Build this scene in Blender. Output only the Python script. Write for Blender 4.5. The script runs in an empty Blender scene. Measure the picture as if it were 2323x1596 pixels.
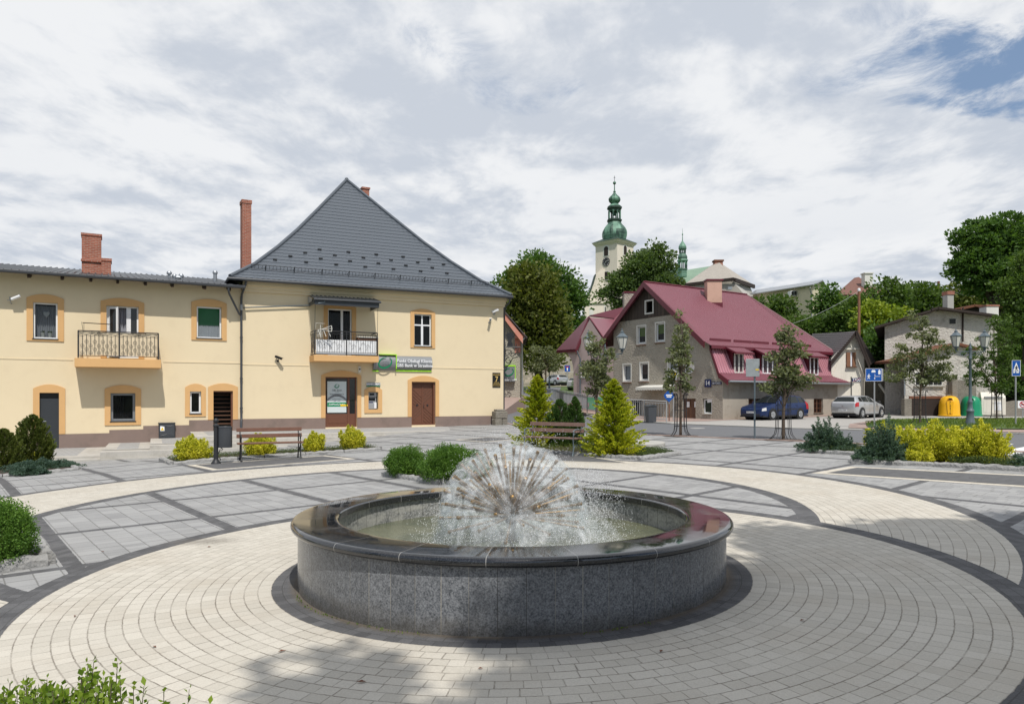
import bpy, bmesh, math, random
import numpy as np
from mathutils import Vector, Matrix
random.seed(7); rng = np.random.default_rng(11)
PI = math.pi
scene = bpy.context.scene
COL = scene.collection
F, CX, HY, EYE = 1657.0, 1161.5, 897.0, 1.65
# ------------------------------------------------------------------ terrain
def lerp(a, b, t): return a + (b - a) * min(1.0, max(0.0, t))
def sst(a, b, x):
    t = min(1.0, max(0.0, (x - a) / (b - a))); return t * t * (3 - 2 * t)
def gz(X, Y):
    sx = lerp(.0193, .004, (Y - 20) / 22)
    z = sx * max(-30, min(30, X)) + .0062 * (max(-10, min(Y, 32)) - 7)
    if X < -8: z -= .045 * (min(-X, 25) - 8) * sst(12, 20, Y)
    z -= .3 * sst(20, 26, Y) * sst(3, 9.5, -X) * (1 - .6 * sst(12, 16, -X))
    if Y > 46:
        z += 2.6 * ((min(Y, 95) - 46) / 49) ** 1.4
        pass
    if Y > 95: z += 5 * sst(95, 170, Y)
    return z
def P(x, y, Y):
    return Vector(((x - CX) / F * Y, Y, EYE + (HY - y) / F * Y))
def G(x, y):
    t = (x - CX) / F; Y = 20.0
    for _ in range(60):
        h = EYE - gz(t * Y, Y)
        Yn = F * h / max(6.0, (y - HY)); Y = .6 * Y + .4 * min(150, Yn)
    return Vector((t * Y, Y, gz(t * Y, Y)))
# ------------------------------------------------------------------ node helpers
class NT:
    def __init__(s, tree): s.t = tree; s.n = tree.nodes; s.l = tree.links
    def new(s, typ, **kw):
        n = s.n.new(typ)
        for k, v in kw.items(): setattr(n, k, v)
        return n
    def link(s, a, b): s.l.new(a, b)
    def val(s, sock, v):
        if isinstance(v, V): s.l.new(v.s, sock)
        elif hasattr(v, 'links'): s.l.new(v, sock)
        else:
            if sock.type == 'RGBA' and not hasattr(v, '__len__'): v = (v, v, v, 1)
            if sock.type == 'RGBA' and len(v) == 3: v = tuple(v) + (1,)
            sock.default_value = v
    def m(s, op, a, b=0.0, c=0.0, clamp=False):
        n = s.n.new('ShaderNodeMath'); n.operation = op; n.use_clamp = clamp
        s.val(n.inputs[0], a); s.val(n.inputs[1], b); s.val(n.inputs[2], c)
        return V(s, n.outputs[0])
    def mix(s, f, a, b, blend='MIX'):
        n = s.n.new('ShaderNodeMix'); n.data_type = 'RGBA'; n.blend_type = blend
        s.val(n.inputs[0], f); s.val(n.inputs[6], a); s.val(n.inputs[7], b)
        return n.outputs[2]
    def noise(s, vec=None, scale=5, detail=3, rough=.55, dist=0, dim='3D'):
        n = s.n.new('ShaderNodeTexNoise'); n.noise_dimensions = dim
        if vec is not None: s.val(n.inputs['Vector'], vec)
        n.inputs['Scale'].default_value = scale; n.inputs['Detail'].default_value = detail
        n.inputs['Roughness'].default_value = rough; n.inputs['Distortion'].default_value = dist
        return V(s, n.outputs[0])
    def white(s, vec):
        n = s.n.new('ShaderNodeTexWhiteNoise'); n.noise_dimensions = '3D'; s.val(n.inputs['Vector'], vec)
        return V(s, n.outputs[0])
    def comb(s, x, y, z=0.0):
        n = s.n.new('ShaderNodeCombineXYZ')
        s.val(n.inputs[0], x); s.val(n.inputs[1], y); s.val(n.inputs[2], z); return n.outputs[0]
    def sep(s, v):
        n = s.n.new('ShaderNodeSeparateXYZ'); s.l.new(v, n.inputs[0])
        return [V(s, o) for o in n.outputs]
    def ss(s, a, b, x):   # smoothstep
        n = s.n.new('ShaderNodeMapRange'); n.interpolation_type = 'SMOOTHSTEP'
        s.val(n.inputs[0], x); s.val(n.inputs[1], a); s.val(n.inputs[2], b)
        return V(s, n.outputs[0])
    def coord(s, kind='Object'):
        return s.n.new('ShaderNodeTexCoord').outputs[kind]
    def pos(s): return s.n.new('ShaderNodeNewGeometry').outputs['Position']
    def bump(s, h, strength=.3, dist=.02):
        n = s.n.new('ShaderNodeBump'); n.inputs['Strength'].default_value = strength
        n.inputs['Distance'].default_value = dist; s.val(n.inputs['Height'], h); return n.outputs[0]
class V:
    def __init__(s, nt, sock): s.nt = nt; s.s = sock
    def __add__(s, o): return s.nt.m('ADD', s, o)
    __radd__ = __add__
    def __sub__(s, o): return s.nt.m('SUBTRACT', s, o)
    def __rsub__(s, o): return s.nt.m('SUBTRACT', o, s)
    def __mul__(s, o): return s.nt.m('MULTIPLY', s, o)
    __rmul__ = __mul__
    def __truediv__(s, o): return s.nt.m('DIVIDE', s, o)
    def fl(s): return s.nt.m('FLOOR', s)
    def fr(s): return s.nt.m('FRACT', s)
    def ab(s): return s.nt.m('ABSOLUTE', s)
    def lt(s, o): return s.nt.m('LESS_THAN', s, o)
    def gt(s, o): return s.nt.m('GREATER_THAN', s, o)
    def mx(s, o): return s.nt.m('MAXIMUM', s, o)
    def mn(s, o): return s.nt.m('MINIMUM', s, o)
MATS = {}
def newmat(name):
    m = bpy.data.materials.new(name); m.use_nodes = True
    nt = NT(m.node_tree); b = m.node_tree.nodes['Principled BSDF']
    MATS[name] = m
    return m, nt, b
def setp(b, rough=None, metal=None, spec=None, ior=None):
    if rough is not None: b.inputs['Roughness'].default_value = rough
    if metal is not None: b.inputs['Metallic'].default_value = metal
    if spec is not None: b.inputs['Specular IOR Level'].default_value = spec
def mat(name, col, rough=.7, metal=0, var=.12, scale=3.0, bump=0.0, bscale=60, bdist=.01, spec=.4, dirt=None, fine=0.0, streak=False):
    """plain surface: base colour with two octaves of blotchy variation and a fine bump"""
    m, nt, b = newmat(name)
    co = nt.coord('Object')
    n1 = nt.noise(co, scale, 5, .6)
    f = (n1 - .5) * (2 * var) + 1.0
    if fine: f = f * ((nt.noise(co, bscale, 2) - .5) * (2 * fine) + 1.0)
    c = nt.mix(1.0, (*col, 1), nt.comb(f, f, f), 'MULTIPLY')
    if dirt:
        x, y, z = nt.sep(co)
        vec = nt.comb(x * 6.0, y * 6.0, z * .5) if streak else co
        d = nt.ss(.48, .72, nt.noise(vec, 1.3 if not streak else 1.0, 6, .65))
        c = nt.mix(d * dirt[1], c, (*dirt[0], 1))
    nt.val(b.inputs['Base Color'], c); setp(b, rough, metal, spec)
    if bump: nt.val(b.inputs['Normal'], nt.bump(nt.noise(co, bscale, 3), bump, bdist))
    return m
# ------------------------------------------------------------------ mesh builder
class MB:
    def __init__(s): s.v = []; s.f = []; s.mi = []; s.cur = 0
    def add(s, vs, fs):
        o = len(s.v); s.v += [tuple(p) for p in vs]
        s.f += [tuple(i + o for i in f) for f in fs]; s.mi += [s.cur] * len(fs); return s
    def box(s, x0, x1, y0, y1, z0, z1):
        x0, x1 = min(x0, x1), max(x0, x1); y0, y1 = min(y0, y1), max(y0, y1); z0, z1 = min(z0, z1), max(z0, z1)
        return s.add([(x0, y0, z0), (x1, y0, z0), (x1, y1, z0), (x0, y1, z0), (x0, y0, z1), (x1, y0, z1), (x1, y1, z1), (x0, y1, z1)],
                     [(0, 3, 2, 1), (4, 5, 6, 7), (0, 1, 5, 4), (1, 2, 6, 5), (2, 3, 7, 6), (3, 0, 4, 7)])
    def quad(s, a, b, c, d): return s.add([a, b, c, d], [(0, 1, 2, 3)])
    def tri(s, a, b, c): return s.add([a, b, c], [(0, 1, 2)])
    def hull8(s, lo, hi):
        n = len(lo); vs = list(lo) + list(hi)
        fs = [tuple(range(n))[::-1], tuple(range(n, 2 * n))] + [(i, (i + 1) % n, n + (i + 1) % n, n + i) for i in range(n)]
        return s.add(vs, fs)
    def prism(s, poly, axis, a, b):
        """poly of 2D points extruded between a and b along axis 'x','y' or 'z'"""
        def mk(p, t):
            return {'x': (t, p[0], p[1]), 'y': (p[0], t, p[1]), 'z': (p[0], p[1], t)}[axis]
        return s.hull8([mk(p, a) for p in poly], [mk(p, b) for p in poly])
    def tube(s, pts, r, n=8, cap=True):
        pts = [Vector(p) for p in pts]; rs = r if hasattr(r, '__len__') else [r] * len(pts)
        up = Vector((0, 0, 1)); rings = []; base = None
        for i, p in enumerate(pts):
            d = (pts[min(i + 1, len(pts) - 1)] - pts[max(i - 1, 0)])
            d = d.normalized() if d.length > 1e-9 else Vector((0, 0, 1))
            if base is None:
                a = d.cross(up)
                if a.length < 1e-3: a = d.cross(Vector((1, 0, 0)))
            else: a = base - d * base.dot(d)
            a.normalize(); base = a; c = d.cross(a)
            rings.append([p + (a * math.cos(2 * PI * k / n) + c * math.sin(2 * PI * k / n)) * rs[i] for k in range(n)])
        vs = [q for rg in rings for q in rg]; fs = []
        for i in range(len(pts) - 1):
            for k in range(n):
                fs.append((i * n + k, i * n + (k + 1) % n, (i + 1) * n + (k + 1) % n, (i + 1) * n + k))
        if cap: fs.append(tuple(range(n))[::-1]); fs.append(tuple((len(pts) - 1) * n + k for k in range(n)))
        return s.add(vs, fs)
    def lathe(s, prof, c=(0, 0, 0), n=24, ph=0, close=False, axis='z', sq=1.0):
        vs = []; fs = []
        for r, z in prof:
            for k in range(n):
                a = 2 * PI * k / n + ph
                p = (r * math.cos(a), r * math.sin(a) * sq, z)
                if axis == 'y': p = (p[0], p[2], p[1])
                if axis == 'x': p = (p[2], p[0], p[1])
                vs.append((c[0] + p[0], c[1] + p[1], c[2] + p[2]))
        m = len(prof)
        for i in range(m if close else m - 1):
            for k in range(n):
                j = (i + 1) % m
                fs.append((i * n + k, i * n + (k + 1) % n, j * n + (k + 1) % n, j * n + k))
        if not close:
            if prof[0][0] > 1e-6: fs.append(tuple(range(n))[::-1])
            if prof[-1][0] > 1e-6: fs.append(tuple((m - 1) * n + k for k in range(n)))
        return s.add(vs, fs)
    def ball(s, c, r, n=10, sz=1.0):
        return s.lathe([(r * math.sin(PI * i / n) + 1e-5, -r * sz * math.cos(PI * i / n)) for i in range(n + 1)], c, n + 2)
    def mesh(s, name):
        me = bpy.data.meshes.new(name); me.from_pydata(s.v, [], s.f)
        if any(s.mi): me.polygons.foreach_set('material_index', s.mi)
        bm = bmesh.new(); bm.from_mesh(me)
        bmesh.ops.recalc_face_normals(bm, faces=bm.faces); bm.to_mesh(me); bm.free()
        return me
    def build(s, name, mats, parent=None, smooth=None, bevel=0):
        me = s.mesh(name)
        if not isinstance(mats, (list, tuple)): mats = [mats]
        for m in mats: me.materials.append(M(m))
        if smooth is not None:
            me.polygons.foreach_set('use_smooth', [True] * len(me.polygons)); me.set_sharp_from_angle(angle=math.radians(smooth))
        o = bpy.data.objects.new(name, me); COL.objects.link(o)
        if parent is not None: o.parent = parent
        if bevel:
            md = o.modifiers.new('bevel', 'BEVEL'); md.width = bevel; md.segments = 2; md.limit_method = 'ANGLE'
        return o
def M(m): return MATS[m] if isinstance(m, str) else m
def link(name, me, parent=None):
    o = bpy.data.objects.new(name, me); COL.objects.link(o)
    if parent is not None: o.parent = parent
    return o
def tag(o, label, cat, group=None, kind=None):
    o['label'] = label
    if cat: o['category'] = cat
    if group: o['group'] = group
    if kind: o['kind'] = kind
    return o
def thing(name, label, cat, loc=(0, 0, 0), rz=0.0, group=None):
    o = bpy.data.objects.new(name, None); COL.objects.link(o); o.empty_display_size = .2
    o.location = loc; o.rotation_euler = (0, 0, rz)
    return tag(o, label, cat, group)
def struct(o): o['kind'] = 'structure'; return o
KIDS = {}
def kids(o): return [c for c in scene.objects if c.parent == o]
def dup(root, loc, rz, label, scale=None):
    r = root.copy(); COL.objects.link(r); r.location = loc; r.rotation_euler = (0, 0, rz); r['label'] = label
    if scale: r.scale = scale
    for ch in kids(root):
        c = ch.copy(); COL.objects.link(c); c.parent = r
        for g in kids(ch):
            d = g.copy(); COL.objects.link(d); d.parent = c
    return r
def text_mb(txt, size, align='CENTER', depth=.004, bold=0.0, sx=1.0):
    """lettering as a thin solid mesh in local x (right) / z (up), facing -y"""
    cu = bpy.data.curves.new('lettering', 'FONT'); cu.body = txt; cu.size = size; cu.align_x = align
    cu.align_y = 'CENTER'; cu.extrude = depth / 2; cu.offset = bold; cu.resolution_u = 3
    o = bpy.data.objects.new('tmp', cu); COL.objects.link(o)
    bpy.context.view_layer.update()
    dg = bpy.context.evaluated_depsgraph_get(); me = bpy.data.meshes.new_from_object(o.evaluated_get(dg))
    mb = MB(); mb.add([(v.co.x * sx, -v.co.z, v.co.y) for v in me.vertices], [tuple(p.vertices) for p in me.polygons])
    bpy.data.objects.remove(o); bpy.data.meshes.remove(me)
    return mb
def shift(mb, dx, dy, dz):
    mb.v = [(a + dx, b + dy, c + dz) for a, b, c in mb.v]; return mb
def merge(a, b): 
    o = len(a.v); a.v += b.v; a.f += [tuple(i + o for i in f) for f in b.f]; a.mi += [a.cur] * len(b.f); return a
def drape(name, poly, off, mats, grid=2.0, kind='structure'):
    """a ground sheet: polygon cut along the terrain's own grid lines and laid off metres above it"""
    bm = bmesh.new(); vs = [bm.verts.new((p[0], p[1], 0)) for p in poly]; bm.faces.new(vs)
    xs = [p[0] for p in poly]; ys = [p[1] for p in poly]
    for ax, lo, hi in ((0, min(xs), max(xs)), (1, min(ys), max(ys))):
        k = math.ceil(lo / grid)
        while k * grid < hi:
            co = [0, 0, 0]; co[ax] = k * grid; no = [0, 0, 0]; no[ax] = 1
            bmesh.ops.bisect_plane(bm, geom=bm.verts[:] + bm.edges[:] + bm.faces[:], plane_co=co, plane_no=no); k += 1
    for v in bm.verts: v.co.z = gz(v.co.x, v.co.y) + off
    bmesh.ops.triangulate(bm, faces=[f for f in bm.faces if len(f.verts) > 4])
    bmesh.ops.recalc_face_normals(bm, faces=bm.faces)
    if sum(f.normal.z for f in bm.faces) < 0: bmesh.ops.reverse_faces(bm, faces=bm.faces)
    me = bpy.data.meshes.new(name); bm.to_mesh(me); bm.free()
    me.materials.append(M(mats)); o = link(name, me)
    if kind: o['kind'] = kind
    return o
# ------------------------------------------------------------------ foliage
def quads_mesh(name, V4, m):
    n = len(V4); me = bpy.data.meshes.new(name)
    me.vertices.add(n * 4); me.vertices.foreach_set('co', V4.reshape(-1).astype(np.float32))
    me.loops.add(n * 4); me.loops.foreach_set('vertex_index', np.arange(n * 4, dtype=np.int32))
    me.polygons.add(n); me.polygons.foreach_set('loop_start', np.arange(n, dtype=np.int32) * 4)
    me.update(calc_edges=True); me.validate()
    me.materials.append(M(m)); return me
def unit(a): return a / np.maximum(1e-9, np.linalg.norm(a, axis=-1, keepdims=True))
def leaf_quads(C, D, L, W, tilt=.6):
    """pointed leaf (kite) at centres C, along D (jittered), length L, width W"""
    n = len(C)
    d = unit(D + rng.normal(0, tilt, (n, 3))); r = unit(np.cross(d, rng.normal(0, 1, (n, 3))))
    L = np.asarray(L).reshape(-1, 1) * rng.uniform(.7, 1.3, (n, 1)); W = np.asarray(W).reshape(-1, 1) * rng.uniform(.7, 1.3, (n, 1))
    nn = np.cross(d, r)
    return np.stack([C - d * L * .5, C + r * W * .5 + nn * W * .12, C + d * L * .5, C - r * W * .5 + nn * W * .12], 1)
def blob_crown(blobs, nclump, nleaf, rc, L, W, up=.3, shell=.55, flat=1.0):
    """leaf clumps spread through a set of ellipsoids; each clump is a small spray of leaves"""
    vol = np.array([b[1][0] * b[1][1] * b[1][2] for b in blobs]) ** .7; vol /= vol.sum()
    out = []
    for (c, r), w in zip(blobs, vol):
        k = max(3, int(nclump * w)); u = unit(rng.normal(0, 1, (k, 3)))
        rad = shell + (1 - shell) * rng.random((k, 1)) ** .6
        cc = np.array(c) + u * rad * np.array(r)
        m = nleaf; cs = np.repeat(cc, m, 0); us = np.repeat(u, m, 0)
        sz = np.repeat(rc * rng.uniform(.55, 1.35, (k, 1)), m, 0)
        off = unit(rng.normal(0, 1, (k * m, 3))) * rng.random((k * m, 1)) ** .4 * sz; off[:, 2] *= flat
        q = cs + off
        out.append(leaf_quads(q, us * .7 + off / sz * .6 + np.array((0, 0, up)), L, W))
    return np.concatenate(out)
def limbs(mb, base, tips, r0, bend=.25, n=6, fork=.5):
    base = Vector(base)
    for t in tips:
        t = Vector(t); s = base
        mid = s.lerp(t, .5) + Vector((random.uniform(-1, 1), random.uniform(-1, 1), random.uniform(0, 1))) * bend * (t - s).length * .3
        mb.tube([s, s.lerp(mid, .5), mid, mid.lerp(t, .55), t], [r0, r0 * .8, r0 * .6, r0 * .4, r0 * .15], n)
def leafmat(name, c1, c2, trans=.42, rough=.55, spec=.3, tcol=None):
    m, nt, b = newmat(name)
    g = nt.new('ShaderNodeNewGeometry'); rnd = V(nt, g.outputs['Random Per Island'])
    ns = nt.noise(nt.coord('Object'), .9, 2)
    c = nt.mix(nt.ss(0, 1, rnd * .65 + (ns - .5) * 1.1 + .18), (*c1, 1), (*c2, 1))
    nt.val(b.inputs['Base Color'], c); setp(b, rough, 0, spec)
    t = nt.new('ShaderNodeBsdfTranslucent')
    nt.link(nt.mix(1.0, c, (1.15, 1.2, .55, 1), 'MULTIPLY'), t.inputs['Color'])
    ms = nt.new('ShaderNodeMixShader'); ms.inputs[0].default_value = trans
    nt.link(b.outputs[0], ms.inputs[1]); nt.link(t.outputs[0], ms.inputs[2])
    nt.link(ms.outputs[0], nt.n['Material Output'].inputs['Surface'])
    return m
# ------------------------------------------------------------------ materials
mat('cream_plaster', (.755, .635, .43), .9, var=.06, scale=.45, bump=.3, bscale=70, bdist=.008, fine=.06, dirt=((.62, .50, .33), .22))
mat('trim_plaster', (.66, .40, .175), .9, var=.09, scale=1.2, bump=.2, bscale=90, bdist=.005, fine=.04)
mat('plinth_plaster', (.235, .175, .15), .9, var=.1, scale=1.5, bump=.3, bscale=120, fine=.12, dirt=((.15, .12, .10), .5))
mat('dark_metal', (.035, .04, .046), .42, .0, var=.1, spec=.5)
mat('zinc', (.38, .40, .42), .4, .7, var=.1)
mat('black_iron', (.02, .021, .024), .5, 0, var=.2, spec=.5)
mat('grey_iron', (.10, .13, .15), .5, .0, var=.2, spec=.5)
mat('rail_grey', (.36, .37, .38), .5, .3, var=.15)
mat('white_plastic', (.80, .81, .82), .35, var=.03)
mat('off_white', (.68, .67, .62), .7, var=.08)
mat('brown_door', (.145, .06, .035), .45, var=.12, scale=6, bump=.1)
mat('brown_wood', (.12, .06, .035), .6, var=.25, scale=8)
mat('dark_timber', (.028, .018, .014), .7, var=.25, scale=5)
mat('interior', (.035, .033, .03), .9, var=.2)
mat('curtain', (.52, .53, .58), .9, var=.15, scale=3)
mat('net_curtain', (.75, .77, .82), .9, var=.08)
mat('green_blind', (.05, .36, .12), .7, var=.08)
mat('lime_blind', (.20, .34, .03), .7, var=.12)
mat('sign_grey', (.23, .24, .25), .45, .2, var=.04)
mat('sign_lime', (.36, .78, .02), .4, var=.03)
mat('sign_green', (.0, .22, .09), .35, var=.03)
mat('sign_white', (.85, .86, .87), .4, var=.02)
mat('sign_black', (.012, .012, .012), .35, var=.05)
mat('sign_gold', (.75, .52, .16), .4, .2, var=.03)
mat('sign_blue', (.008, .085, .36), .4, var=.04)
mat('sign_navy', (.012, .02, .09), .5, var=.05)
mat('sign_red', (.45, .012, .03), .4, var=.04)
mat('sign_yellow', (.85, .58, .01), .4, var=.03)
mat('poster', (.62, .68, .68), .4, var=.03)
mat('bench_wood', (.145, .066, .042), .45, var=.3, scale=9, bump=.15, bscale=40, dirt=((.32, .22, .17), .35))
mat('old_bench_wood', (.165, .10, .08), .6, var=.3, scale=9, bump=.15, bscale=40, dirt=((.34, .26, .22), .5))
mat('mulch', (.055, .04, .03), .95, var=.35, scale=14, bump=.8, bscale=50, bdist=.04, fine=.4)
mat('granite_kerb', (.31, .308, .30), .85, var=.26, scale=9, bump=.8, bscale=26, bdist=.03, fine=.25, dirt=((.22, .21, .19), .45))
mat('step_stone', (.46, .44, .40), .85, var=.14, scale=5, bump=.4, bscale=60, fine=.16, dirt=((.22, .20, .16), .45))
mat('old_stone', (.22, .20, .165), .9, var=.3, scale=6, bump=.9, bscale=14, bdist=.05, dirt=((.10, .09, .075), .5))
mat('asphalt', (.135, .138, .145), .9, var=.1, scale=.8, bump=.3, bscale=160, fine=.2)
mat('pale_paving', (.36, .345, .32), .9, var=.1, scale=1.2, fine=.12, bscale=30)
mat('pink_paving', (.33, .245, .21), .9, var=.14, scale=2, fine=.2, bscale=16)
mat('white_paint', (.78, .78, .77), .7, var=.08, fine=.1)
mat('concrete', (.42, .41, .38), .85, var=.1, scale=3, bump=.3, fine=.1, dirt=((.28, .26, .22), .3))
mat('rough_stucco', (.40, .365, .305), .95, var=.16, scale=1.1, bump=1.0, bscale=9, bdist=.09, fine=.16, dirt=((.25, .225, .185), .5))
mat('smooth_stucco', (.37, .33, .275), .95, var=.16, scale=.8, bump=.35, bscale=20, bdist=.02, fine=.08, dirt=((.22, .185, .15), .75))
mat('pink_stucco', (.56, .44, .41), .9, var=.06, scale=1)
mat('beige_stucco', (.74, .70, .61), .9, var=.07, scale=1.2, dirt=((.38, .35, .29), .3), streak=True)
mat('ruin_stucco', (.50, .475, .43), .95, var=.14, scale=1, bump=1.0, bscale=7, bdist=.10, fine=.14, dirt=((.24, .21, .18), .5))
mat('church_plaster', (.74, .67, .57), .9, var=.08, scale=.25, dirt=((.52, .46, .38), .35), streak=True)
mat('pale_yellow', (.66, .59, .42), .9, var=.07, scale=.3, bump=.5, bscale=3, bdist=.05)
mat('salmon', (.60, .25, .18), .85, var=.12, scale=3, dirt=((.66, .50, .42), .45))
mat('shingle', (.36, .33, .29), .9, var=.16, scale=1.5, fine=.2, bscale=6)
mat('brown_tile', (.17, .085, .065), .8, var=.12)
mat('red_metal', (.205, .072, .092), .44, var=.14, scale=.35, spec=.55)
mat('red_trim', (.12, .014, .026), .4, var=.08, spec=.5)
mat('mansard_metal', (.50, .23, .27), .30, .25, var=.06, spec=.6)
mat('peach_chimney', (.56, .36, .28), .85, var=.1, dirt=((.40, .25, .19), .4))
mat('grey_tile', (.085, .075, .075), .6, var=.14, fine=.1, bscale=10)
mat('grey_roof', (.083, .097, .115), .38, var=.08, scale=.7, spec=.5)
mat('rust', (.16, .065, .035), .8, var=.4, scale=7, bump=.4)
mat('pole_wood', (.23, .115, .065), .9, var=.3, scale=3)
mat('silver_paint', (.52, .53, .54), .28, .55, var=.02)
mat('blue_paint', (.012, .030, .105), .22, .35, var=.03, spec=.6)
mat('tyre', (.018, .018, .018), .8, var=.2)
mat('car_trim', (.022, .023, .025), .55, var=.1)
mat('rim_metal', (.50, .51, .52), .35, .8, var=.05)
mat('tail_red', (.42, .006, .01), .2, var=.05, spec=.6)
mat('headlight', (.62, .62, .60), .15, var=.05, spec=.7)
mat('plate_white', (.66, .67, .68), .5, var=.03)
mat('bell_yellow', (.80, .42, .01), .35, var=.06, spec=.5)
mat('bell_green', (.008, .24, .115), .35, var=.06, spec=.5)
mat('bark', (.10, .075, .055), .95, var=.3, scale=9, bump=.8, bscale=22, bdist=.03)
mat('dark_bark', (.05, .04, .03), .95, var=.3, scale=5, bump=.6, bscale=12, bdist=.05)
mat('brass', (.26, .155, .05), .42, .55, var=.4, scale=14)
mat('brass_dark', (.085, .06, .03), .5, .5, var=.25)
mat('flower_pot', (.70, .70, .66), .6, var=.05)
mat('balcony_cloth', (.72, .60, .42), .85, var=.12, scale=5)
mat('clock_face', (.02, .02, .022), .5, var=.1)
mat('distant_grass', (.07, .11, .03), .95, var=.3, scale=.2)
mat('drain_grey', (.055, .06, .068), .4, var=.1, spec=.5)
mat('grey_board', (.34, .37, .38), .5, .2, var=.25, scale=5, dirt=((.10, .12, .12), .75))
mat('green_cloth', (.05, .30, .12), .8, var=.1)
leafmat('leaf_big_dark', (0.061, 0.127, 0.029), (0.124, 0.217, 0.053))
leafmat('leaf_linden', (0.080, 0.109, 0.020), (0.174, 0.189, 0.041))
leafmat('leaf_maple', (0.064, 0.113, 0.034), (0.142, 0.208, 0.064))
leafmat('leaf_young', (0.100, 0.124, 0.057), (0.260, 0.283, 0.159), .4)
leafmat('leaf_mid', (0.055, 0.109, 0.023), (0.131, 0.203, 0.046))
leafmat('leaf_lime', (.15, .23, .02), (.34, .40, .045))
leafmat('leaf_box', (.050, .125, .018), (.16, .29, .045), .3)
leafmat('leaf_hedge', (.085, .16, .018), (.28, .38, .05), .4)
leafmat('leaf_gold', (.25, .29, .012), (.90, .83, .10), .45)
leafmat('leaf_gold_thuja', (.20, .28, .016), (.70, .68, .05), .42)
leafmat('leaf_thuja', (0.052, 0.121, 0.030), (0.127, 0.218, 0.052), .35)
leafmat('leaf_bluejuniper', (.042, .085, .060), (.105, .165, .125), .25)
leafmat('leaf_darkjuniper', (.040, .085, .058), (.15, .225, .165), .32)
leafmat('leaf_olive', (0.072, 0.111, 0.023), (0.169, 0.195, 0.039), .3)
leafmat('leaf_cover', (.04, .075, .02), (.10, .14, .035), .3)
leafmat('grass_blade', (.085, .15, .025), (.21, .27, .06), .4)
def brickmat(name, c1, c2, mortar, bw=.22, bh=.075, sc=1.0):
    m, nt, b = newmat(name)
    x, y, z = nt.sep(nt.coord('Object'))
    n = nt.n.new('ShaderNodeTexBrick'); nt.val(n.inputs['Vector'], nt.comb(x + y, z, 0.0))
    n.inputs['Color1'].default_value = (*c1, 1); n.inputs['Color2'].default_value = (*c2, 1); n.inputs['Mortar'].default_value = (*mortar, 1)
    n.inputs['Scale'].default_value = sc; n.inputs['Brick Width'].default_value = bw; n.inputs['Row Height'].default_value = bh
    n.inputs['Mortar Size'].default_value = .007; n.inputs['Mortar Smooth'].default_value = .2
    f = (nt.noise(nt.coord('Object'), 5, 4) - .5) * .6 + 1.0
    nt.val(b.inputs['Base Color'], nt.mix(1.0, n.outputs[0], nt.comb(f, f, f), 'MULTIPLY')); setp(b, .9)
    nt.val(b.inputs['Normal'], nt.bump(V(nt, n.outputs[1]) * -1.0, .5, .01)); return m
brickmat('red_brick', (.29, .085, .05), (.38, .13, .08), (.42, .33, .27))
brickmat('stone_wall', (.34, .30, .23), (.45, .40, .32), (.20, .18, .14), .55, .28)
def board_mat():
    m, nt, b = newmat('gable_boards'); co = nt.coord('Object'); x, y, z = nt.sep(co)
    u = (x * .5 - y * .866) / .17
    f = nt.white(nt.comb(u.fl(), 3.0, 0.0)) * .7 + .65
    f = f * ((nt.noise(nt.comb(x * 9.0, y * 9.0, z * .8), 1, 4) - .5) * 1.0 + 1.0)
    j = ((u.fr() - .5).ab()).gt(.455)
    c = nt.mix(1.0, (.060, .044, .034, 1), nt.comb(f, f, f), 'MULTIPLY')
    nt.val(b.inputs['Base Color'], nt.mix(j, c, (.015, .012, .01, 1))); setp(b, .85)
board_mat()
def copper():
    m, nt, b = newmat('copper_patina'); co = nt.coord('Object'); x, y, z = nt.sep(co)
    a = nt.m('ARCTAN2', y, x)
    n = nt.noise(nt.comb(a * 2.2, z * .35, 0.0), 1.6, 5, .65)
    p = nt.white(nt.comb((a * 3.8).fl(), (z * .9).fl(), 0.0))
    c = nt.mix(nt.ss(.32, .72, n * .75 + p * .28), (.016, .045, .034, 1), (.155, .30, .215, 1))
    nt.val(b.inputs['Base Color'], c); setp(b, .6, .1)
copper()
mat('copper_roof', (.21, .31, .23), .7, var=.2, scale=.5, dirt=((.12, .19, .14), .5), streak=True)
mat('copper_dark', (.03, .055, .042), .6, var=.3, scale=1)
def glass():
    m, nt, b = newmat('window_glass')
    nt.val(b.inputs['Base Color'], (.02, .022, .025)); setp(b, .04, 0, .6)
    n = nt.noise(nt.coord('Object'), 1.6, 2); nt.val(b.inputs['Normal'], nt.bump(n, .06, .05))
    t = nt.new('ShaderNodeBsdfTransparent'); t.inputs[0].default_value = (.75, .78, .78, 1)
    ms = nt.new('ShaderNodeMixShader'); ms.inputs[0].default_value = .68
    nt.link(b.outputs[0], ms.inputs[1]); nt.link(t.outputs[0], ms.inputs[2])
    nt.link(ms.outputs[0], nt.n['Material Output'].inputs['Surface'])
    m, nt, b = newmat('car_glass'); nt.val(b.inputs['Base Color'], (.018, .022, .022)); setp(b, .04, 0, .28)
    m, nt, b = newmat('lantern_glass'); nt.val(b.inputs['Base Color'], (.62, .61, .56)); setp(b, .35, 0, .5)
    m, nt, b = newmat('dark_pane'); nt.val(b.inputs['Base Color'], (.022, .023, .024)); setp(b, .06, 0, .6)
    n = nt.noise(nt.coord('Object'), 2.0, 2); nt.val(b.inputs['Normal'], nt.bump(n, .08, .05))
glass()
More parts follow.
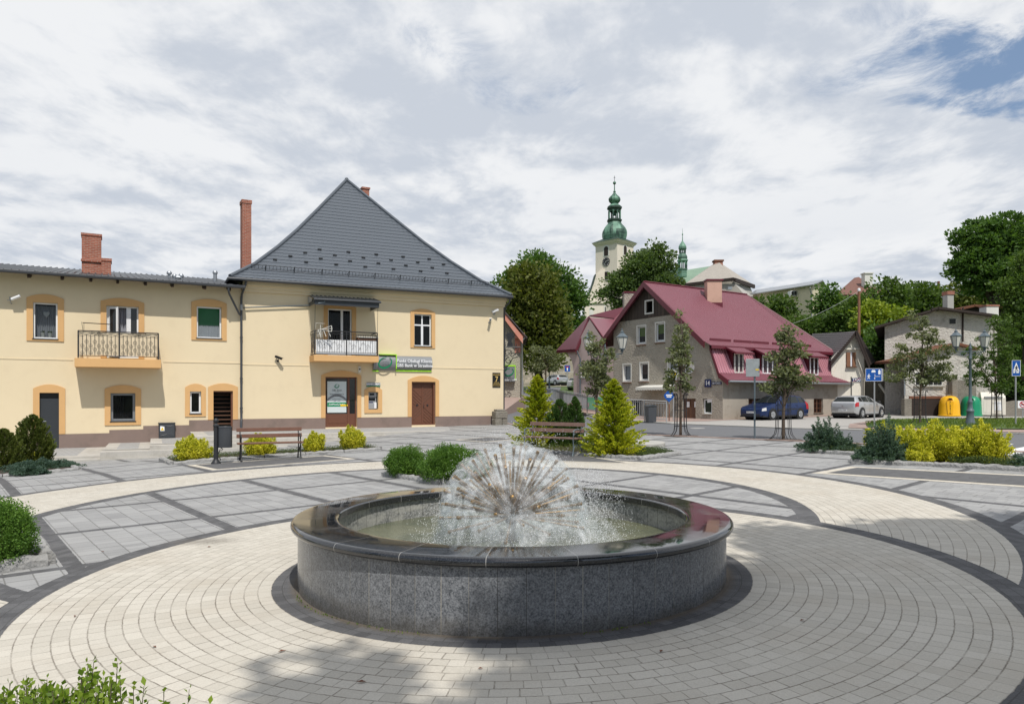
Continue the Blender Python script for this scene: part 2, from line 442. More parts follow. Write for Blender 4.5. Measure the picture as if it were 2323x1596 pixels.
def granite():
    # honed panel granite with vertical panel joints every 1/62 turn, speckled
    m, nt, b = newmat('granite_panel'); co = nt.coord('Object'); x, y, z = nt.sep(co)
    a = nt.m('ARCTAN2', y, x) * (62 / (2 * PI)); k = a.fl(); j = nt.ss(.482, .497, (a.fr() - .5).ab())
    sp = nt.noise(co, 75, 3, .7); sp2 = nt.noise(co, 26, 2, .6)
    tone = nt.white(nt.comb(k, 2.0, 0.0)) * .36 + .82
    f = nt.ss(.30, .72, sp * .7 + sp2 * .3) * tone
    c = nt.mix(f, (.048, .054, .062, 1), (.27, .28, .295, 1))
    lt = nt.white(nt.comb(k, 7.0, 0.0)).gt(.7)
    jc = nt.mix(lt, (.05, .05, .05, 1), (.42, .39, .33, 1))
    c = nt.mix(j, c, jc)
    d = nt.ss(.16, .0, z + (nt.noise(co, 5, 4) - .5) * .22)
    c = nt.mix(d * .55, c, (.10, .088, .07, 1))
    nt.val(b.inputs['Base Color'], c); setp(b, .22, 0, .5)
    nt.val(b.inputs['Normal'], nt.bump((1.0 - j), .4, .004))
    m, nt, b = newmat('granite_inner'); co = nt.coord('Object'); x, y, z = nt.sep(co)
    a = nt.m('ARCTAN2', y, x) * (62 / (2 * PI)); j = nt.ss(.475, .495, (a.fr() - .5).ab())
    f = nt.noise(co, 40, 3, .7)
    c = nt.mix(nt.ss(.3, .7, f), (.11, .115, .115, 1), (.36, .36, .34, 1))
    c = nt.mix(nt.ss(.42, .62, nt.noise(nt.comb(x * 3.0, y * 3.0, z * 9.0), 1.2, 5)) * .45, c, (.46, .45, .40, 1))
    c = nt.mix(j, c, (.06, .06, .055, 1)); nt.val(b.inputs['Base Color'], c); setp(b, .5)
    m, nt, b = newmat('polished_coping'); co = nt.coord('Object'); x, y, z = nt.sep(co)
    a = nt.m('ARCTAN2', y, x) * (20 / (2 * PI)) + .28; j = nt.ss(.4935, .4985, (a.fr() - .5).ab())
    sp = nt.noise(co, 95, 2, .7)
    c = nt.mix(nt.ss(.45, .75, sp), (.012, .013, .015, 1), (.05, .052, .056, 1))
    c = nt.mix(j, c, (.30, .29, .27, 1)); nt.val(b.inputs['Base Color'], c)
    wet = nt.noise(co, 3.2, 4, .6)
    nt.val(b.inputs['Roughness'], nt.ss(.42, .62, wet) * .10 + .035); setp(b, None, 0, .9)
    nt.val(b.inputs['Normal'], nt.bump(nt.noise(co, 5, 2), .012, .01))
granite()
def water():
    m, nt, b = newmat('pool_water'); co = nt.coord('Object')
    nt.val(b.inputs['Base Color'], nt.mix(nt.ss(.35, .65, nt.noise(co, 1.6, 4)), (.085, .10, .055, 1), (.165, .17, .10, 1)))
    setp(b, .06, 0, .5)
    x, y, z = nt.sep(co); rr = nt.m('SQRT', x * x + y * y); fo = nt.ss(.50, .68, nt.noise(co, 22, 5, .7, .5)) * nt.ss(1.25, .75, rr + (nt.noise(co, 3, 3) - .5) * .5)
    nt.val(b.inputs['Base Color'], nt.mix(fo * .75, b.inputs['Base Color'].links[0].from_socket, (.70, .73, .72, 1)))
    h = nt.noise(co, 16, 4, .65, .6) + nt.noise(co, 48, 3, .7) * .45
    nt.val(b.inputs['Normal'], nt.bump(h, .8, .035))
    # thin sheets of spray: clear film with broken white streaks
    def film(name, lo, hi, amt, sc, stretch):
        m, nt, b = newmat(name); co = nt.coord('Object'); x, y, z = nt.sep(co)
        v = nt.comb(x, y, z * stretch)
        d = .05 + nt.ss(lo, hi, nt.noise(v, sc, 6, .72, .4)) * amt + nt.ss(.60, .70, nt.noise(v, sc * 6.5, 3, .7)) * amt * .5
        nt.val(b.inputs['Base Color'], (.86, .88, .90)); setp(b, .15, 0, .6)
        nt.val(b.inputs['Normal'], nt.bump(nt.noise(v, sc * 3, 4), .6, .03))
        t = nt.new('ShaderNodeBsdfTransparent'); t.inputs[0].default_value = (.97, .98, .98, 1)
        ms = nt.new('ShaderNodeMixShader'); nt.val(ms.inputs[0], d.mn(.95))
        nt.link(t.outputs[0], ms.inputs[1]); nt.link(b.outputs[0], ms.inputs[2])
        nt.link(ms.outputs[0], nt.n['Material Output'].inputs['Surface'])
    film('water_film', .38, .72, .29, 7, 1.0)
    film('water_curtain', .46, .76, .30, 7, .35)
    m, nt, b = newmat('water_drop'); nt.val(b.inputs['Base Color'], (.90, .92, .94)); setp(b, .08, 0, .8)
water()
def paving():
    m, nt, b = newmat('plaza_paving'); P_ = nt.pos(); X, Y, Z = nt.sep(P_)
    def rad(cx, cy): return nt.m('SQRT', (X - cx) * (X - cx) + (Y - cy) * (Y - cy)), nt.m('ARCTAN2', Y - cy, X - cx)
    r, a = rad(0.0, 7.0); r3, a3 = rad(-1.54, 10.87); r4, a4 = rad(-1.44, 11.0)
    jit = (nt.noise(P_, 22, 2) - .5) * .020
    def rows(r, r0, a, w, L, seed):
        t = (r - r0 + jit * .55) / w; k = t.fl(); jr = nt.ss(.5 - .058, .5 - .018, (t.fr() - .5).ab())
        u = a * ((k + .5) * w + r0) / L + nt.white(nt.comb(k, seed, 0.0)) * 7.0
        u = u + nt.m('SINE', u * 2.1 + k) * .17 + jit * 2.2
        ja = nt.ss(.5 - .040, .5 - .008, (u.fr() - .5).ab())
        return jr, ja, nt.white(nt.comb(k, u.fl(), seed))
    # cream rings round the fountain and the big cream arc
    jr1, ja1, h1 = rows(r, 2.19, a, .1106, .135, 1.0)
    jr3, ja3, h3 = rows(r3, 5.6, a3, .112, .135, 5.0)
    inner = (r).lt(4.2)
    jr = nt.m('MULTIPLY_ADD', inner, jr1 - jr3, jr3); ja = nt.m('MULTIPLY_ADD', inner, ja1 - ja3, ja3); hh = nt.m('MULTIPLY_ADD', inner, h1 - h3, h3)
    fine = nt.noise(P_, 85, 3, .75); blot = nt.noise(P_, 1.1, 5, .6); grain = nt.noise(P_, 45, 2)
    cream = nt.mix(nt.ss(.25, .75, fine * .75 + hh * .2), (.455, .425, .365, 1), (.585, .55, .48, 1))
    cream = nt.mix(nt.ss(.46, .72, blot) * .35, cream, (.42, .365, .29, 1))
    wear = nt.ss(.30, .62, nt.noise(P_, 2.6, 4, .6)); chip = nt.ss(.25, .6, nt.noise(P_, 34, 2)); joint = (jr * (.30 + .50 * wear) * (.55 + .45 * chip)).mx(ja * (.28 + .42 * wear) * (.5 + .5 * chip))
    # grey slabs with charcoal bands; the two halves of the square run on slightly different grids
    left = X.lt(-.15)
    def sel(l_, r_): return left * (l_ - r_) + r_
    nAx = sel(.788, .794); nAy = sel(.616, .607); nBx = sel(-.598, -.676); nBy = sel(.801, .737)
    qa = X * nAx + Y * nAy; qb = X * nBx + Y * nBy
    sA = sel(1.87, 2.28); oA = sel(1.06, 9.2); sB = sel(2.2, 2.06); oB = sel(10.77, 8.6)
    ta = (qa - oA) / sA + .5; tb = (qb - oB) / sB + .5
    band = (((ta.fr() - .5).ab() * sA).lt(jit + .085)).mx((((tb.fr() - .5).ab()) * sB).lt(jit + .075))
    ra = (qa + jit) / .234; ka = ra.fl(); j1 = nt.ss(.458, .488, (ra.fr() - .5).ab())
    rb = qb / .20 + nt.white(nt.comb(ka, 4.0, 0.0)) * 5.0; rb = rb + nt.m('SINE', rb * 1.7 + ka) * .3
    j2 = nt.ss(.455, .486, (rb.fr() - .5).ab()); hs = nt.white(nt.comb(ka, rb.fl(), 9.0))
    grey = nt.mix(nt.ss(.25, .75, fine * .5 + hs * .25 + blot * .4), (.225, .226, .226, 1), (.345, .345, .34, 1))
    grey = nt.mix((j1 * .66).mx(j2 * .5), grey, (.10, .097, .09, 1)); grey = nt.mix(nt.ss(.5, .75, nt.noise(P_, .7, 5, .65)) * .3, grey, (.20, .195, .18, 1))
    # charcoal setts
    jd1, jd2, hd = rows(r, 1.9, a, .10, .12, 3.0)
    char = nt.mix(nt.ss(.25, .75, fine * .65 + hd * .3), (.075, .075, .078, 1), (.135, .135, .138, 1))
    char = nt.mix((jd1.mx(jd2)) * r.lt(4.5) * .55, char, (.035, .033, .03, 1))
    jr2 = jit * .9
    ring_in = (r + jr2).lt(4.07); base = (r + jr2).lt(2.19); ring_d = (r + jr2).lt(4.31)
    belt = ((r3 + jr2).lt(7.49)) * ((r4 + jr2).gt(5.61)); belt_d = ((r3 + jr2).lt(7.71)) * ((r4 + jr2).gt(5.36))
    c = nt.mix(band, grey, char)
    c = nt.mix(belt_d, c, char)
    cj = nt.mix(joint, cream, (.12, .10, .075, 1))
    c = nt.mix(belt, c, cj)
    c = nt.mix(ring_d, c, char)
    c = nt.mix(ring_in, c, cj)
    c = nt.mix(base, c, char)
    # wear: damp dirt where the wall meets the ground, a few dark spots
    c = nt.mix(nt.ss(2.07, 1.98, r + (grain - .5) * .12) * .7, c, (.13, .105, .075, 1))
    ds = nt.m('SQRT', (X + 3.62) * (X + 3.62) * .25 + (Y - 8.55) * (Y - 8.55)); c = nt.mix(nt.ss(.30, .02, ds + (grain - .5) * .25) * .55, c, (.14, .125, .105, 1))
    c = nt.mix(nt.ss(.74, .80, nt.noise(P_, 3.1, 3, .7)) * .35, c, (.14, .12, .10, 1))
    nt.val(b.inputs['Base Color'], c); setp(b, .85, 0, .3)
    isc = belt.mx(ring_in)
    h = (1.0 - joint * isc) + fine * .35 + grain * .25
    nt.val(b.inputs['Normal'], nt.bump(h, .45, .012))
paving()
def cobbles(name, c1, c2, w=.1):
    m, nt, b = newmat(name); P_ = nt.pos(); X, Y, Z = nt.sep(P_)
    ra = (X * .79 + Y * .61) / (w * 2); k = ra.fl(); rb = (Y * .79 - X * .61) / w + nt.white(nt.comb(k, 1.0, 0.0)) * 3.0
    j = (nt.ss(.46, .49, (ra.fr() - .5).ab())).mx(nt.ss(.46, .49, (rb.fr() - .5).ab()))
    c = nt.mix(nt.noise(P_, 120, 2) * .6 + nt.white(nt.comb(k, rb.fl(), 0.0)) * .4, (*c1, 1), (*c2, 1))
    nt.val(b.inputs['Base Color'], nt.mix(j * .5, c, (.05, .048, .045, 1))); setp(b, .85)
cobbles('charcoal_setts', (.07, .07, .073), (.135, .135, .138))
cobbles('cream_setts', (.50, .455, .375), (.63, .58, .49))
cobbles('grey_setts', (.28, .28, .28), (.40, .40, .39))
# ------------------------------------------------------------------ camera, sun, sky
cam = bpy.data.cameras.new('camera'); co_ = bpy.data.objects.new('camera', cam); COL.objects.link(co_); scene.camera = co_
co_.location = (0, 0, EYE); co_.rotation_euler = (PI / 2, 0, 0)
cam.sensor_width = 36; cam.lens = 36 * F / 2323; cam.shift_y = (HY - 798) / 2323; cam.shift_x = 0
cam.clip_start = .05; cam.clip_end = 5000
EL, AZ = math.radians(56), math.radians(162)     # sun: behind the camera, a little to the right
sd = Vector((math.sin(AZ) * math.cos(EL), math.cos(AZ) * math.cos(EL), math.sin(EL)))
sun = bpy.data.lights.new('sun', 'SUN'); sun.energy = 5.0; sun.angle = math.radians(.55); sun.color = (1, .955, .89)
so = bpy.data.objects.new('sun', sun); COL.objects.link(so); so.rotation_euler = (-sd).to_track_quat('-Z', 'Y').to_euler(); so.location = (10, -20, 40)
def sky():
    w = bpy.data.worlds.new('World'); scene.world = w; w.use_nodes = True; nt = NT(w.node_tree)
    bg = nt.n['Background']; st = nt.new('ShaderNodeTexSky'); st.sky_type = 'NISHITA'; st.sun_disc = False
    st.sun_elevation = EL; st.sun_rotation = AZ; st.altitude = 300; st.dust_density = 1.5
    d = nt.coord('Generated'); x, y, z = nt.sep(d)
    zz = z.mx(0.0) + .10
    px = x / zz; py = y / zz                      # a flat cloud deck seen in perspective
    warp = nt.noise(nt.comb(px, py * .8, 0.0), .8, 4, .55)
    v1 = nt.comb(px * .55 + warp * .6, py * .50, 3.7)
    big = nt.noise(v1, 1.0, 7, .56, .25)
    v2 = nt.comb(px * 1.5 + warp * .5, py * 1.05, 8.3)
    mid = nt.noise(v2, 1.25, 7, .60, .15)
    st2 = nt.noise(nt.comb(px * .7 + py * .25, py * .22, 1.0), 2.2, 6, .62)      # wind-drawn veils
    sh = big * .55 + mid * .32 + st2 * .13
    rel = nt.noise(nt.comb(px * .55 + warp * .6 + .05, py * .50 - .16, 3.7), 1.0, 7, .56, .25); rel2 = nt.noise(nt.comb(px * 1.5 + warp * .5 + .04, py * 1.05 - .12, 8.3), 1.25, 7, .60, .15)
    sh = nt.ss(.37, .61, sh + (big - rel) * .9 + (mid - rel2) * .75)
    low = nt.ss(.34, .02, z)
    cl = nt.mix(sh, (.82, .885, .99, 1), (1.21, 1.23, 1.26, 1))
    cl = nt.mix(low * .38 * nt.ss(.62, .38, mid), cl, (.64, .735, .88, 1))
    # gaps of blue: upper right mostly, thinner ones elsewhere
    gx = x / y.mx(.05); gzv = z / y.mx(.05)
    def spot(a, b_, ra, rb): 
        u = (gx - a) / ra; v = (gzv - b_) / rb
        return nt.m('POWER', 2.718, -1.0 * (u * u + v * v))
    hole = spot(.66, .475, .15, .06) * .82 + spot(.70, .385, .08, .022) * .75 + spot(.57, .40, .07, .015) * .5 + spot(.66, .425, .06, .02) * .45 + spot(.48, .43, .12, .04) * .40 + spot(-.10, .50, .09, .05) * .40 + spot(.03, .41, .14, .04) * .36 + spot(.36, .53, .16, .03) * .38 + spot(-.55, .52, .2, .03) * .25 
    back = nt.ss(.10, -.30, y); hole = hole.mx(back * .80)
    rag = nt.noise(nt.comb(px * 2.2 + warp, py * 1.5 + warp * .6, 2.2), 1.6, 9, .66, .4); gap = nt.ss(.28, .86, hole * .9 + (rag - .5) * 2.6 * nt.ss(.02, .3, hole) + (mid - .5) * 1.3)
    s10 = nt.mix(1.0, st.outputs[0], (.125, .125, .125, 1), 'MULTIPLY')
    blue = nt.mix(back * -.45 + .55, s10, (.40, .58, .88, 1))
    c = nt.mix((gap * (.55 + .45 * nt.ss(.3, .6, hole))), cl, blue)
    c = nt.mix(1.0, c, (10, 10, 10, 1), 'MULTIPLY')
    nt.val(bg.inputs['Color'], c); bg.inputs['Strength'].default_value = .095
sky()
scene.view_settings.view_transform = 'Standard'; scene.view_settings.look = 'None'
scene.view_settings.exposure = -.40; scene.view_settings.gamma = 1
scene.render.engine = 'CYCLES'
cy = scene.cycles; cy.max_bounces = 8; cy.transparent_max_bounces = 24; cy.diffuse_bounces = 3; cy.glossy_bounces = 3
cy.use_denoising = True; cy.caustics_reflective = False; cy.caustics_refractive = False
# ------------------------------------------------------------------ the ground and its sheets
def ground():
    xs = list(range(-60, 100, 2)); ys = list(range(-30, 130, 2))
    xs = [-1600, -700, -300, -140, -90] + xs + [102, 140, 200, 320, 700, 1600]; ys = [-1500, -500, -150, -60] + ys + [140, 160, 180, 240, 400, 900, 2500]
    vs = [(x, y, gz(x, y) - .02) for y in ys for x in xs]; n = len(xs)
    fs = [(j * n + i, j * n + i + 1, (j + 1) * n + i + 1, (j + 1) * n + i) for j in range(len(ys) - 1) for i in range(n - 1)]
    mb = MB(); mb.add(vs, fs); struct(mb.build('ground', 'distant_grass', smooth=60))
ground()
def g2(*pts): return [(G(x, y).x, G(x, y).y) for x, y in pts]
# ------------------------------------------------------------------ plaza, roads, kerbs
drape('plaza_paving', [(-27, -8), (16, -8), (14.2, 14.6), (8.71, 22.32), (5.14, 26.74), (1.2, 32.3), (.2, 36), (-.6, 41), (-2, 41.5), (-27, 30)], .006, 'plaza_paving')
ROAD = [(30, 2), (14.5, 14.2), (8.71, 22.32), (5.14, 26.74), (1.2, 32.3), (.2, 36), (-.8, 44), (-1.2, 64), (1.0, 80), (2.0, 96), (6.5, 96), (5.0, 80), (4.4, 66), (4.9, 56), (6.2, 45), (8.2, 36.5), (11.4, 30.4), (15.4, 25.4), (22, 17.5), (42, 2)]
drape('asphalt_road', ROAD, .002, 'asphalt')
drape('parking_apron', [(8.2, 36.5), (11.4, 30.4), (13.6, 27.8), (14.6, 31.0), (20, 41.2), (31, 42.5), (60, 42.5), (60, 49.5), (33, 49.3), (24.5, 52), (12.9, 44), (8.6, 51.0), (6.9, 47)], -.003, 'pale_paving')
drape('brick_pavement', [(12.9, 43.4), (24.5, 50.8), (24.2, 52.3), (12.7, 44.4), (8.0, 52.6), (5.1, 59), (4.5, 58), (6.9, 47.8), (8.4, 40.8), (11.0, 41.4)], .007, 'pink_paving')
def kerbline(name, pts, w=.14, h=.05, m='granite_kerb', label=None):
    mb = MB()
    for (x0, y0), (x1, y1) in zip(pts[:-1], pts[1:]):
        d = Vector((x1 - x0, y1 - y0)); n = max(1, int(d.length / 1.0)); dd = d / n; u = d.normalized(); q = Vector((-u.y, u.x)) * w / 2
        for i in range(n):
            a = Vector((x0, y0)) + dd * i + u * .006; b_ = Vector((x0, y0)) + dd * (i + 1) - u * .006
            j = random.uniform(-.004, .004)
            pts4 = [a - q, b_ - q, b_ + q, a + q]
            mb.hull8([(p.x, p.y, gz(p.x, p.y) - .1) for p in pts4], [(p.x, p.y, gz(p.x, p.y) + h + j) for p in pts4])
    return struct(mb.build(name, m))
kerbline('kerb', [(14.4, 14.2), (8.75, 22.24), (5.18, 26.68), (1.3, 32.2), (.3, 36), (-.7, 41.6)], .2, .035, 'pink_paving')
kerbline('kerb', [(8.1, 36.6), (11.3, 30.5), (15.3, 25.5), (21.9, 17.6)], .2, .05, 'concrete')
kerbline('kerb', [(4.8, 56), (6.1, 45), (8.1, 36.6)], .2, .06, 'concrete')
# zebra crossing seen between the junipers
for k in range(4):
    c = Vector((11.6, 19.0)) + Vector((.62, -.78)) * (k * 1.0 - 1.6); u = Vector((.78, .62)); q = Vector((.62, -.78)) * .25
    drape('crossing_stripe', [tuple(c - u * 2 - q), tuple(c + u * 2 - q), tuple(c + u * 2 + q), tuple(c - u * 2 + q)], .007, 'white_paint')
def manhole():
    c = G(1487, 968); c = Vector((8.0, 31.5)); 
    drape('manhole_cover', [(c.x + .32 * math.cos(2 * PI * k / 20), c.y + .32 * math.sin(2 * PI * k / 20)) for k in range(20)], .006, 'concrete')
manhole()
# grass island with its brick edge on the right
ISL = [(14.7, 30.2), (15.6, 29.0), (17.0, 27.6), (20, 25.6), (30, 19.5), (45, 13), (60, 20), (50, 36), (33, 40.5), (24.5, 41.5), (20.5, 39.8), (16.6, 34.3)]
drape('island_paving', [(13.9, 30.2), (15.2, 27.2), (17.2, 24.9), (22.5, 21.2), (33, 15), (46, 9), (63, 20), (52, 37), (33, 41.3), (24.3, 42.2), (20.0, 40.4), (15.9, 34.4)], .02, 'pink_paving')
drape('lawn', ISL, .05, 'distant_grass')
def in_poly(x, y, p):
    c = False; n = len(p)
    for i in range(n):
        (x1, y1), (x2, y2) = p[i], p[i - 1]
        if (y1 > y) != (y2 > y) and x < (x2 - x1) * (y - y1) / (y2 - y1) + x1: c = not c
    return c
def grass(poly, n, name):
    xs = [p[0] for p in poly]; ys = [p[1] for p in poly]; C = []
    while len(C) < n:
        x = random.uniform(min(xs), min(34, max(xs))); y = random.uniform(min(ys), max(ys))
        if in_poly(x, y, poly): C.append((x, y, gz(x, y) + .10))
    C = np.array(C); q = leaf_quads(C, np.tile((0, 0, 1.0), (n, 1)), .14, .035, .35)
    o = link(name, quads_mesh(name, q, 'grass_blade')); o['kind'] = 'stuff'; o['label'] = 'short green grass on the island beside the road'
grass(ISL, 16000, 'grass')
def strip(name, px, off, m): return drape(name, g2(*px), off, m, 2.0)
# seating bays: charcoal setts framed in cream
def bay(name, px, inset):
    p = g2(*px); c = Vector((sum(a for a, b in p) / 4, sum(b for a, b in p) / 4))
    drape(name, p, .010, 'cream_setts')
    q = []
    n = len(p)
    for i in range(n):
        a, b_, c_ = Vector(p[i - 1]), Vector(p[i]), Vector(p[(i + 1) % n])
        d1 = (a - b_).normalized(); d2 = (c_ - b_).normalized(); s = abs(d1.x * d2.y - d1.y * d2.x)
        q.append(tuple(b_ + (d1 + d2) * inset / max(.25, s)))
    drape(name + '_setts', q, .014, 'charcoal_setts')
bay('bench_bay', [(423, 1055.6), (482, 1067), (808.5, 1040.9), (738, 1033)], .17)
bay('bench_bay', [(1840, 1073.6), (1931, 1058.3), (2420, 1082.5), (2480, 1116)], .2)
bay('bench_bay', [(1110, 1042), (1445, 1052), (1330, 1034), (1160, 1027)], .11)
bay('paving_diamond', [(1030.7, 997.7), (1099.5, 1003), (1180, 995.3), (1105.8, 991.3)], .14)
# ------------------------------------------------------------------ terrace in front of the cream houses (local house frame)
O = Vector((-11.9, 32.2, 0)); U = Vector((.8984, .4393, 0)); RZ = math.atan2(U.y, U.x)
UL = Vector((.8752, .4837, 0)); RZL = math.atan2(UL.y, UL.x)
def fs(x, u=U):
    t = (x - CX) / F; return (t * O.y - O.x) / (u.x - t * u.y)
def fz(x, y, u=U):
    return EYE + (HY - y) / F * (O.y + fs(x, u) * u.y)
def terrace():
    t = thing('stone_terrace', 'stepped stone terrace running along the foot of the cream houses', 'terrace', (O.x, O.y, 0), RZ)
    def slab(nm, poly, z, m_top, m_edge, ):
        mb = MB(); mb.prism(poly, 'z', -1.2, z - .06); mb.build(nm + '_base', m_edge, t)
        mb = MB(); mb.prism([(a + (0.0), b) for a, b in poly], 'z', z - .06, z); return mb.build(nm, [m_top, m_edge], t)
    # levels climb from left to right; local y negative is towards the square
    sl_ = lambda nm, a, b, f0, f1, z, y1=.06: slab(nm, [(a, f0), (a, y1), (b, y1), (b, f1)], z, 'step_stone', 'step_stone')
    sl_('landing', -9.8, -5.14, -5.5, -5.3, -.43); sl_('landing', -5.13, -3.62, -4.75, -4.7, -.28); sl_('landing', -3.61, -2.12, -4.45, -4.4, -.13); sl_('landing', -2.11, 13.6, -4.55, -4.2, .12)
    sl_('step', -2.11, 11.0, -4.95, -4.6, .0, -4.0); sl_('step', -3.61, 7.5, -5.3, -4.95, -.13, -4.2); sl_('step', -5.13, 4.0, -5.65, -5.3, -.28, -4.5); sl_('step', -9.4, 1.0, -5.9, -5.6, -.50, -5.0)
    # grey setts let into the landings
    for x0, x1, y0, z in ((-8.6, -5.9, -4.7, -.43), (-4.7, -4.0, -4.2, -.28), (-3.2, -2.5, -4.0, -.13), (-1.6, 13.2, -3.8, .12)):
        mb = MB(); mb.box(x0, x1, y0, -.35, z, z + .004); mb.build('sett_panel', 'grey_setts', t)
terrace()
# ------------------------------------------------------------------ flower beds
def bed(label, px, width_back=None, seed=0, hh=.09):
    """granite edging stones round a soil bed; px is the pixel outline on the ground"""
    p = g2(*px); cx = sum(a for a, b in p) / len(p); cy = sum(b for a, b in p) / len(p)
    t = thing('flower_bed', label, 'flower bed', (cx, cy, gz(cx, cy)))
    t_z = gz(cx, cy); n = len(p)
    o = drape('soil', p, .05, 'mulch', kind=None); o.parent = t; o.matrix_parent_inverse = Matrix.Translation((-cx, -cy, -t_z))
    for i in range(n):
        a = Vector(p[i]); b_ = Vector(p[(i + 1) % n]); d = b_ - a; k = max(1, int(d.length / random.uniform(.7, 1.0))); u = d.normalized(); q = Vector((-u.y, u.x)) * .075
        for j in range(k):
            s0 = a + d * (j / k); s1 = a + d * ((j + 1) / k); mb = MB(); m = max(2, int((s1 - s0).length / .09)); rings = []
            for w in range(m + 1):
                c = (s0 + u * .012).lerp(s1 - u * .012, w / m); z = gz(c.x, c.y) - t_z; r_ = lambda s=.014: random.uniform(-s, s)
                top = hh + r_(.012)
                rings.append([(c.x - q.x * (1 + r_(.2)) - cx, c.y - q.y * (1 + r_(.2)) - cy, z - .1), (c.x - q.x * (.95 + r_(.25)) - cx, c.y - q.y * (.95 + r_(.25)) - cy, z + top * .62 + r_()),
                              (c.x - q.x * .55 - cx + r_(), c.y - q.y * .55 - cy + r_(), z + top), (c.x + q.x * .55 - cx + r_(), c.y + q.y * .55 - cy + r_(), z + top + r_(.01)),
                              (c.x + q.x * (.95 + r_(.25)) - cx, c.y + q.y * (.95 + r_(.25)) - cy, z + top * .62 + r_()), (c.x + q.x - cx, c.y + q.y - cy, z - .1)])
            vs = [v for rg in rings for v in rg]; fsx = [tuple(range(6)), tuple(m * 6 + e for e in range(6))]
            for w in range(m):
                for e in range(6): fsx.append((w * 6 + e, w * 6 + (e + 1) % 6, w * 6 + 6 + (e + 1) % 6, w * 6 + 6 + e))
            mb.add(vs, fsx); mb.build('edging_stone', 'granite_kerb', t)
    return t
bed('granite edged bed of blue juniper and dark thuja at the far left', [(-90, 1090), (178, 1067), (120, 1040), (-90, 1045)])
bed('long narrow bed of four golden shrubs behind the left bench', [(366, 1044), (391, 1054.5), (862, 1020.5), (830, 1012)])
bed('granite edged bed of box bushes behind the fountain', [(872, 1078), (1000, 1099), (1130, 1092), (1110, 1068), (950, 1062)])
bed('bed of golden and green thujas behind the second bench', [(1165, 1016), (1255, 1029), (1447, 1043), (1540, 1031), (1400, 1014), (1230, 1005)])
bed('rear right bed with the pointed blue juniper', [(1812, 1025), (1964, 1034.5), (2010, 1022), (1880, 1012)], hh=.10)
bed('front right bed of big golden shrubs beside the charcoal bay', [(1931, 1050.5), (2120, 1058), (2330, 1070), (2420, 1076), (2420, 1052), (2010, 1035)], hh=.10)
bed('bed with clipped box close at the left edge', [(-200, 1312), (-40, 1306), (108, 1281), (84, 1242), (-150, 1225)], hh=.13)
bed('foreground bed under the leafy hedge', [(-700, 2000), (-700, 2600), (900, 2600), (760, 2000)], hh=.12)
# ------------------------------------------------------------------ plants
PLG = 'shrubs planted in the beds'
def plant(name, label, cat, loc, quads, lm, stems=None, bark='bark', group=None, part='foliage', stempart='stem'):
    t = thing(name, label, cat, loc, 0, group)
    link(part, quads_mesh(part, quads, lm), t)
    if stems: stems.build(stempart, bark, t, smooth=60)
    return t
def px(bx, by, top, w):
    l = G(bx, by); return l, (by - top) / F * l.y, w / F * l.y
def gold(bx, by, top, w, label, n=1.0, seed=0, name='golden_shrub', lm='leaf_gold'):
    l, h, w = px(bx, by, top, w); st = MB(); Q = []
    for k in range(int(58 * n)):
        a = random.uniform(0, 2 * PI); e = random.random() ** .6; hh = h * random.uniform(.6, 1.0) * (1 - .42 * e * e)
        if random.random() < .16: hh = h * random.uniform(1.0, 1.2) * (1 - .3 * e)
        b_ = Vector((math.cos(a) * .12 * w, math.sin(a) * .12 * w, 0)); t = Vector((math.cos(a) * e * w * .5, math.sin(a) * e * w * .5, hh))
        mid = b_.lerp(t, .5) + Vector((math.cos(a), math.sin(a), 0)) * w * .07
        if k % 3 == 0: st.tube([b_, mid, t], [.008, .006, .002], 4)
        m = int(230 * (.6 + h)); s = np.linspace(.02, 1, m)[:, None] ** .75
        A, B, C = (np.array(v) for v in (b_, mid, t)); c = (1 - s) ** 2 * A + 2 * s * (1 - s) * B + s * s * C
        sp = (.055 + .05 * np.sin(np.clip(s * 3.0, 0, PI))) * (1.02 - s) ** .35 * (w / .9) ** .5
        c = c + rng.normal(0, 1, (m, 3)) * sp * .75
        Q.append(leaf_quads(c, unit(c - A * .5 + np.array((0, 0, .25))), .044, .030, .7))
    q = np.concatenate(Q); q = q[(q[:, 0, 2] > .01)]
    return plant(name, label, 'shrub', l, q, lm, st, group=PLG)
gold(440, 1046, 986, 84, 'golden shrub behind the litter bin, with one long shoot')
gold(590, 1036, 981, 80, 'golden shrub directly behind the left bench')
gold(712, 1028, 979, 50, 'upright golden shrub just past the right end of the left bench')
gold(800, 1021, 966, 62, 'golden shrub at the tip of the narrow bed, nearest the brown bank door')
gold(2010, 1022, 956, 90, 'golden shrub half hidden behind the dark blue juniper', 1.0)
gold(2122, 1047, 958, 165, 'broad golden shrub in the middle of the right bed', 1.7)
gold(2225, 1051, 963, 125, 'golden shrub at the right end of the right bed', 1.4)
gold(2082, 1053, 1016, 62, 'low pale cream-gold shrub at the front of the right bed', .9)
gold(72, 1052, 1024, 50, 'small golden shrub between dark thuja and blue juniper', .8)
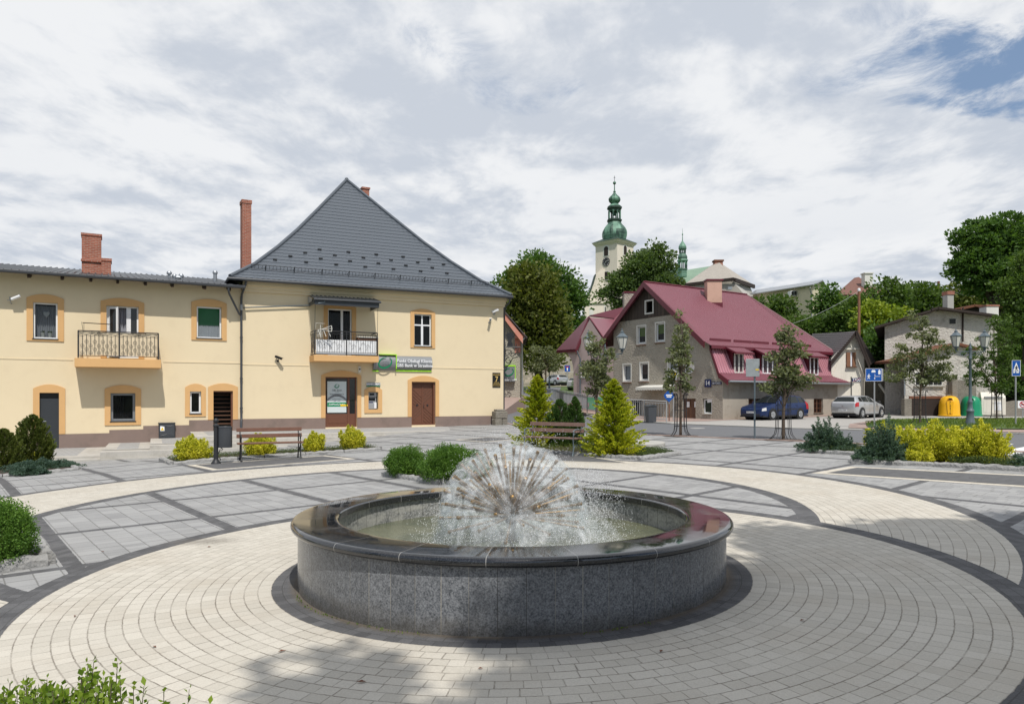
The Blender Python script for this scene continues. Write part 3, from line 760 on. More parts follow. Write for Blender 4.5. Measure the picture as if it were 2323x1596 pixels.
def box_bush(bx, by, top, w, label, lm='leaf_box', n=9000, L=.020, W=.013, name='box_bush', sq=1.0, group=PLG):
    l, h, w = px(bx, by, top, w); st = MB(); limbs(st, (0, 0, 0), [(random.uniform(-.3, .3) * w, random.uniform(-.3, .3) * w, h * random.uniform(.5, .85)) for _ in range(7)], .012)
    blobs = [((random.uniform(-.16, .16) * w, random.uniform(-.16, .16) * w * sq, h * random.uniform(.42, .62)), (w * random.uniform(.30, .38), w * sq * random.uniform(.30, .38), h * random.uniform(.36, .46))) for _ in range(5)] + [((0, 0, h * .38), (w * .46, w * .46 * sq, h * .40))]
    q = blob_crown(blobs, n // 22, 22, .075 * (w ** .5), L, W, up=.6, shell=.72)
    q = q[q[:, :, 2].min(1) > -.02]
    return plant(name, label, 'bush', l, q, lm, st, group=group)
box_bush(920, 1081, 1012, 100, 'smaller round box bush on the left behind the fountain', n=20000, L=.028, W=.019)
box_bush(1012, 1094, 1010, 138, 'larger box bush right against the fountain spray', n=30000, L=.028, W=.019)
box_bush(1075, 1090, 1014, 100, 'box bush mostly hidden behind the fountain spray', n=14000, L=.028, W=.019)
box_bush(-12, 1290, 1138, 180, 'dense box bush at the left edge of the square', n=34000, L=.021, W=.014)
box_bush(1337, 1022, 982, 52, 'low dark bush between the second bench and right golden thuja', 'leaf_olive', 5000, .03, .014)
box_bush(1195, 1010, 992, 46, 'low dark bush at the left end of the second bench', 'leaf_olive', 4000, .03, .014)
def conifer(bx, by, top, w, label, lm, prof, n=260, L=.05, W=.018, spread=.35, up=.55, name='thuja', rag=.18, per=26):
    l, h, w = px(bx, by, top, w); st = MB(); st.tube([(0, 0, 0), (.01, 0, h * .5), (0, .01, h * .93)], [.035, .022, .005], 6); Q = []
    for k in range(n):
        t = (k + random.random()) / n; r = prof(t) * w * .5 * random.uniform(1 - rag * 1.4, 1 + rag); a = random.uniform(0, 2 * PI)
        z = h * t; o = np.array((math.cos(a), math.sin(a), 0)); d = unit(o * (1 - up * .6) + np.array((0, 0, up)))
        ln = max(.06, r * .8) * random.uniform(.7, 1.1); tip = o * r + np.array((0, 0, min(h, z)))
        s = rng.random((per, 1)) ** .7; c = tip - d * ln * (1 - s); side = unit(np.cross(d, rng.normal(0, 1, (per, 3))))
        c = c + side * spread * ln * (1.05 - s) * .42 * rng.random((per, 1))
        Q.append(leaf_quads(c, d + side * .55, L, W, .28))
        if k % 9 == 0: st.tube([(0, 0, max(.02, z - ln * .5)), tuple(tip - d * ln * .3)], [.008, .003], 4)
    q = np.concatenate(Q); q = q[q[:, :, 2].min(1) > .0]
    return plant(name, label, 'conifer', l, q, lm, st, part='foliage', stempart='trunk', group=PLG)
cone = lambda t: (1 - t) ** .66 * min(1, .72 + t * 2)
oval = lambda t: (math.sin(PI * min(1, .16 + t * .84)) ** .6)
conifer(1220, 1014, 850, 112, 'tall golden thuja left of the second bench', 'leaf_gold_thuja', cone, 620, .075, .030, .55, .3, rag=.5, per=54)
conifer(1392, 1034, 860, 132, 'golden thuja to the right of the second bench, with drooping base', 'leaf_gold_thuja', cone, 680, .075, .030, .55, .3, rag=.5, per=54)
conifer(1270, 1015, 905, 62, 'broader green thuja behind the second bench', 'leaf_thuja', oval, 560, .065, .022, .35, .85, per=42)
conifer(1304, 1015, 899, 42, 'slim green thuja behind the right end of the second bench', 'leaf_thuja', oval, 480, .065, .022, .35, .85, per=42)
conifer(74, 1058, 940, 82, 'dark green thuja in front of the grey metal door', 'leaf_olive', oval, 560, .075, .026, .45, .75, per=44)
conifer(6, 1066, 972, 84, 'dark thuja cut by the left edge of the picture', 'leaf_olive', oval, 520, .075, .026, .45, .75, per=44)
def juniper(bx, by, top, w, label, lm, n=80, per=95, up=1.0, L=.052, W=.019, low=.12, name='juniper', rot=None):
    l, h, w = px(bx, by, top, w); st = MB(); Q = []
    for k in range(n):
        a = random.uniform(0, 2 * PI); e = random.random(); el = low + (1 - low) * (1 - e) ** 1.7 * up
        R = w * .5 * (.08 + .92 * e ** .62) * random.uniform(.75, 1.1); z = h * el * random.uniform(.45, 1.12)
        o = Vector((math.cos(a), math.sin(a), 0)); A = np.array((0, 0, .03)); t = o * R + Vector((0, 0, z)); m_ = o * R * .55 + Vector((0, 0, z * .35 + .04))
        if k % 3 == 0: st.tube([A, m_, t], [.010, .007, .002], 4)
        s = .12 + .88 * rng.random((per, 1)) ** .6; B = np.array(m_); C = np.array(t)
        c = (1 - s) ** 2 * A + 2 * s * (1 - s) * B + s * s * C; d = unit(2 * (1 - s) * (B - A) + 2 * s * (C - B))
        side = unit(np.cross(d, rng.normal(0, 1, (per, 3)))); sp = .13 * (w ** .4) * (1.08 - s) ** .7 * np.minimum(1, s * 3)
        c = c + side * sp * rng.random((per, 1)) ** .7
        Q.append(leaf_quads(c, d + side * .7, L, W, .3))
    q = np.concatenate(Q); q = q[q[:, :, 2].min(1) > .0]
    return plant(name, label, 'juniper', l, q, lm, st, group=PLG)
juniper(1872, 1024, 940, 140, 'pointed blue juniper alone in the rear right bed', 'leaf_darkjuniper', 190, 130)
juniper(2004, 1049, 938, 150, 'dark blue juniper spilling over the left end of the right bed', 'leaf_darkjuniper', 240, 140)
juniper(1926, 1024, 982, 44, 'small dark juniper between the two right beds', 'leaf_darkjuniper', 50, 60)
juniper(2395, 1066, 960, 210, 'dark juniper reaching in from the right edge', 'leaf_darkjuniper', 110, 110, up=.8)
juniper(95, 1066, 1034, 190, 'wide low blue juniper draped over the left kerb', 'leaf_bluejuniper', 170, 120, up=.8, low=.3, name='creeping_juniper')
juniper(70, 1078, 1046, 96, 'blue juniper tuft hanging over the front of the kerb', 'leaf_bluejuniper', 80, 90, up=.8, low=.3, name='creeping_juniper')
def cover(pxs, label, lm='leaf_cover', n=5000, h=.16, L=.035, W=.012):
    p = g2(*pxs); xs = [a for a, b in p]; ys = [b for a, b in p]; C = []; tries = 0
    while len(C) < n and tries < n * 30:
        tries += 1; x = random.uniform(min(xs), max(xs)); y = random.uniform(min(ys), max(ys))
        if in_poly(x, y, p):
            k = .5 + .5 * math.sin(x * 5.1 + math.sin(y * 4)) * math.sin(y * 6.3 + 1); C.append((x, y, gz(x, y) + .05 + h * random.random() * (.35 + .65 * k)))
    C = np.array(C); q = leaf_quads(C, unit(rng.normal(0, 1, (len(C), 3)) * (1, 1, .3) + (0, 0, .5)), L, W, .4)
    o = link('ground_cover', quads_mesh('ground_cover', q, lm)); o['kind'] = 'stuff'; o['label'] = label
cover([(372, 1044), (400, 1052), (858, 1019), (828, 1013)], 'low dark ground cover in the narrow bed behind the left bench', n=9000, h=.12)
cover([(1440, 1037), (1460, 1040), (1535, 1031), (1440, 1020)], 'low juniper mat at the corner of the thuja bed', n=4500)
cover([(1815, 1023), (1960, 1032), (1995, 1022), (1885, 1013)], 'green and rusty ground cover in the rear right bed', n=5000)
cover([(2150, 1057), (2420, 1072), (2420, 1056), (2170, 1048)], 'low green juniper mat along the front right kerb', n=9000, h=.2)
cover([(1170, 1015), (1255, 1027), (1440, 1040), (1400, 1018), (1230, 1008)], 'dark ground cover under the golden thujas', 'leaf_olive', n=6000)
def hedge():
    # front hedge, camera side: a row of upright leafy shoots, only the tops enter the picture
    st = MB(); Q = []; l = Vector((-1.45, 2.12, gz(-1.45, 2.1)))
    for k in range(860):
        x = random.uniform(-.85, .62) if k < 560 else random.uniform(-.9, .1); y = random.uniform(-.34, .26)
        top = .822 - .10 * max(0, x + .25) - .04 * random.random() + .055 * (random.random() ** 5) + .03 * math.sin(x * 9)
        a = Vector((x * .96, y * .9, .25)); t = Vector((x + random.uniform(-.05, .05), y + random.uniform(-.05, .05), top))
        if x > .25 and k % 4: continue
        if k >= 560: top -= .05
        st.tube([a, a.lerp(t, .6), t], [.003, .002, .001], 4)
        m = 34 if x < .25 else 18
        for j in range(m):
            s = 1 - (j / m) * .50 ; c = a.lerp(t, s); ang = j * 2.4 + k
            o = Vector((math.cos(ang), math.sin(ang), .85 if j else 2.5)).normalized(); L = .027 * random.uniform(.75, 1.2) * (1.0 if j > 3 else .8)
            c2 = c + o * L * .6
            Q.append(leaf_quads(np.array([c2]), np.array([o]), L, L * .66, .18))
    plant('leafy_hedge', 'bright green leafy hedge shoots in the bottom left foreground', 'hedge', l, np.concatenate(Q), 'leaf_hedge', st)
hedge()
# ------------------------------------------------------------------ fountain
FC = Vector((0, 7, 0))
def fountain():
    t = thing('fountain', 'round granite fountain basin with a dandelion sphere of brass jets', 'fountain', FC)
    mb = MB(); mb.lathe([(1.972, -.12), (1.972, .485)], n=124); mb.f = [f for f in mb.f if len(f) == 4]; mb.build('basin_wall', 'granite_panel', t, smooth=50)
    mb = MB(); mb.lathe([(1.66, .0), (1.66, .485)], n=96); mb.f = [f for f in mb.f if len(f) == 4]
    o = mb.build('inner_wall', 'granite_inner', t, smooth=50); o.data.flip_normals()
    pr = [(1.622, .480), (1.975, .470)]
    for k in range(9):
        a = -PI / 2 + PI * k / 8; pr.append((2.000 + .034 * math.cos(a), .508 + .036 * math.sin(a)))
    pr += [(1.985, .5445), (1.66, .5445), (1.64, .544), (1.628, .541), (1.622, .534), (1.622, .528)]
    mb = MB(); mb.lathe(pr, n=160, close=True); mb.build('coping', 'polished_coping', t, smooth=40)
    hub = MB(); hub.ball((0, 0, .50), .085, 12); hub.tube([(0, 0, .05), (0, 0, .44)], .035, 12); hub.build('hub', 'brass_dark', t, smooth=60)
    mb = MB(); mb.tube([(0, 0, .06), (0, 0, .66)], .0112, 8); mb.lathe([(.0112, .655), (.0158, .662), (.0162, .695), (.011, .698)], n=10)
    me = None; dirs = []
    N = 72
    for k in range(N):
        zc = 1 - (k + .5) / N * 1.20; a = k * 2.39996; r = math.sqrt(max(0, 1 - zc * zc)); dirs.append(Vector((r * math.cos(a), r * math.sin(a), zc)))
    for d in dirs:
        if me is None:
            o = mb.build('nozzle_pipe', 'brass', t, smooth=50); me = o.data
        else: o = link('nozzle_pipe', me, t)
        o.location = (0, 0, .50); o.rotation_euler = d.to_track_quat('Z', 'Y').to_euler()
    # water in the basin
    wv = MB(); wv.lathe([(.001, .27), (.4, .27), (.8, .27), (1.2, .27), (1.66, .27)], n=64); wv.f = [f for f in wv.f if len(f) == 4]; wv.mi = [0] * len(wv.f)
    w = wv.build('fountain_water', 'pool_water', smooth=60); w.location = FC; struct(w); w['label'] = 'shallow olive water rippling in the granite basin'
    # spray: one cupped film per jet, a falling curtain and thousands of drops
    fm = MB(); fm.mi = []
    for d in dirs:
        q = d.to_track_quat('Z', 'Y').to_matrix(); R = random.uniform(.13, .18); c = Vector((0, 0, .50)) + d * .705; n = 14; rings = []
        for i, (rr, dz) in enumerate(((.06, .008), (.35, .012), (.65, -.004), (.88, -.04), (1.0, -.085))):
            rings.append([c + q @ Vector((rr * R * math.cos(2 * PI * k / n), rr * R * math.sin(2 * PI * k / n), dz + random.uniform(-.004, .004))) + Vector((.02 * rr, 0, -.02 * rr * rr)) for k in range(n)])
        vs = [v for r_ in rings for v in r_]; fsx = [(i * n + k, i * n + (k + 1) % n, (i + 1) * n + (k + 1) % n, (i + 1) * n + k) for i in range(4) for k in range(n)]
        vs = [v if v.z > .28 else Vector((v.x, v.y, .28)) for v in vs]
        fm.add(vs, fsx)
    sp = fm.build('water_spray', ['water_film', 'water_curtain'], smooth=180); sp.location = FC
    tag(sp, 'glassy white spray bursting from the brass jets', None, kind='stuff')
    cu = MB()
    for R0, R1, sk in ((.70, .80, .05), (.74, .90, .09)):
        n = 72; pr = [(R0 * .92, .62), (R0, .52), (R0 * .5 + R1 * .5, .42), (R1, .27)]; vs = []
        for i, (r, z) in enumerate(pr):
            for k in range(n):
                a = 2 * PI * k / n; q = r * (1 + .04 * math.sin(a * 9 + i) + .02 * math.sin(a * 23)); vs.append((q * math.cos(a) + sk * i * .6, q * math.sin(a), z))
        cu.add(vs, [(i * n + k, i * n + (k + 1) % n, (i + 1) * n + (k + 1) % n, (i + 1) * n + k) for i in range(3) for k in range(n)])
    c = cu.build('falling_water', 'water_curtain', smooth=180); c.location = FC; tag(c, 'thin curtain of water falling from the spray into the basin', None, kind='stuff')
    # drops
    pts = []; rad = []
    n1 = 1900; u = unit(rng.normal(0, 1, (n1, 3))); u[:, 2] = np.abs(u[:, 2]) * 1.0 - .12; u = unit(u)
    p = u * (.74 + rng.normal(0, .035, (n1, 1))) + (0.02, 0, .50); pts.append(p); rad.append(rng.uniform(.0012, .0034, n1))
    n2 = 800; u = unit(rng.normal(0, 1, (n2, 3))); p = u * rng.uniform(.12, .70, (n2, 1)) ** .8 * (1, 1, .8) + (0, 0, .55); pts.append(p); rad.append(rng.uniform(.001, .003, n2))
    n3 = 4200; a = rng.uniform(0, 2 * PI, n3); r = .78 + rng.normal(0, .12, n3); z = .28 + rng.random(n3) ** 2 * .32
    pts.append(np.stack([r * np.cos(a) + .06, r * np.sin(a), z], 1)); rad.append(rng.uniform(.0012, .0042, n3))
    n4 = 6800; a = rng.normal(0, .9, n4); r = .74 + np.abs(rng.normal(0, .17, n4)); z = .30 + rng.random(n4) * .66 * np.clip(1.25 - (r - .7) * 1.6, .1, 1)
    pts.append(np.stack([r * np.cos(a), r * np.sin(a) * .9, z], 1)); rad.append(rng.uniform(.0010, .0030, n4))
    n5 = 500; pts.append(rng.normal(0, 1, (n5, 3)) * (.25, .25, .05) + (0.05, 0, 1.27)); rad.append(rng.uniform(.0012, .003, n5))
    p = np.concatenate(pts); r = np.concatenate(rad)[:, None]; k = p[:, 2] > .275; p = p[k]; r = r[k]; n = len(p)
    o6 = np.array([(1, 0, 0), (0, 1, 0), (-1, 0, 0), (0, -1, 0), (0, 0, 1.25), (0, 0, -1.25)])
    Vv = (p[:, None, :] + o6[None] * r[:, None, :]).reshape(-1, 3)
    tr = np.array([(0, 1, 4), (1, 2, 4), (2, 3, 4), (3, 0, 4), (1, 0, 5), (2, 1, 5), (3, 2, 5), (0, 3, 5)])
    Fv = (tr[None] + (np.arange(n) * 6)[:, None, None]).reshape(-1)
    me = bpy.data.meshes.new('water_drops'); me.vertices.add(n * 6); me.vertices.foreach_set('co', Vv.reshape(-1).astype(np.float32))
    me.loops.add(len(Fv)); me.loops.foreach_set('vertex_index', Fv.astype(np.int32)); me.polygons.add(n * 8); me.polygons.foreach_set('loop_start', np.arange(n * 8, dtype=np.int32) * 3)
    me.update(calc_edges=True); me.polygons.foreach_set('use_smooth', [True] * (n * 8)); me.materials.append(M('water_drop'))
    o = link('water_drops', me); o.location = FC; tag(o, 'flying water drops and mist round the fountain jets', None, kind='stuff')
fountain()
def weeds():
    C = []
    for k in range(120):
        a = random.choice((-2.35, -2.1, -1.95, -2.6, -1.2)) + random.gauss(0, .07); C.append((1.99 * math.cos(a) + random.uniform(0, .05) * math.cos(a), 7 + 1.99 * math.sin(a) + random.uniform(0, .05) * math.sin(a), gz(1.9 * math.cos(a), 7 + 1.9 * math.sin(a)) + .016))
    o = link('weeds', quads_mesh('weeds', leaf_quads(np.array(C), np.tile((0, 0, 1.0), (len(C), 1)), .022, .008, .6), 'grass_blade')); o['kind'] = 'stuff'; o['label'] = 'tiny weeds growing along the foot of the granite basin'
weeds()
# ------------------------------------------------------------------ benches, bin, tree-pit disc
def bench(name, label, loc, rz, wood='bench_wood', iron='black_iron', Lh=.78):
    t = thing(name, label, 'bench', loc, rz, 'park benches on the square')
    def plank(nm, y, z, ty, tz, ang):
        mb = MB(); mb.box(-Lh - .05, Lh + .05, -ty / 2, ty / 2, -tz / 2, tz / 2); o = mb.build(nm, wood, t, bevel=.006); o.location = (0, y, z); o.rotation_euler = (ang, 0, 0)
    plank('seat_plank', -.155, .445, .12, .035, .03); plank('seat_plank', -.02, .44, .12, .035, .0); plank('seat_plank', .11, .445, .11, .035, -.05)
    plank('back_plank', .205, .625, .03, .10, -.2); plank('back_plank', .24, .785, .03, .10, -.2)
    for s in (-1, 1):
        x = s * (Lh - .04); mb = MB(); r = .016
        mb.tube([(x, -.25, 0), (x, -.225, .05), (x, -.19, .22), (x, -.21, .40), (x, -.22, .425)], [.03, .02, r, r, r], 8)
        mb.tube([(x, .29, 0), (x, .265, .05), (x, .20, .22), (x, .17, .40), (x, .20, .55), (x, .25, .84)], [.03, .02, r, r, r, .012], 8)
        mb.tube([(x, -.24, .425), (x, .19, .415)], .014, 8)
        mb.tube([(x, -.20, .15), (x, -.12, .26), (x, .0, .30), (x, .12, .27), (x, .20, .16)], .011, 8)
        arm = [(x, .215, .64), (x, .10, .665), (x, -.06, .67), (x, -.17, .645), (x, -.20, .58), (x, -.165, .535), (x, -.12, .55), (x, -.125, .59), (x, -.15, .595)]
        mb.tube(arm, [.014, .016, .017, .017, .015, .013, .012, .010, .007], 8)
        mb.tube([(x, -.19, .42), (x, -.20, .50), (x, -.195, .60)], .012, 8)
        mb.tube([(x, -.19, .40), (x, -.10, .36), (x, -.02, .22), (x, .02, .31)], .008, 6)
        mb.build('iron_end', iron, t, smooth=60)
    return t
p0, p1 = G(535, 1048), G(683, 1040); c = (p0 + p1) / 2; d = p1 - p0; rz1 = math.atan2(d.y, d.x)
bench('park_bench', 'red brown wooden bench beside the litter bin at left', (c.x, c.y + .12, gz(c.x, c.y) + .014), rz1)
c = Vector((1.05, 19.05)); bench('park_bench', 'worn faded bench in front of the green thujas', (c.x, c.y, gz(c.x, c.y) + .02), math.radians(-34), 'old_bench_wood', 'grey_iron')
def bin_():
    l = G(490, 1052); t = thing('litter_bin', 'black litter bin hung on a ball-topped post', 'litter bin', (l.x, l.y, l.z + .014), rz1)
    mb = MB(); mb.lathe([(.12, 0), (.12, .02), (.085, .06), (.062, .10), (.055, .14), (.055, .93), (.072, .94), (.072, .965), (.045, .985), (.03, 1.01), (.045, 1.03), (.068, 1.07), (.068, 1.09), (.05, 1.125), (.001, 1.14)], n=20); mb.build('post', 'black_iron', t, smooth=45)
    mb = MB(); mb.lathe([(.165, .40), (.168, .41), (.168, .90), (.175, .905), (.175, .925), (.165, .93), (.16, .92), (.16, .89), (.001, .88)], c=(.215, -.02, 0), n=24); mb.lathe([(.171, .855), (.171, .865), (.166, .866)], c=(.215, -.02, 0), n=24); mb.build('bucket', 'drain_grey', t, smooth=45)
    mb = MB(); mb.tube([(.05, 0, .42), (.10, 0, .40), (.16, 0, .36), (.13, 0, .32), (.10, 0, .36), (.06, 0, .24)], .012, 6); mb.build('bracket', 'black_iron', t, smooth=60)
bin_()
def disc():
    l = G(1430, 1011); t = thing('concrete_disc', 'low round concrete plinth with a dark slab behind the golden thuja', 'plinth', (l.x, l.y, l.z))
    mb = MB(); mb.lathe([(1.02, -.1), (1.02, .11), (1.0, .13), (.001, .13)], n=48); mb.build('ring', 'concrete', t, smooth=40)
    mb = MB(); mb.box(-.75, .15, -.45, .45, .13, .19); mb.build('slab', 'dark_metal', t, bevel=.01)
disc()
for i, (x, y, a) in enumerate(((233, 1253, .3), (475, 1242, 1.2), (1090, 1520, .2), (170, 1010 + 390, 2.0), (640, 1480, .7), (700, 1300, 1.7), (1820, 1410, .5), (2200, 1085, 2.2), (1500, 1480, 1.1), (820, 1550, .1), (350, 1470, 2.5))):
    l = G(x, y); mb = MB(); s = random.uniform(.018, .03); mb.add([(-s, 0, .006), (0, -s * .45, .010), (s, 0, .005), (0, s * .45, .012)], [(0, 1, 2, 3)]); o = mb.build('fallen_leaf', 'rust'); o.location = (l.x, l.y, l.z + .008); o.rotation_euler = (0, 0, a)
    tag(o, 'small dry leaf lying on the paving of the square', 'leaf', 'dry leaves lying on the paving')
# ------------------------------------------------------------------ the two cream houses
def fsx(x, u, off=0.0):
    n = Vector((u.y, -u.x)); t = (x - CX) / F; ox = O.x + n.x * off; oy = O.y + n.y * off
    return (t * oy - ox) / (u.x - t * u.y)
def fzx(x, y, u, off=0.0):
    n = Vector((u.y, -u.x)); return EYE + (HY - y) / F * (O.y + n.y * off + fsx(x, u, off) * u.y)
def rect(u, x0, y0, x1, y1, off=0.0):
    xm = (x0 + x1) / 2
    return fsx(x0, u, off), fsx(x1, u, off), fzx(xm, y1, u, off), fzx(xm, y0, u, off)
def wall_open(mb, s0, s1, z0, z1, ops, depth=.17, room=.9, y=0.0, mi=(0, 1)):
    """front wall at y with real openings: reveals go in, a dark room closes each one"""
    S = sorted({s0, s1, *[v for o in ops for v in o[:2]]}); Z = sorted({z0, z1, *[v for o in ops for v in o[2:4]]})
    mb.cur = mi[0]
    for i in range(len(S) - 1):
        for j in range(len(Z) - 1):
            a, b, c, d = S[i], S[i + 1], Z[j], Z[j + 1]; m = ((a + b) / 2, (c + d) / 2)
            if any(o[0] < m[0] < o[1] and o[2] < m[1] < o[3] for o in ops): continue
            mb.quad((a, y, c), (b, y, c), (b, y, d), (a, y, d))
    for o in ops:
        a, b, c, d = o[:4]
        for (p, q, k) in ((y, y + depth, mi[0]), (y + depth, y + room, mi[1])):
            mb.cur = k
            mb.quad((a, p, c), (a, q, c), (a, q, d), (a, p, d)); mb.quad((b, p, c), (b, p, d), (b, q, d), (b, q, c))
            mb.quad((a, p, d), (a, q, d), (b, q, d), (b, p, d)); mb.quad((a, p, c), (b, p, c), (b, q, c), (a, q, c))
        mb.cur = mi[1]; mb.quad((a, y + room, c), (b, y + room, c), (b, y + room, d), (a, y + room, d))
    mb.cur = 0
def surround(parent, o, so, foot=False, arch=.16, m='trim_plaster'):
    """raised render band with a shallow arched head; o opening, so outer rectangle (s0,s1,z0,z1)"""
    a, b, c, d = o; A, B, C, D = so; mb = MB(); y0, y1 = -.04, .01
    mb.prism([(A, C), (a, C), (a, d), (A, d)], 'y', y0, y1); mb.prism([(b, C), (B, C), (B, d), (b, d)], 'y', y0, y1)
    if not foot: mb.prism([(a, C), (b, C), (b, c), (a, c)], 'y', y0, y1)
    n = 12; top = [(A + (B - A) * k / n, D - arch + arch * (1 - ((k / n) * 2 - 1) ** 2)) for k in range(n + 1)]
    mb.prism([(A, d)] + top + [(B, d)], 'y', y0, y1)
    return mb.build('surround', m, parent)
def frame_rect(mb, a, b, c, d, w, y0, y1):
    mb.box(a, a + w, y0, y1, c, d); mb.box(b - w, b, y0, y1, c, d); mb.box(a + w, b - w, y0, y1, c, c + w); mb.box(a + w, b - w, y0, y1, d - w, d)
def window(parent, o, y=.10, w=.06, mull=(), trans=None, sill=True, m='white_plastic', glass='window_glass', name='window', silm='dark_metal'):
    a, b, c, d = o; mb = MB(); frame_rect(mb, a + .003, b - .003, c + .003, d - .003, w, y, y + .06)
    for s in mull: mb.box(a + (b - a) * s - .055, a + (b - a) * s + .055, y + .005, y + .055, c + w, (d - w) if trans is None else c + (d - c) * trans - .03)
    if trans is not None:
        z = c + (d - c) * trans; mb.box(a + w, b - w, y + .004, y + .056, z - .035, z + .035); mb.box((a + b) / 2 - .035, (a + b) / 2 + .035, y + .006, y + .054, z + .035, d - w)
    f = mb.build(name, m, parent, bevel=.006)
    g = MB(); g.quad((a + w, y + .03, c + w), (b - w, y + .03, c + w), (b - w, y + .03, d - w), (a + w, y + .03, d - w)); g.build('pane', glass, f)
    if sill: k = MB(); k.box(a - .03, b + .03, -.065, y, c - .028, c + .004); k.build('sill', silm, f)
    return f
def curtain(parent, a, b, c, d, y, m='curtain', folds=9, amp=.025, name='curtain'):
    mb = MB(); n = folds * 6; pts = [(a + (b - a) * k / n, y + amp * math.sin(k / 6 * 2 * PI) + amp * .4 * math.sin(k * .37)) for k in range(n + 1)]
    for k in range(n): mb.quad((pts[k][0], pts[k][1], c), (pts[k + 1][0], pts[k + 1][1], c), (pts[k + 1][0], pts[k + 1][1], d), (pts[k][0], pts[k][1], d))
    return mb.build(name, m, parent, smooth=80)
def onwall(name, label, cat, s, y, z, rz=RZ, u=U, group=None):
    n = Vector((u.y, -u.x, 0)); l = O + u * s - n * y; return thing(name, label, cat, (l.x, l.y, z), rz, group)
def left_house():
    u = UL; t = thing('cream_row_house', 'long cream house with orange window bands and a balcony screened in beige cloth', 'house', (O.x, O.y, 0), RZL)
    R = lambda *a: rect(u, *a); off = .03
    sL = fsx(-60, u) - 8; sR = -.02
    w1 = R(75, 686.3, 130.8, 768.2); bd = R(241.6, 694.3, 314.3, 812); w3 = R(446.2, 695.5, 502.4, 767); d1 = R(89.6, 890.5, 133.9, 1018)
    wl = R(250.8, 891.3, 307, 954.8); ws = R(430.8, 887.4, 456.2, 937.4); sdoor = R(483.9, 886.3, 528.2, 981)
    zb = fzx(300, 818.5, u)           # belt line
    wall = MB(); wall_open(wall, sL, sR, -1.2, 6.44, [w1, bd, w3, d1, wl, ws, sdoor])
    wall.box(sL, sR, 8.0, 8.2, -1.2, 6.5); wall.quad((sL, 0, -1.2), (sL, 8, -1.2), (sL, 8, 6.44), (sL, 0, 6.44))
    wall.build('wall', ['cream_plaster', 'interior'], t)
    for a, b in ((sL, fsx(166, u)), (fsx(370, u), sR - .05)): mb = MB(); mb.box(a, b, -.018, .01, zb - .022, zb + .022); mb.build('belt_course', 'cream_plaster', t)
    pl = MB(); xs = [-60, 90, 135, 248, 325, 427, 483]; tops = [985, 985, 984.5, 975.5, 964, 952.5, 952]
    segs = [(sL, d1[0], fzx(90, 986, u)), (d1[1], fsx(248, u), fzx(200, 982.8, u)), (fsx(248, u), fsx(325, u), fzx(287, 974, u)), (fsx(325, u), fsx(429, u), fzx(377, 964.5, u)), (fsx(429, u), sdoor[0], fzx(455, 952.2, u)), (sdoor[1], sR, fzx(545, 950, u))]
    for a, b, z in segs: pl = MB(); pl.box(a, b, -.022, .01, -1.2, z); pl.build('plinth', 'plinth_plaster', t)
    so = lambda o, l=.21, r=.21, b_=.09, top=.33: (o[0] - l, o[1] + r, o[2] - b_, o[3] + top)
    for o, kw in ((w1, {}), (bd, dict(b_=0)), (w3, {}), (wl, dict(b_=.16)), (ws, dict(l=.19, r=.19, b_=.13))): surround(t, o, so(o, **kw))
    for o, zz in ((d1, fzx(140, 984, u)), (sdoor, fzx(530, 951, u))): surround(t, o, (o[0] - .21, o[1] + .21, zz, o[3] + .33), foot=True)
    # windows
    f = window(t, w1); curtain(f, w1[0] + .07, w1[1] - .07, w1[2] + .07, w1[3] - .1, .36)
    ht = MB(); q = [(0, -.13), (.11, .02), (.10, .09), (.05, .115), (0, .08), (-.05, .115), (-.10, .09), (-.11, .02)]; ht.prism(q, 'y', .23, .24); shift(ht, (w1[0] + w1[1]) / 2 + .02, 0, w1[2] + .98); ht.build('heart_ornament', 'white_plastic', f)
    for dx in (-.10, .14):
        pt = onwall('flower_pot', ('left' if dx < 0 else 'right') + ' one of two white pots on the heart-decorated window sill', 'flower pot', (w1[0] + w1[1]) / 2 + dx, .24, w1[2] + .07, RZL, UL)
        mb = MB(); mb.lathe([(.06, 0), (.075, .18), (.001, .18)], n=14); mb.build('pot', 'flower_pot', pt, smooth=40)
        link('plant', quads_mesh('plant', blob_crown([((0, 0, .21), (.08, .08, .05))], 20, 10, .02, .03, .02), 'leaf_mid'), pt)
    # balcony door: one leaf open
    a, b, c, d = bd; f = MB(); frame_rect(f, a, b, c, d, .06, .10, .16); m_ = a + (b - a) * .62; f.box(m_, m_ + .16, .10, .165, c + .06, d - .06); f.box(m_ + .16, b - .06, .11, .15, c + .06, c + .5); f = f.build('balcony_door', 'white_plastic', t)
    g = MB(); g.quad((m_ + .16, .13, c + .5), (b - .06, .13, c + .5), (b - .06, .13, d - .06), (m_ + .16, .13, d - .06)); g.build('pane', 'dark_pane', f)
    lf = MB(); frame_rect(lf, 0, .46, c + .06, d - .06, .07, -.025, .025); lf = lf.build('open_leaf', 'white_plastic', f); g = MB(); g.quad((.07, 0, c + .13), (.39, 0, c + .13), (.39, 0, d - .13), (.07, 0, d - .13)); k = g.build('leaf_pane', 'dark_pane', f)
    for o in (lf, k): o.location = (a + .07, .12, 0); o.rotation_euler = (0, 0, -.75)
    curtain(f, a + .42, m_, c + .06, d - .06, .30, 'curtain', 5, .05)
    f = window(t, w3); bl = MB(); bl.box(w3[0] + .06, w3[1] - .06, .20, .21, w3[2] + (w3[3] - w3[2]) * .40, w3[3] - .06); bl.build('blind', 'green_blind', f); curtain(f, w3[0] + .06, w3[1] - .06, w3[2] + .08, w3[2] + (w3[3] - w3[2]) * .42, .20, 'net_curtain', 12, .012)
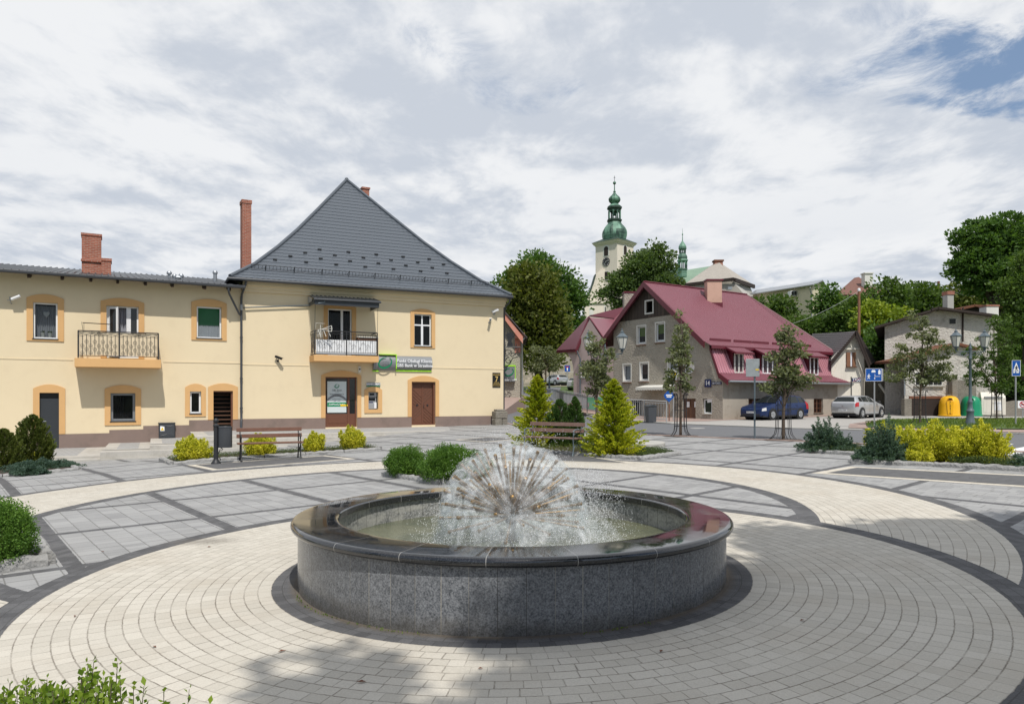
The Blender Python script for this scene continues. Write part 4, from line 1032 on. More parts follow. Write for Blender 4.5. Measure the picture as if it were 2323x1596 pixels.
    f = window(t, wl, m='sign_grey', w=.09); curtain(f, wl[0] + .1, wl[0] + .5, wl[2] + .08, wl[3] - .08, .5, 'interior', 4)
    window(t, ws, w=.07)
    # grey steel door, timber stair behind the open doorway
    a, b, c, d = d1; mb = MB(); mb.box(a, b, .10, .15, c, d - .22); dr = mb.build('door', 'dark_metal', t); h = MB(); h.box(a + .07, a + .11, .075, .10, c + 1.0, c + 1.16); h.tube([(a + .09, .09, c + 1.1), (a + .09, .05, c + 1.1), (a + .22, .05, c + 1.09)], .011, 6); h.build('handle', 'zinc', dr)
    mb = MB(); mb.box(a, b, .11, .16, d - .2, d); mb.build('transom', 'sign_black', t)
    a, b, c, d = sdoor; st = MB()
    for k in range(11): st.box(a + .01, b - .01, .16 + k * .24 * .28, .20 + k * .24 * .28 + .05, c + k * .18, c + k * .18 + .05)
    st.build('stair', 'brown_wood', t); mb = MB(); mb.box(b - .07, b, .05, .12, c, d); mb.box(a + .0, b - .07, .06, .11, d - .07, d); mb.build('door_frame', 'brown_door', t)
    # balcony
    A, B = fsx(169, u, 1.05), fsx(365.5, u, 1.05); zt, zbm = fzx(267, 813.5, u, 1.05), fzx(267, 833, u, 1.05)
    mb = MB(); mb.box(A, B, -1.08, -.0, zbm, zt); mb.build('balcony_slab', 'trim_plaster', t, bevel=.012)
    rt = fzx(267, 752.5, u, 1.05); A += .12; B -= .10; y = -1.02; mb = MB()
    for x in (A, (A + B) / 2, B): mb.box(x - .022, x + .022, y - .022, y + .022, zt, rt)
    def rail(x0, y0, x1, y1):
        for z, h in ((rt, .03), (rt - .13, .012), (zt + .10, .016)): mb.tube([(x0, y0, z), (x1, y1, z)], h * .7, 4)
    rail(A, y, B, y); rail(A, y, A, -.03); rail(B, y, B, -.03)
    n = 20
    for k in range(1, n):
        x = A + (B - A) * k / n
        if k == n // 2: continue
        mb.box(x - .0085, x + .0085, y - .0085, y + .0085, zt + .10, rt - .13)
        for z in ((zt + .22, zt + .50) if k % 2 else (zt + .36, zt + .66)):
            mb.lathe([(.056, -.003), (.065, -.003), (.065, .003), (.056, .003)], c=(x, y, z), n=14, axis='y', close=True)
    for k in range(6):
        yy = y + .98 * (k + 1) / 7; mb.box(A - .007, A + .007, yy - .007, yy + .007, zt + .1, rt - .13); mb.box(B - .007, B + .007, yy - .007, yy + .007, zt + .1, rt - .13)
    for x in (A + (B - A) * .25, A + (B - A) * .75):
        for sgn in (-1, 1): mb.tube([(x, y, rt - .06), (x + sgn * .1, y, rt - .10), (x + sgn * .22, y, rt - .06), (x + sgn * .26, y, rt - .04), (x + sgn * .22, y, rt - .02)], .008, 5)
        mb.lathe([(.045, -.004), (.055, -.004), (.055, .004), (.045, .004)], c=(x, y, rt - .07), n=12, axis='y', close=True)
    mb.build('railing', 'black_iron', t, smooth=40)
    cl = MB(); nn = 40
    for k in range(nn):
        x0 = A + .03 + (B - A - .06) * k / nn; x1 = A + .03 + (B - A - .06) * (k + 1) / nn; f0 = y + .035 + .012 * math.sin(k * 1.3); f1 = y + .035 + .012 * math.sin(k * 1.3 + 1.3)
        cl.quad((x0, f0, zt + .13), (x1, f1, zt + .13), (x1, f1, rt - .03), (x0, f0, rt - .03))
    cl.quad((B - .03, y + .03, zt + .13), (B - .03, -.05, zt + .13), (B - .03, -.05, rt - .04), (B - .03, y + .03, rt - .04)); cl.build('balcony_cloth', 'balcony_cloth', t, smooth=60)
    # roof: trapezoidal sheet, gutter, rafter tails
    ez = fzx(541, 649, u, .82); ey = -.80; sl = .17; prof = []; s = sL; p = .245
    while s < sR + .05:
        for ds, dz in ((0, 0), (.16, 0), (.185, .045), (.22, .045)): prof.append((s + ds, dz))
        s += p
    mb = MB(); m_ = len(prof); ln = 9.2
    lo = [(a, ey - .05, ez + .02 + dz) for a, dz in prof]; hi = [(a, ey - .05 + ln, ez + .02 + dz + ln * sl) for a, dz in prof]
    mb.add(lo + hi + [(a, b - 0, c - .02) for a, b, c in lo], [(k, k + 1, m_ + k + 1, m_ + k) for k in range(m_ - 1)] + [(k, 2 * m_ + k, 2 * m_ + k + 1, k + 1) for k in range(m_ - 1)])
    rf = mb.build('roof', 'dark_metal', t)
    mb = MB(); mb.prism([(ey + .02, ez - .03), (ey + .02, ez - .005), (.3, ez - .005 + sl * 1.1), (.3, ez - .03 + sl * 1.1)], 'x', sL, sR); mb.build('soffit', 'dark_timber', t)
    for x in (66, 141, 206, 267, 330, 391, 464, 520):
        a = fsx(x, u, .5); mb = MB(); mb.prism([(ey + .12, ez - .04), (ey + .10, ez - .13), (ey + .2, ez - .2), (.02, ez - .06), (.02, ez + .1)], 'x', a - .05, a + .05); mb.build('rafter_tail', 'dark_timber', t)
    mb = MB(); mb.tube([(sL, ey - .02, ez - .02), (sR + .02, ey - .02, ez - .02)], .068, 10); mb.tube([(sL, ey - .085, ez + .02), (sR + .02, ey - .085, ez + .02)], .012, 6); mb.build('gutter', 'drain_grey', t, smooth=50)
    x0 = fsx(518, u, .75); mb = MB(); mb.tube([(x0, ey, ez - .05), (x0, ey, ez - .22), (x0 + .06, ey + .12, ez - .36), (-.12, -.14, ez - 1.15)], .045, 10); mb.build('rainwater_elbow', 'drain_grey', t, smooth=60)
    # chimney, flues
    q = lambda x, y_: (fsx(x, u, -3.0), fzx(x, y_, u, -3.0))
    c0, c1, c2 = q(186, 600)[0], q(230, 600)[0], q(252, 600)[0]; z1 = q(208, 534)[1]; z2 = q(240, 590)[1]; zb_ = ez + .2
    mb = MB(); mb.box(c0, c1, 2.55, 3.35, zb_, z1 - .1); mb.box(c0 - .03, c1 + .03, 2.52, 3.38, z1 - .1, z1); mb.box(c1 + .002, c2, 2.5, 3.3, zb_, z2 - .12); mb.box(c1 + .002, c2 + .03, 2.47, 3.33, z2 - .12, z2); mb.box(c0 - .03, c1, 2.49, 2.55, z2 - .2, z2 - .1)
    mb.build('chimney', 'red_brick', rf)
    mb = MB()
    for x, yb, yt in ((384, 634, 617), (396, 634, 624), (411, 634, 623), (488, 643, 616)):
        a, zb2 = q(x, yb); _, zt2 = q(x, yt); mb.tube([(a, 3, zb2 - .5), (a, 3, zt2)], .085 if x != 384 else .06, 10); mb.lathe([(.11, zt2 - .10), (.12, zt2 - .02), (.06, zt2 + .05)], c=(a, 3, 0), n=10); mb.build('vent_pipe', 'zinc', rf, smooth=50); mb = MB()
    a, z = q(397, 629); b2, _ = q(411, 629); mb.tube([(a, 3, z), (b2, 3, z)], .10, 10); mb.build('vent_pipe', 'zinc', rf, smooth=50)
    q2 = lambda x, y_: (fsx(x, u, -5.5), fzx(x, y_, u, -5.5))
    a, z = q2(547.5, 455); b2, _ = q2(568, 455); mb = MB(); mb.box(a, b2, 5.2, 5.85, 6.8, z - .18); mb.box(a - .03, b2 + .03, 5.17, 5.88, z - .18, z); mb.build('tall_chimney', 'red_brick', rf)
    return t
LH = left_house()
def tiled(parent, name, sl, sr, prof, m, row=.35, wave=.23, step=.032, amp=.016):
    """pressed metal tile roof face: prof is a list of (y,z) up the slope, sl/sr give its edges for a y"""
    L = [0]
    for (y0, z0), (y1, z1) in zip(prof[:-1], prof[1:]): L.append(L[-1] + math.hypot(y1 - y0, z1 - z0))
    def at(d):
        for i in range(len(L) - 1):
            if d <= L[i + 1] + 1e-6:
                f = (d - L[i]) / (L[i + 1] - L[i]); (y0, z0), (y1, z1) = prof[i], prof[i + 1]; k = math.hypot(y1 - y0, z1 - z0)
                return y0 + (y1 - y0) * f, z0 + (z1 - z0) * f, -(z1 - z0) / k, (y1 - y0) / k
    n = int(L[-1] / row); row = L[-1] / n; mb = MB(); lines = []
    S = np.arange(sl(prof[0][0]) , sr(prof[0][0]) + .03, wave / 4)
    for r in range(n):
        for d, o in ((r * row, step), (r * row + row * .5, step * .5), ((r + 1) * row - .004, 0)):
            y, z, ny, nz = at(min(d, L[-1] - 1e-4)); a, b = sl(y), sr(y); s = np.clip(S, a, b)
            w = amp * np.abs(np.sin(PI * s / wave)) ** .7
            lines.append(np.stack([s, y + ny * (o + w), z + nz * (o + w)], 1))
    Vv = np.concatenate(lines); m_ = len(S)
    mb.v = [tuple(p) for p in Vv]
    for i in range(len(lines) - 1):
        for k in range(m_ - 1):
            if lines[i][k + 1][0] - lines[i][k][0] > 1e-4 or lines[i + 1][k + 1][0] - lines[i + 1][k][0] > 1e-4:
                mb.f.append((i * m_ + k, i * m_ + k + 1, (i + 1) * m_ + k + 1, (i + 1) * m_ + k)); mb.mi.append(0)
    return mb.build(name, m, parent, smooth=35), at
def right_house():
    u = U; t = thing('cream_bank_house', 'cream corner house with a steep dark metal hip roof and a bank inside', 'house', (O.x, O.y, 0), RZ)
    R = lambda *a: rect(u, *a); W = 12.75
    bd = R(743.7, 700.5, 798.5, 806); wr = R(939.5, 712.5, 978.6, 785); dk = R(738, 854.8, 810.2, 968.5); at_ = R(835.5, 888.7, 857.7, 928.2); br = R(933.5, 865.7, 987.5, 963.5)
    H = 6.75
    wall = MB(); wall_open(wall, .0, W, -.6, H, [bd, wr, dk, at_, br])
    wall.cur = 0; wall.quad((W, 0, -.6), (W, 13, -.6), (W, 13, H), (W, 0, H)); wall.quad((0, .3, -.6), (0, 13, -.6), (0, 13, H), (0, .3, H)); wall.quad((0, 13, -.6), (W, 13, -.6), (W, 13, H), (0, 13, H))
    wall.build('wall', ['cream_plaster', 'interior'], t)
    zb = fzx(850, 831.5, u)
    for a, b in ((.0, fsx(702, u)), (fsx(862, u), W + .012)): mb = MB(); mb.box(a, b, -.018, .01, zb - .022, zb + .022); mb.build('belt_course', 'cream_plaster', t)
    pl = MB(); z = fzx(850, 946, u)
    for a, b in ((.0, dk[0]), (dk[1], br[0]), (br[1], W + .02)): pl = MB(); pl.box(a, b, -.024, .01, -.6, z); pl.build('plinth', 'plinth_plaster', t)
    co = MB()
    for k, (o, z0, z1) in enumerate(((.10, H - .52, H - .40), (.16, H - .40, H - .24), (.26, H - .24, H - .02))): co.box(-.0 + .002 * k, W + o * .45, -o, .02, z0, z1); co.box(W, W + o * .45, .02, 12, z0, z1)
    co.build('cornice', 'cream_plaster', t)
    for o, b_, ft in ((bd, 0, False), (wr, .09, False), (at_, .17, False)): surround(t, o, (o[0] - .19, o[1] + .19, o[2] - b_, o[3] + .26), foot=ft)
    for o in (dk, br): surround(t, o, (o[0] - .19, o[1] + .19, z, o[3] + .30), foot=True, arch=.22); 
    # windows and doors
    f = window(t, wr, w=.05, mull=(.5,), trans=.66); mb = MB(); mb.box(wr[0] + .05, wr[1] - .05, .5, .52, wr[2], wr[3]); 
    f = window(t, bd, w=.06, mull=(.60,), sill=False, name='balcony_door'); curtain(f, bd[0] + .08, bd[0] + .35, bd[2] + .1, bd[3] - .1, .6, 'interior', 3)
    a, b, c, d = dk; mb = MB(); y = .12; m_ = a + (b - a) * .745
    frame_rect(mb, a, b, c, d, .07, y, y + .07); mb.box(m_ - .05, m_ + .05, y, y + .07, c + .07, d - .07); mb.box(a + .07, m_ - .05, y + .02, y + .05, c + .07, c + .62); mb.box(m_ + .05, b - .07, y + .02, y + .05, c + .07, c + .62)
    mb.box(a + .16, m_ - .14, y + .008, y + .02, c + .18, c + .50)
    dr = mb.build('bank_door', 'brown_door', t, bevel=.008)
    g = MB(); g.quad((a + .07, y + .03, c + .62), (b - .07, y + .03, c + .62), (b - .07, y + .03, d - .07), (a + .07, y + .03, d - .07)); g.build('pane', 'dark_pane', dr)
    h = MB(); h.tube([(m_ - .10, y, c + 1.22), (m_ - .10, y - .05, c + 1.22), (m_ - .10, y - .05, c + 1.0), (m_ - .10, y, c + 1.0)], .014, 6); h.build('handle', 'brass_dark', dr)
    # printed panel in the door glass
    pa, pb, pc, pd = a + .12, m_ - .10, c + .68, d - .20; mb = MB(); mb.box(pa, pb, y + .012, y + .022, pc, pd); po = mb.build('door_poster', 'poster', dr)
    yy = y + .008; cxp = (pa + pb) / 2
    def word(s, x, z, size, m, par, y=yy, sx=1.0): return shift(text_mb(s, size, depth=.003, sx=sx), x, y, z).build('lettering', m, par)
    word('GBS Bank', cxp, pd - .42, .115, 'sign_black', po); word('w Strzelinie', cxp, pd - .49, .04, 'sign_black', po); word('Punkt Obsługi Klienta', cxp, pd - .60, .075, 'sign_black', po); word('w Strzelinie', cxp, pd - .69, .075, 'sign_black', po)
    word('Godziny otwarcia', cxp, pd - .82, .06, 'sign_grey', po); word('8:00 - 17:00', cxp, pd - .92, .06, 'sign_grey', po)
    mb = MB(); n = 20; o_ = [(pa + .01 + (pb - pa - .02) * k / n, pc + .66 + .22 * math.sin(PI * k / n)) for k in range(n + 1)]; i_ = [(x, z - .12) for x, z in o_]
    for k in range(n): mb.add([(o_[k][0], yy, o_[k][1]), (o_[k + 1][0], yy, o_[k + 1][1]), (i_[k + 1][0], yy, i_[k + 1][1]), (i_[k][0], yy, i_[k][1])], [(0, 1, 2, 3)])
    mb.build('arc_print', 'sign_grey', po)
    mb = MB(); mb.box(pa + .005, pb - .005, y + .009, y + .0118, pc + .28, pc + .48); mb.build('green_band', 'sign_green', po); word('ZAPRASZAMY', cxp, pc + .38, .125, 'sign_white', po, y=yy - .002)
    mb = MB(); mb.box(pb - .28, pb + .06, y - .004, y + .006, pc + .30, pc + .38); k = mb.build('yellow_label', 'sign_yellow', dr); 
    emblem(po, cxp, yy, pd - .22, .20, 'sign_green', .02)
    # panelled double door
    a, b, c, d = br; mb = MB(); y = .16; frame_rect(mb, a, b, c - .05, d, .09, .06, y + .05); mb.box((a + b) / 2 - .035, (a + b) / 2 + .035, y - .01, y + .05, c, d - .09); mb.box(a + .09, b - .09, y + .01, y + .05, c, d - .09)
    dr = mb.build('double_door', 'brown_door', t, bevel=.006); mb = MB()
    for s in (-1, 1):
        x0, x1 = ((a + .11, (a + b) / 2 - .05) if s < 0 else ((a + b) / 2 + .05, b - .11)); w = x1 - x0
        for zz, sg in ((c + .08, 1), (c + .95, -1)):
            for k in range(6):
                z0 = zz + .14 + k * .165; z1 = z0 + (w if sg * s < 0 else -w) * .9
                z1 = max(zz, min(zz + .86, z1)); f_ = abs(z1 - z0) / (.9 * w); xa, xb = (x0, x0 + w * f_)
                if z0 > zz + .90: continue
                mb.tube([(xa, y + .005, z0), (xb, y + .005, z1)], .012, 4)
    mb.build('chevron_strip', 'brown_wood', dr); h = MB(); h.tube([((a + b) / 2 + .07, y, c + 1.0), ((a + b) / 2 + .07, y - .05, c + .98), ((a + b) / 2 + .03, y - .05, c + .84)], .013, 6)
    for s in (-.28, .26): h.lathe([(.04, -.02), (.05, 0), (.001, .01)], c=((a + b) / 2 + s, y - .005, c + .97), n=8, axis='y')
    h.build('handle', 'black_iron', dr)
    # balcony
    A, B = fsx(712, u, 1.05), fsx(859, u, 1.05); zt, zbm = fzx(785, 806, u, 1.05), fzx(785, 820, u, 1.05)
    mb = MB(); mb.box(A, B, -1.07, .0, zbm, zt); mb.build('balcony_slab', 'trim_plaster', t, bevel=.012)
    rt = fzx(785, 752, u, 1.05); A += .05; B -= .05; y = -1.0; mb = MB()
    for x in (A, (A + B) / 2, B): mb.box(x - .022, x + .022, y - .022, y + .022, zt + .0, rt)
    for x0, y0, x1, y1 in ((A, y, B, y), (A, y, A, -.03), (B, y, B, -.03)):
        for z, r in ((rt, .024), (rt - .11, .010), (zt + .14, .010), (zt + .04, .022)): mb.tube([(x0, y0, z), (x1, y1, z)], r, 4)
    n = 26
    for k in range(1, n):
        x = A + (B - A) * k / n
        if k != n // 2: mb.box(x - .006, x + .006, y - .006, y + .006, zt + .14, rt - .11)
        if k < n - 2 and k not in (n // 2 - 1, n // 2):
            x2 = A + (B - A) * (k + 1) / n; z0 = zt + .52 + .10 * ((k * 7) % 3 - 1); mb.tube([(x, y - .008, z0), (x2, y - .008, z0 + (.11 if k % 2 else -.11))], .006, 4)
            if k % 3 == 0: mb.tube([(x, y - .008, z0 - .14), (x2, y - .008, z0 - .03)], .006, 4)
    for k in range(1, 7):
        yy_ = y + .97 * k / 7
        for x in (A, B): mb.box(x - .006, x + .006, yy_ - .006, yy_ + .006, zt + .14, rt - .11)
        if k < 6: mb.tube([(A, yy_, zt + .5), (A, yy_ + .14, zt + (.62 if k % 2 else .38))], .006, 4)
    mb.build('railing', 'black_iron', t, smooth=40)
    mb = MB(); n = 46
    for k in range(n):
        x0 = A + .06 + (B - A - .1) * k / n; x1 = A + .06 + (B - A - .1) * (k + 1) / n
        if k % 2: mb.box(x0, x1, y + .03, y + .042, zt + .06, zt + .70)
        else: mb.box(x0, x1, y + .034, y + .046, zt + .06, zt + .70)
    mb.build('white_screen', 'white_plastic', t)
    # canopy over the balcony
    ca, cb = fsx(712, u, 1.2), fsx(860, u, 1.2); cz = fzx(785, 681, u, 1.2); mb = MB(); prof = []; s = ca; 
    while s < cb - .1:
        for ds, dz in ((0, 0), (.10, 0), (.125, .04), (.165, .04)): prof.append((s + ds, dz))
        s += .19
    m_ = len(prof); lo = [(p, -1.32, cz + q) for p, q in prof]; hi = [(p, .0, cz + .30 + q) for p, q in prof]
    mb.add(lo + hi, [(k, k + 1, m_ + k + 1, m_ + k) for k in range(m_ - 1)]); mb.add([(p, -1.32, cz - .012 + q) for p, q in prof] + [(p, 0, cz + .288 + q) for p, q in prof], [(k, m_ + k, m_ + k + 1, k + 1) for k in range(m_ - 1)])
    cn = mb.build('canopy_roof', 'dark_metal', t); mb = MB(); mb.box(ca + .02, cb - .02, -1.29, -1.25, cz - .27, cz - .02); mb.box(ca + .0, ca + .04, -1.25, 0, cz - .22, cz + .0); mb.box(cb - .08, cb - .02, -1.25, 0, cz - .27, cz - .1); mb.build('fascia', 'dark_metal', cn)
    mb = MB(); mb.tube([(ca - .02, -1.34, cz - .04), (cb + .05, -1.34, cz - .02)], .05, 8); mb.build('gutter', 'drain_grey', cn, smooth=50)
    mb = MB(); mb.quad((ca - .05, -1.0, cz - .1), (ca - .05, -.02, cz - .1), (ca - .05, -.02, cz + .26), (ca - .05, -1.0, cz + .05)); mb.build('side_sheet', 'zinc', cn)
    mb = MB()
    for x, yy_ in ((A, y), (B, y)): mb.tube([(x, yy_, rt), (x, yy_ - .1, cz - .2)], .009, 6)
    mb.build('tie_rod', 'black_iron', cn)
    p0, p1 = fsx(552, u, .1), fsx(703, u, .1); mb = MB(); zz = fzx(552, 697.5, u, .1)
    mb.tube([(p0, -.10, zz), (p1, -.10, fzx(700, 692, u, .1)), (p1 + .12, -.3, fzx(700, 690, u, .1) + .05), (ca + .2, -1.30, cz - .2), (ca + .45, -1.30, cz - .16), (ca + .45, -1.33, cz - .04)], .028, 8); mb.build('rain_pipe', 'grey_iron', cn, smooth=60)
    # roof
    y0, z0 = -.56, H + .0; k = (W / 2 + .55) / (7.46 + .56)
    sl = lambda y: -.55 + k * (y - y0); kr = (W / 2 + .18) / (7.46 + .56); sr = lambda y: W + .18 - kr * (y - y0)
    prof = [(y0, z0), (.79, 7.58), (2.2, 8.73), (3.51, 9.92), (5.1, 11.51), (7.46, 13.92)]
    ro, at = tiled(t, 'roof', sl, sr, prof, 'grey_roof', row=.31, step=.016, amp=.024)
    mb = MB(); ap = (W / 2, 7.46, 13.9); ap2 = (W / 2, 9.0, 13.9); e = .55
    for sg in (0, 1):
        ed = sl if sg == 0 else sr; e0 = ed(y0); kk = k if sg == 0 else -kr
        pts = [(ed(y), y, z) for y, z in (prof[0], prof[1], prof[3], prof[5])]; bk = 16.5
        b0, b1, b2 = (e0, bk + .56, z0), (e0 + kk * 1.35, bk - .79, 7.58), (e0 + kk * 4.07, bk - 3.51, 9.92)
        mb.quad(pts[0], b0, b1, pts[1]); mb.quad(pts[1], b1, b2, pts[2]); mb.quad(pts[2], b2, ap2, pts[3])
    mb.quad((-.55, bk + .56, z0), (W + .18, bk + .56, z0), (W / 2 + .01, 9.0, 13.9), (W / 2 - .01, 9.0, 13.9)); mb.build('rear_roof', 'grey_roof', t)
    mb = MB()
    for f_ in (sl, sr): mb.tube([(f_(y), y - .02, z + .05) for y, z in prof], .085, 8)
    mb.tube([(W / 2, 7.4, 13.97), (W / 2, 9.1, 13.97)], .085, 8); mb.ball((W / 2, 7.42, 13.97), .11, 8); mb.build('ridge_cap', 'grey_roof', ro, smooth=50)
    mb = MB(); y, z, ny, nz = at(.95)
    a, b = sl(y) + .25, sr(y) - .3
    for h in (.09, .27): mb.tube([(a, y + ny * h, z + nz * h), (b, y + ny * h, z + nz * h)], .013, 5)
    n = int((b - a) / .155)
    for i in range(n + 1):
        x = a + (b - a) * i / n; mb.tube([(x, y + ny * .09, z + nz * .09), (x, y + ny * .27, z + nz * .27)], .008, 4)
        if i % 8 == 4: mb.tube([(x, y + ny * .0, z + nz * .0), (x, y + ny * .31, z + nz * .31)], .018, 5); mb.tube([(x, y + .25, z + .18), (x, y + ny * .27, z + nz * .27)], .012, 5)
    mb.build('snow_guard', 'black_iron', ro)
    mb = MB()
    for r_, d in enumerate((2.1, 2.55, 3.0, 3.45)):
        y, z, ny, nz = at(d); a, b = sl(y) + .6, sr(y) - .5; x = a + (r_ * .45) % 1.38
        while x < b: mb.box(x - .09, x + .09, y - .05, y + .02, z + .03, z + .10); x += 1.42
    mb.build('snow_hook', 'black_iron', ro)
    mb = MB(); mb.tube([(-.62, y0 - .03, z0 - .06), (W + .25, y0 - .03, z0 - .06)], .075, 10); mb.tube([(W + .23, y0, z0 - .06), (W + .23, 12, z0 - .06)], .075, 8); mb.tube([(-.6, y0, z0 - .06), (-.6, 2, z0 - .06)], .07, 8); mb.build('gutter', 'drain_grey', ro, smooth=50)
    mb = MB(); mb.box(-.6, W + .2, y0 - .02, -.1, z0 - .04, z0 - .015); mb.build('soffit', 'dark_timber', ro)
    mb = MB(); mb.box(7.55, 7.95, 8.4, 8.9, 12.2, 13.85); mb.box(7.5, 8.0, 8.35, 8.95, 13.85, 13.95); mb.build('chimney', 'red_brick', ro)
    mb = MB(); z = .14; mb.tube([(.12, -.5, z0 - .08), (.10, -.46, z0 - .25), (-.02, -.12, z0 - .65), (-.04, -.10, z0 - .9), (-.04, -.10, .75), (-.04, -.13, .6), (-.06, -.20, .5), (-.06, -.20, -.1)], .05, 10)
    for zz in (4.2, 2.4, 1.1): mb.lathe([(.055, -.03), (.066, -.03), (.066, .03), (.055, .03)], c=(-.04, -.10, zz), n=12)
    mb.build('downpipe', 'drain_grey', t, smooth=60)
    mb = MB(); mb.lathe([(.06, -.14), (.068, -.13), (.068, .10), (.06, .12)], c=(-.04, -.10, fzx(546, 697, u)), n=12); mb.build('pipe_joint', 'rail_grey', t, smooth=50)
    mb = MB(); mb.tube([(W + .20, -.4, z0 - .1), (W + .20, -.3, z0 - .3), (W + .1, .1, z0 - .55), (W + .07, .12, .2)], .05, 8); mb.build('downpipe', 'drain_grey', t, smooth=60)
    return t, dk, at_
def emblem(parent, x, y, z, w, m, th):
    """the bank's mark: an open slanting ellipse with a hooked end"""
    mb = MB(); pts = []; rr = []
    for k in range(34):
        a = math.radians(62 + k * (330 - 0) / 33); px_, pz = .5 * w * math.cos(a), .36 * w * math.sin(a)
        q = math.radians(24); pts.append((px_ * math.cos(q) - pz * math.sin(q), 0, px_ * math.sin(q) + pz * math.cos(q))); rr.append(th * (.35 + .65 * math.sin(PI * k / 33)))
    for i in range(len(pts) - 1):
        (a, _, b), (c, _, d) = pts[i], pts[i + 1]; n = Vector((-(d - b), c - a)).normalized(); r0, r1 = rr[i], rr[i + 1]
        mb.hull8([(x + a - n.x * r0, y, z + b - n.y * r0), (x + c - n.x * r1, y, z + d - n.y * r1), (x + c + n.x * r1, y, z + d + n.y * r1), (x + a + n.x * r0, y, z + b + n.y * r0)],
                 [(x + a - n.x * r0, y - .012, z + b - n.y * r0), (x + c - n.x * r1, y - .012, z + d - n.y * r1), (x + c + n.x * r1, y - .012, z + d + n.y * r1), (x + a + n.x * r0, y - .012, z + b + n.y * r0)])
    return mb.build('emblem', m, parent)
RH, DK, ATMO = right_house()
def words(s, x, y, z, size, m, par, bold=0, sx=1.0, align='CENTER'): return shift(text_mb(s, size, align=align, depth=.006, bold=bold, sx=sx), x, y, z).build('lettering', m, par)
def wall_things():
    u = U
    a, b, c, d = rect(u, 846, 805, 980, 841, .12); m_ = fsx(897, u, .12); z = (c + d) / 2
    t = onwall('bank_sign', 'long grey and lime bank sign above the brown double door', 'sign', a, 0, z); L = b - a; w1 = m_ - a; h = (d - c) / 2
    def bulge(x0, x1, hh, dp, nm, m):
        mb = MB(); n = 8; pr = [(-.02, -hh)] + [(-dp * math.cos(PI / 2 * (k / n * 2 - 1)) ** .6 - .02, hh * (k / n * 2 - 1)) for k in range(1, n)] + [(-.02, hh)]; mb.prism([(y, zz) for y, zz in pr], 'x', x0, x1); return mb.build(nm, m, t, smooth=40)
    bulge(w1 + .05, L, h * .88, .16, 'text_panel', 'sign_grey'); bulge(.02, w1, h * .97, .20, 'logo_panel', 'sign_grey')
    mb = MB(); mb.box(.3, w1 + .05, -.20, -.02, h * .98, h + .02); mb.box(w1 + .002, w1 + .04, -.225, -.02, -h * .75, h * .98); mb.box(w1 + .05, L, -.06, -.01, -h * .88 - .06, -h * .88 - .005); mb.box(.0, .3, -.08, -.01, -h * .97 - .05, -h * .97 - .005); mb.build('lime_edge', 'sign_lime', t)
    xc = w1 + .05 + (L - w1) / 2 - .03; words('Punkt Obsługi Klienta', xc, -.187, .10, .205, 'sign_white', t, .0035); words('GBS Bank w Strzelinie', xc, -.187, -.12, .205, 'sign_white', t, .0035)
    emblem(t, w1 * .5 + .02, -.222, .0, .66, 'sign_green', .036); words('SGB', w1 * .5 + .05, -.228, -.02, .19, 'zinc', t)
    a, b, c, d = rect(u, 831, 867.5, 862, 875.5); t = onwall('atm_sign', 'small grey sign reading BANKOMAT above the cash machine', 'sign', (a + b) / 2, 0, (c + d) / 2); w, h = (b - a) / 2, (d - c) / 2
    mb = MB(); mb.box(-w, w, -.06, -.002, -h + .02, h); mb.build('panel', 'sign_grey', t); mb = MB(); mb.box(-w, w, -.058, -.002, -h - .02, -h + .015); mb.build('lime_edge', 'sign_green', t); words('BANKOMAT', 0, -.064, .01, .125, 'sign_white', t, .002)
    a, b, c, d = ATMO; t = onwall('cash_machine', 'grey cash machine set into the wall niche beside the bank door', 'cash machine', (a + b) / 2, 0, c); w = (b - a) / 2 - .005; h = d - c
    mb = MB(); mb.prism([(.05, .02), (.05, .28), (.14, .33), (.16, h * .70), (.09, h * .74), (.08, h - .02), (.40, h - .02), (.40, .02)], 'x', -w, w * .8); mb.build('body', 'rail_grey', t, bevel=.006)
    mb = MB(); mb.box(-w + .06, w * .8 - .05, .145, .158, .42, h * .66); mb.build('screen', 'sign_black', t); mb = MB(); mb.box(-w + .08, w * .3, .075, .082, h - .16, h - .06); mb.build('camera_panel', 'sign_black', t)
    mb = MB(); mb.box(-w + .05, .02, .095, .135, .30, .36); mb.build('keypad', 'sign_navy', t); mb = MB(); mb.box(.06, w * .8 - .02, .03, .05, .05, .34); mb.build('card_slot', 'white_plastic', t)
    a, b, c, d = rect(u, 1117, 845.2, 1134.7, 878.2); t = onwall('house_plaque', 'black and gold plaque with the number 7 near the house corner', 'plaque', (a + b) / 2, 0, (c + d) / 2); w, h = (b - a) / 2, (d - c) / 2
    mb = MB(); mb.box(-w, w, -.03, -.002, -h, h); mb.build('plate', 'sign_black', t, bevel=.004); words('WOLNOŚCI', 0, -.034, h - .11, .095, 'sign_gold', t, .001, .85); words('7', 0, -.034, .03, .40, 'sign_gold', t, .004, .8)
    for k, s_ in enumerate(('WSPÓLNOTA', 'MIESZKANIOWA', 'PRZY WOLNOŚCI')): words(s_, 0, -.034, -h + .24 - k * .075, .065, 'sign_gold', t, 0, .78)
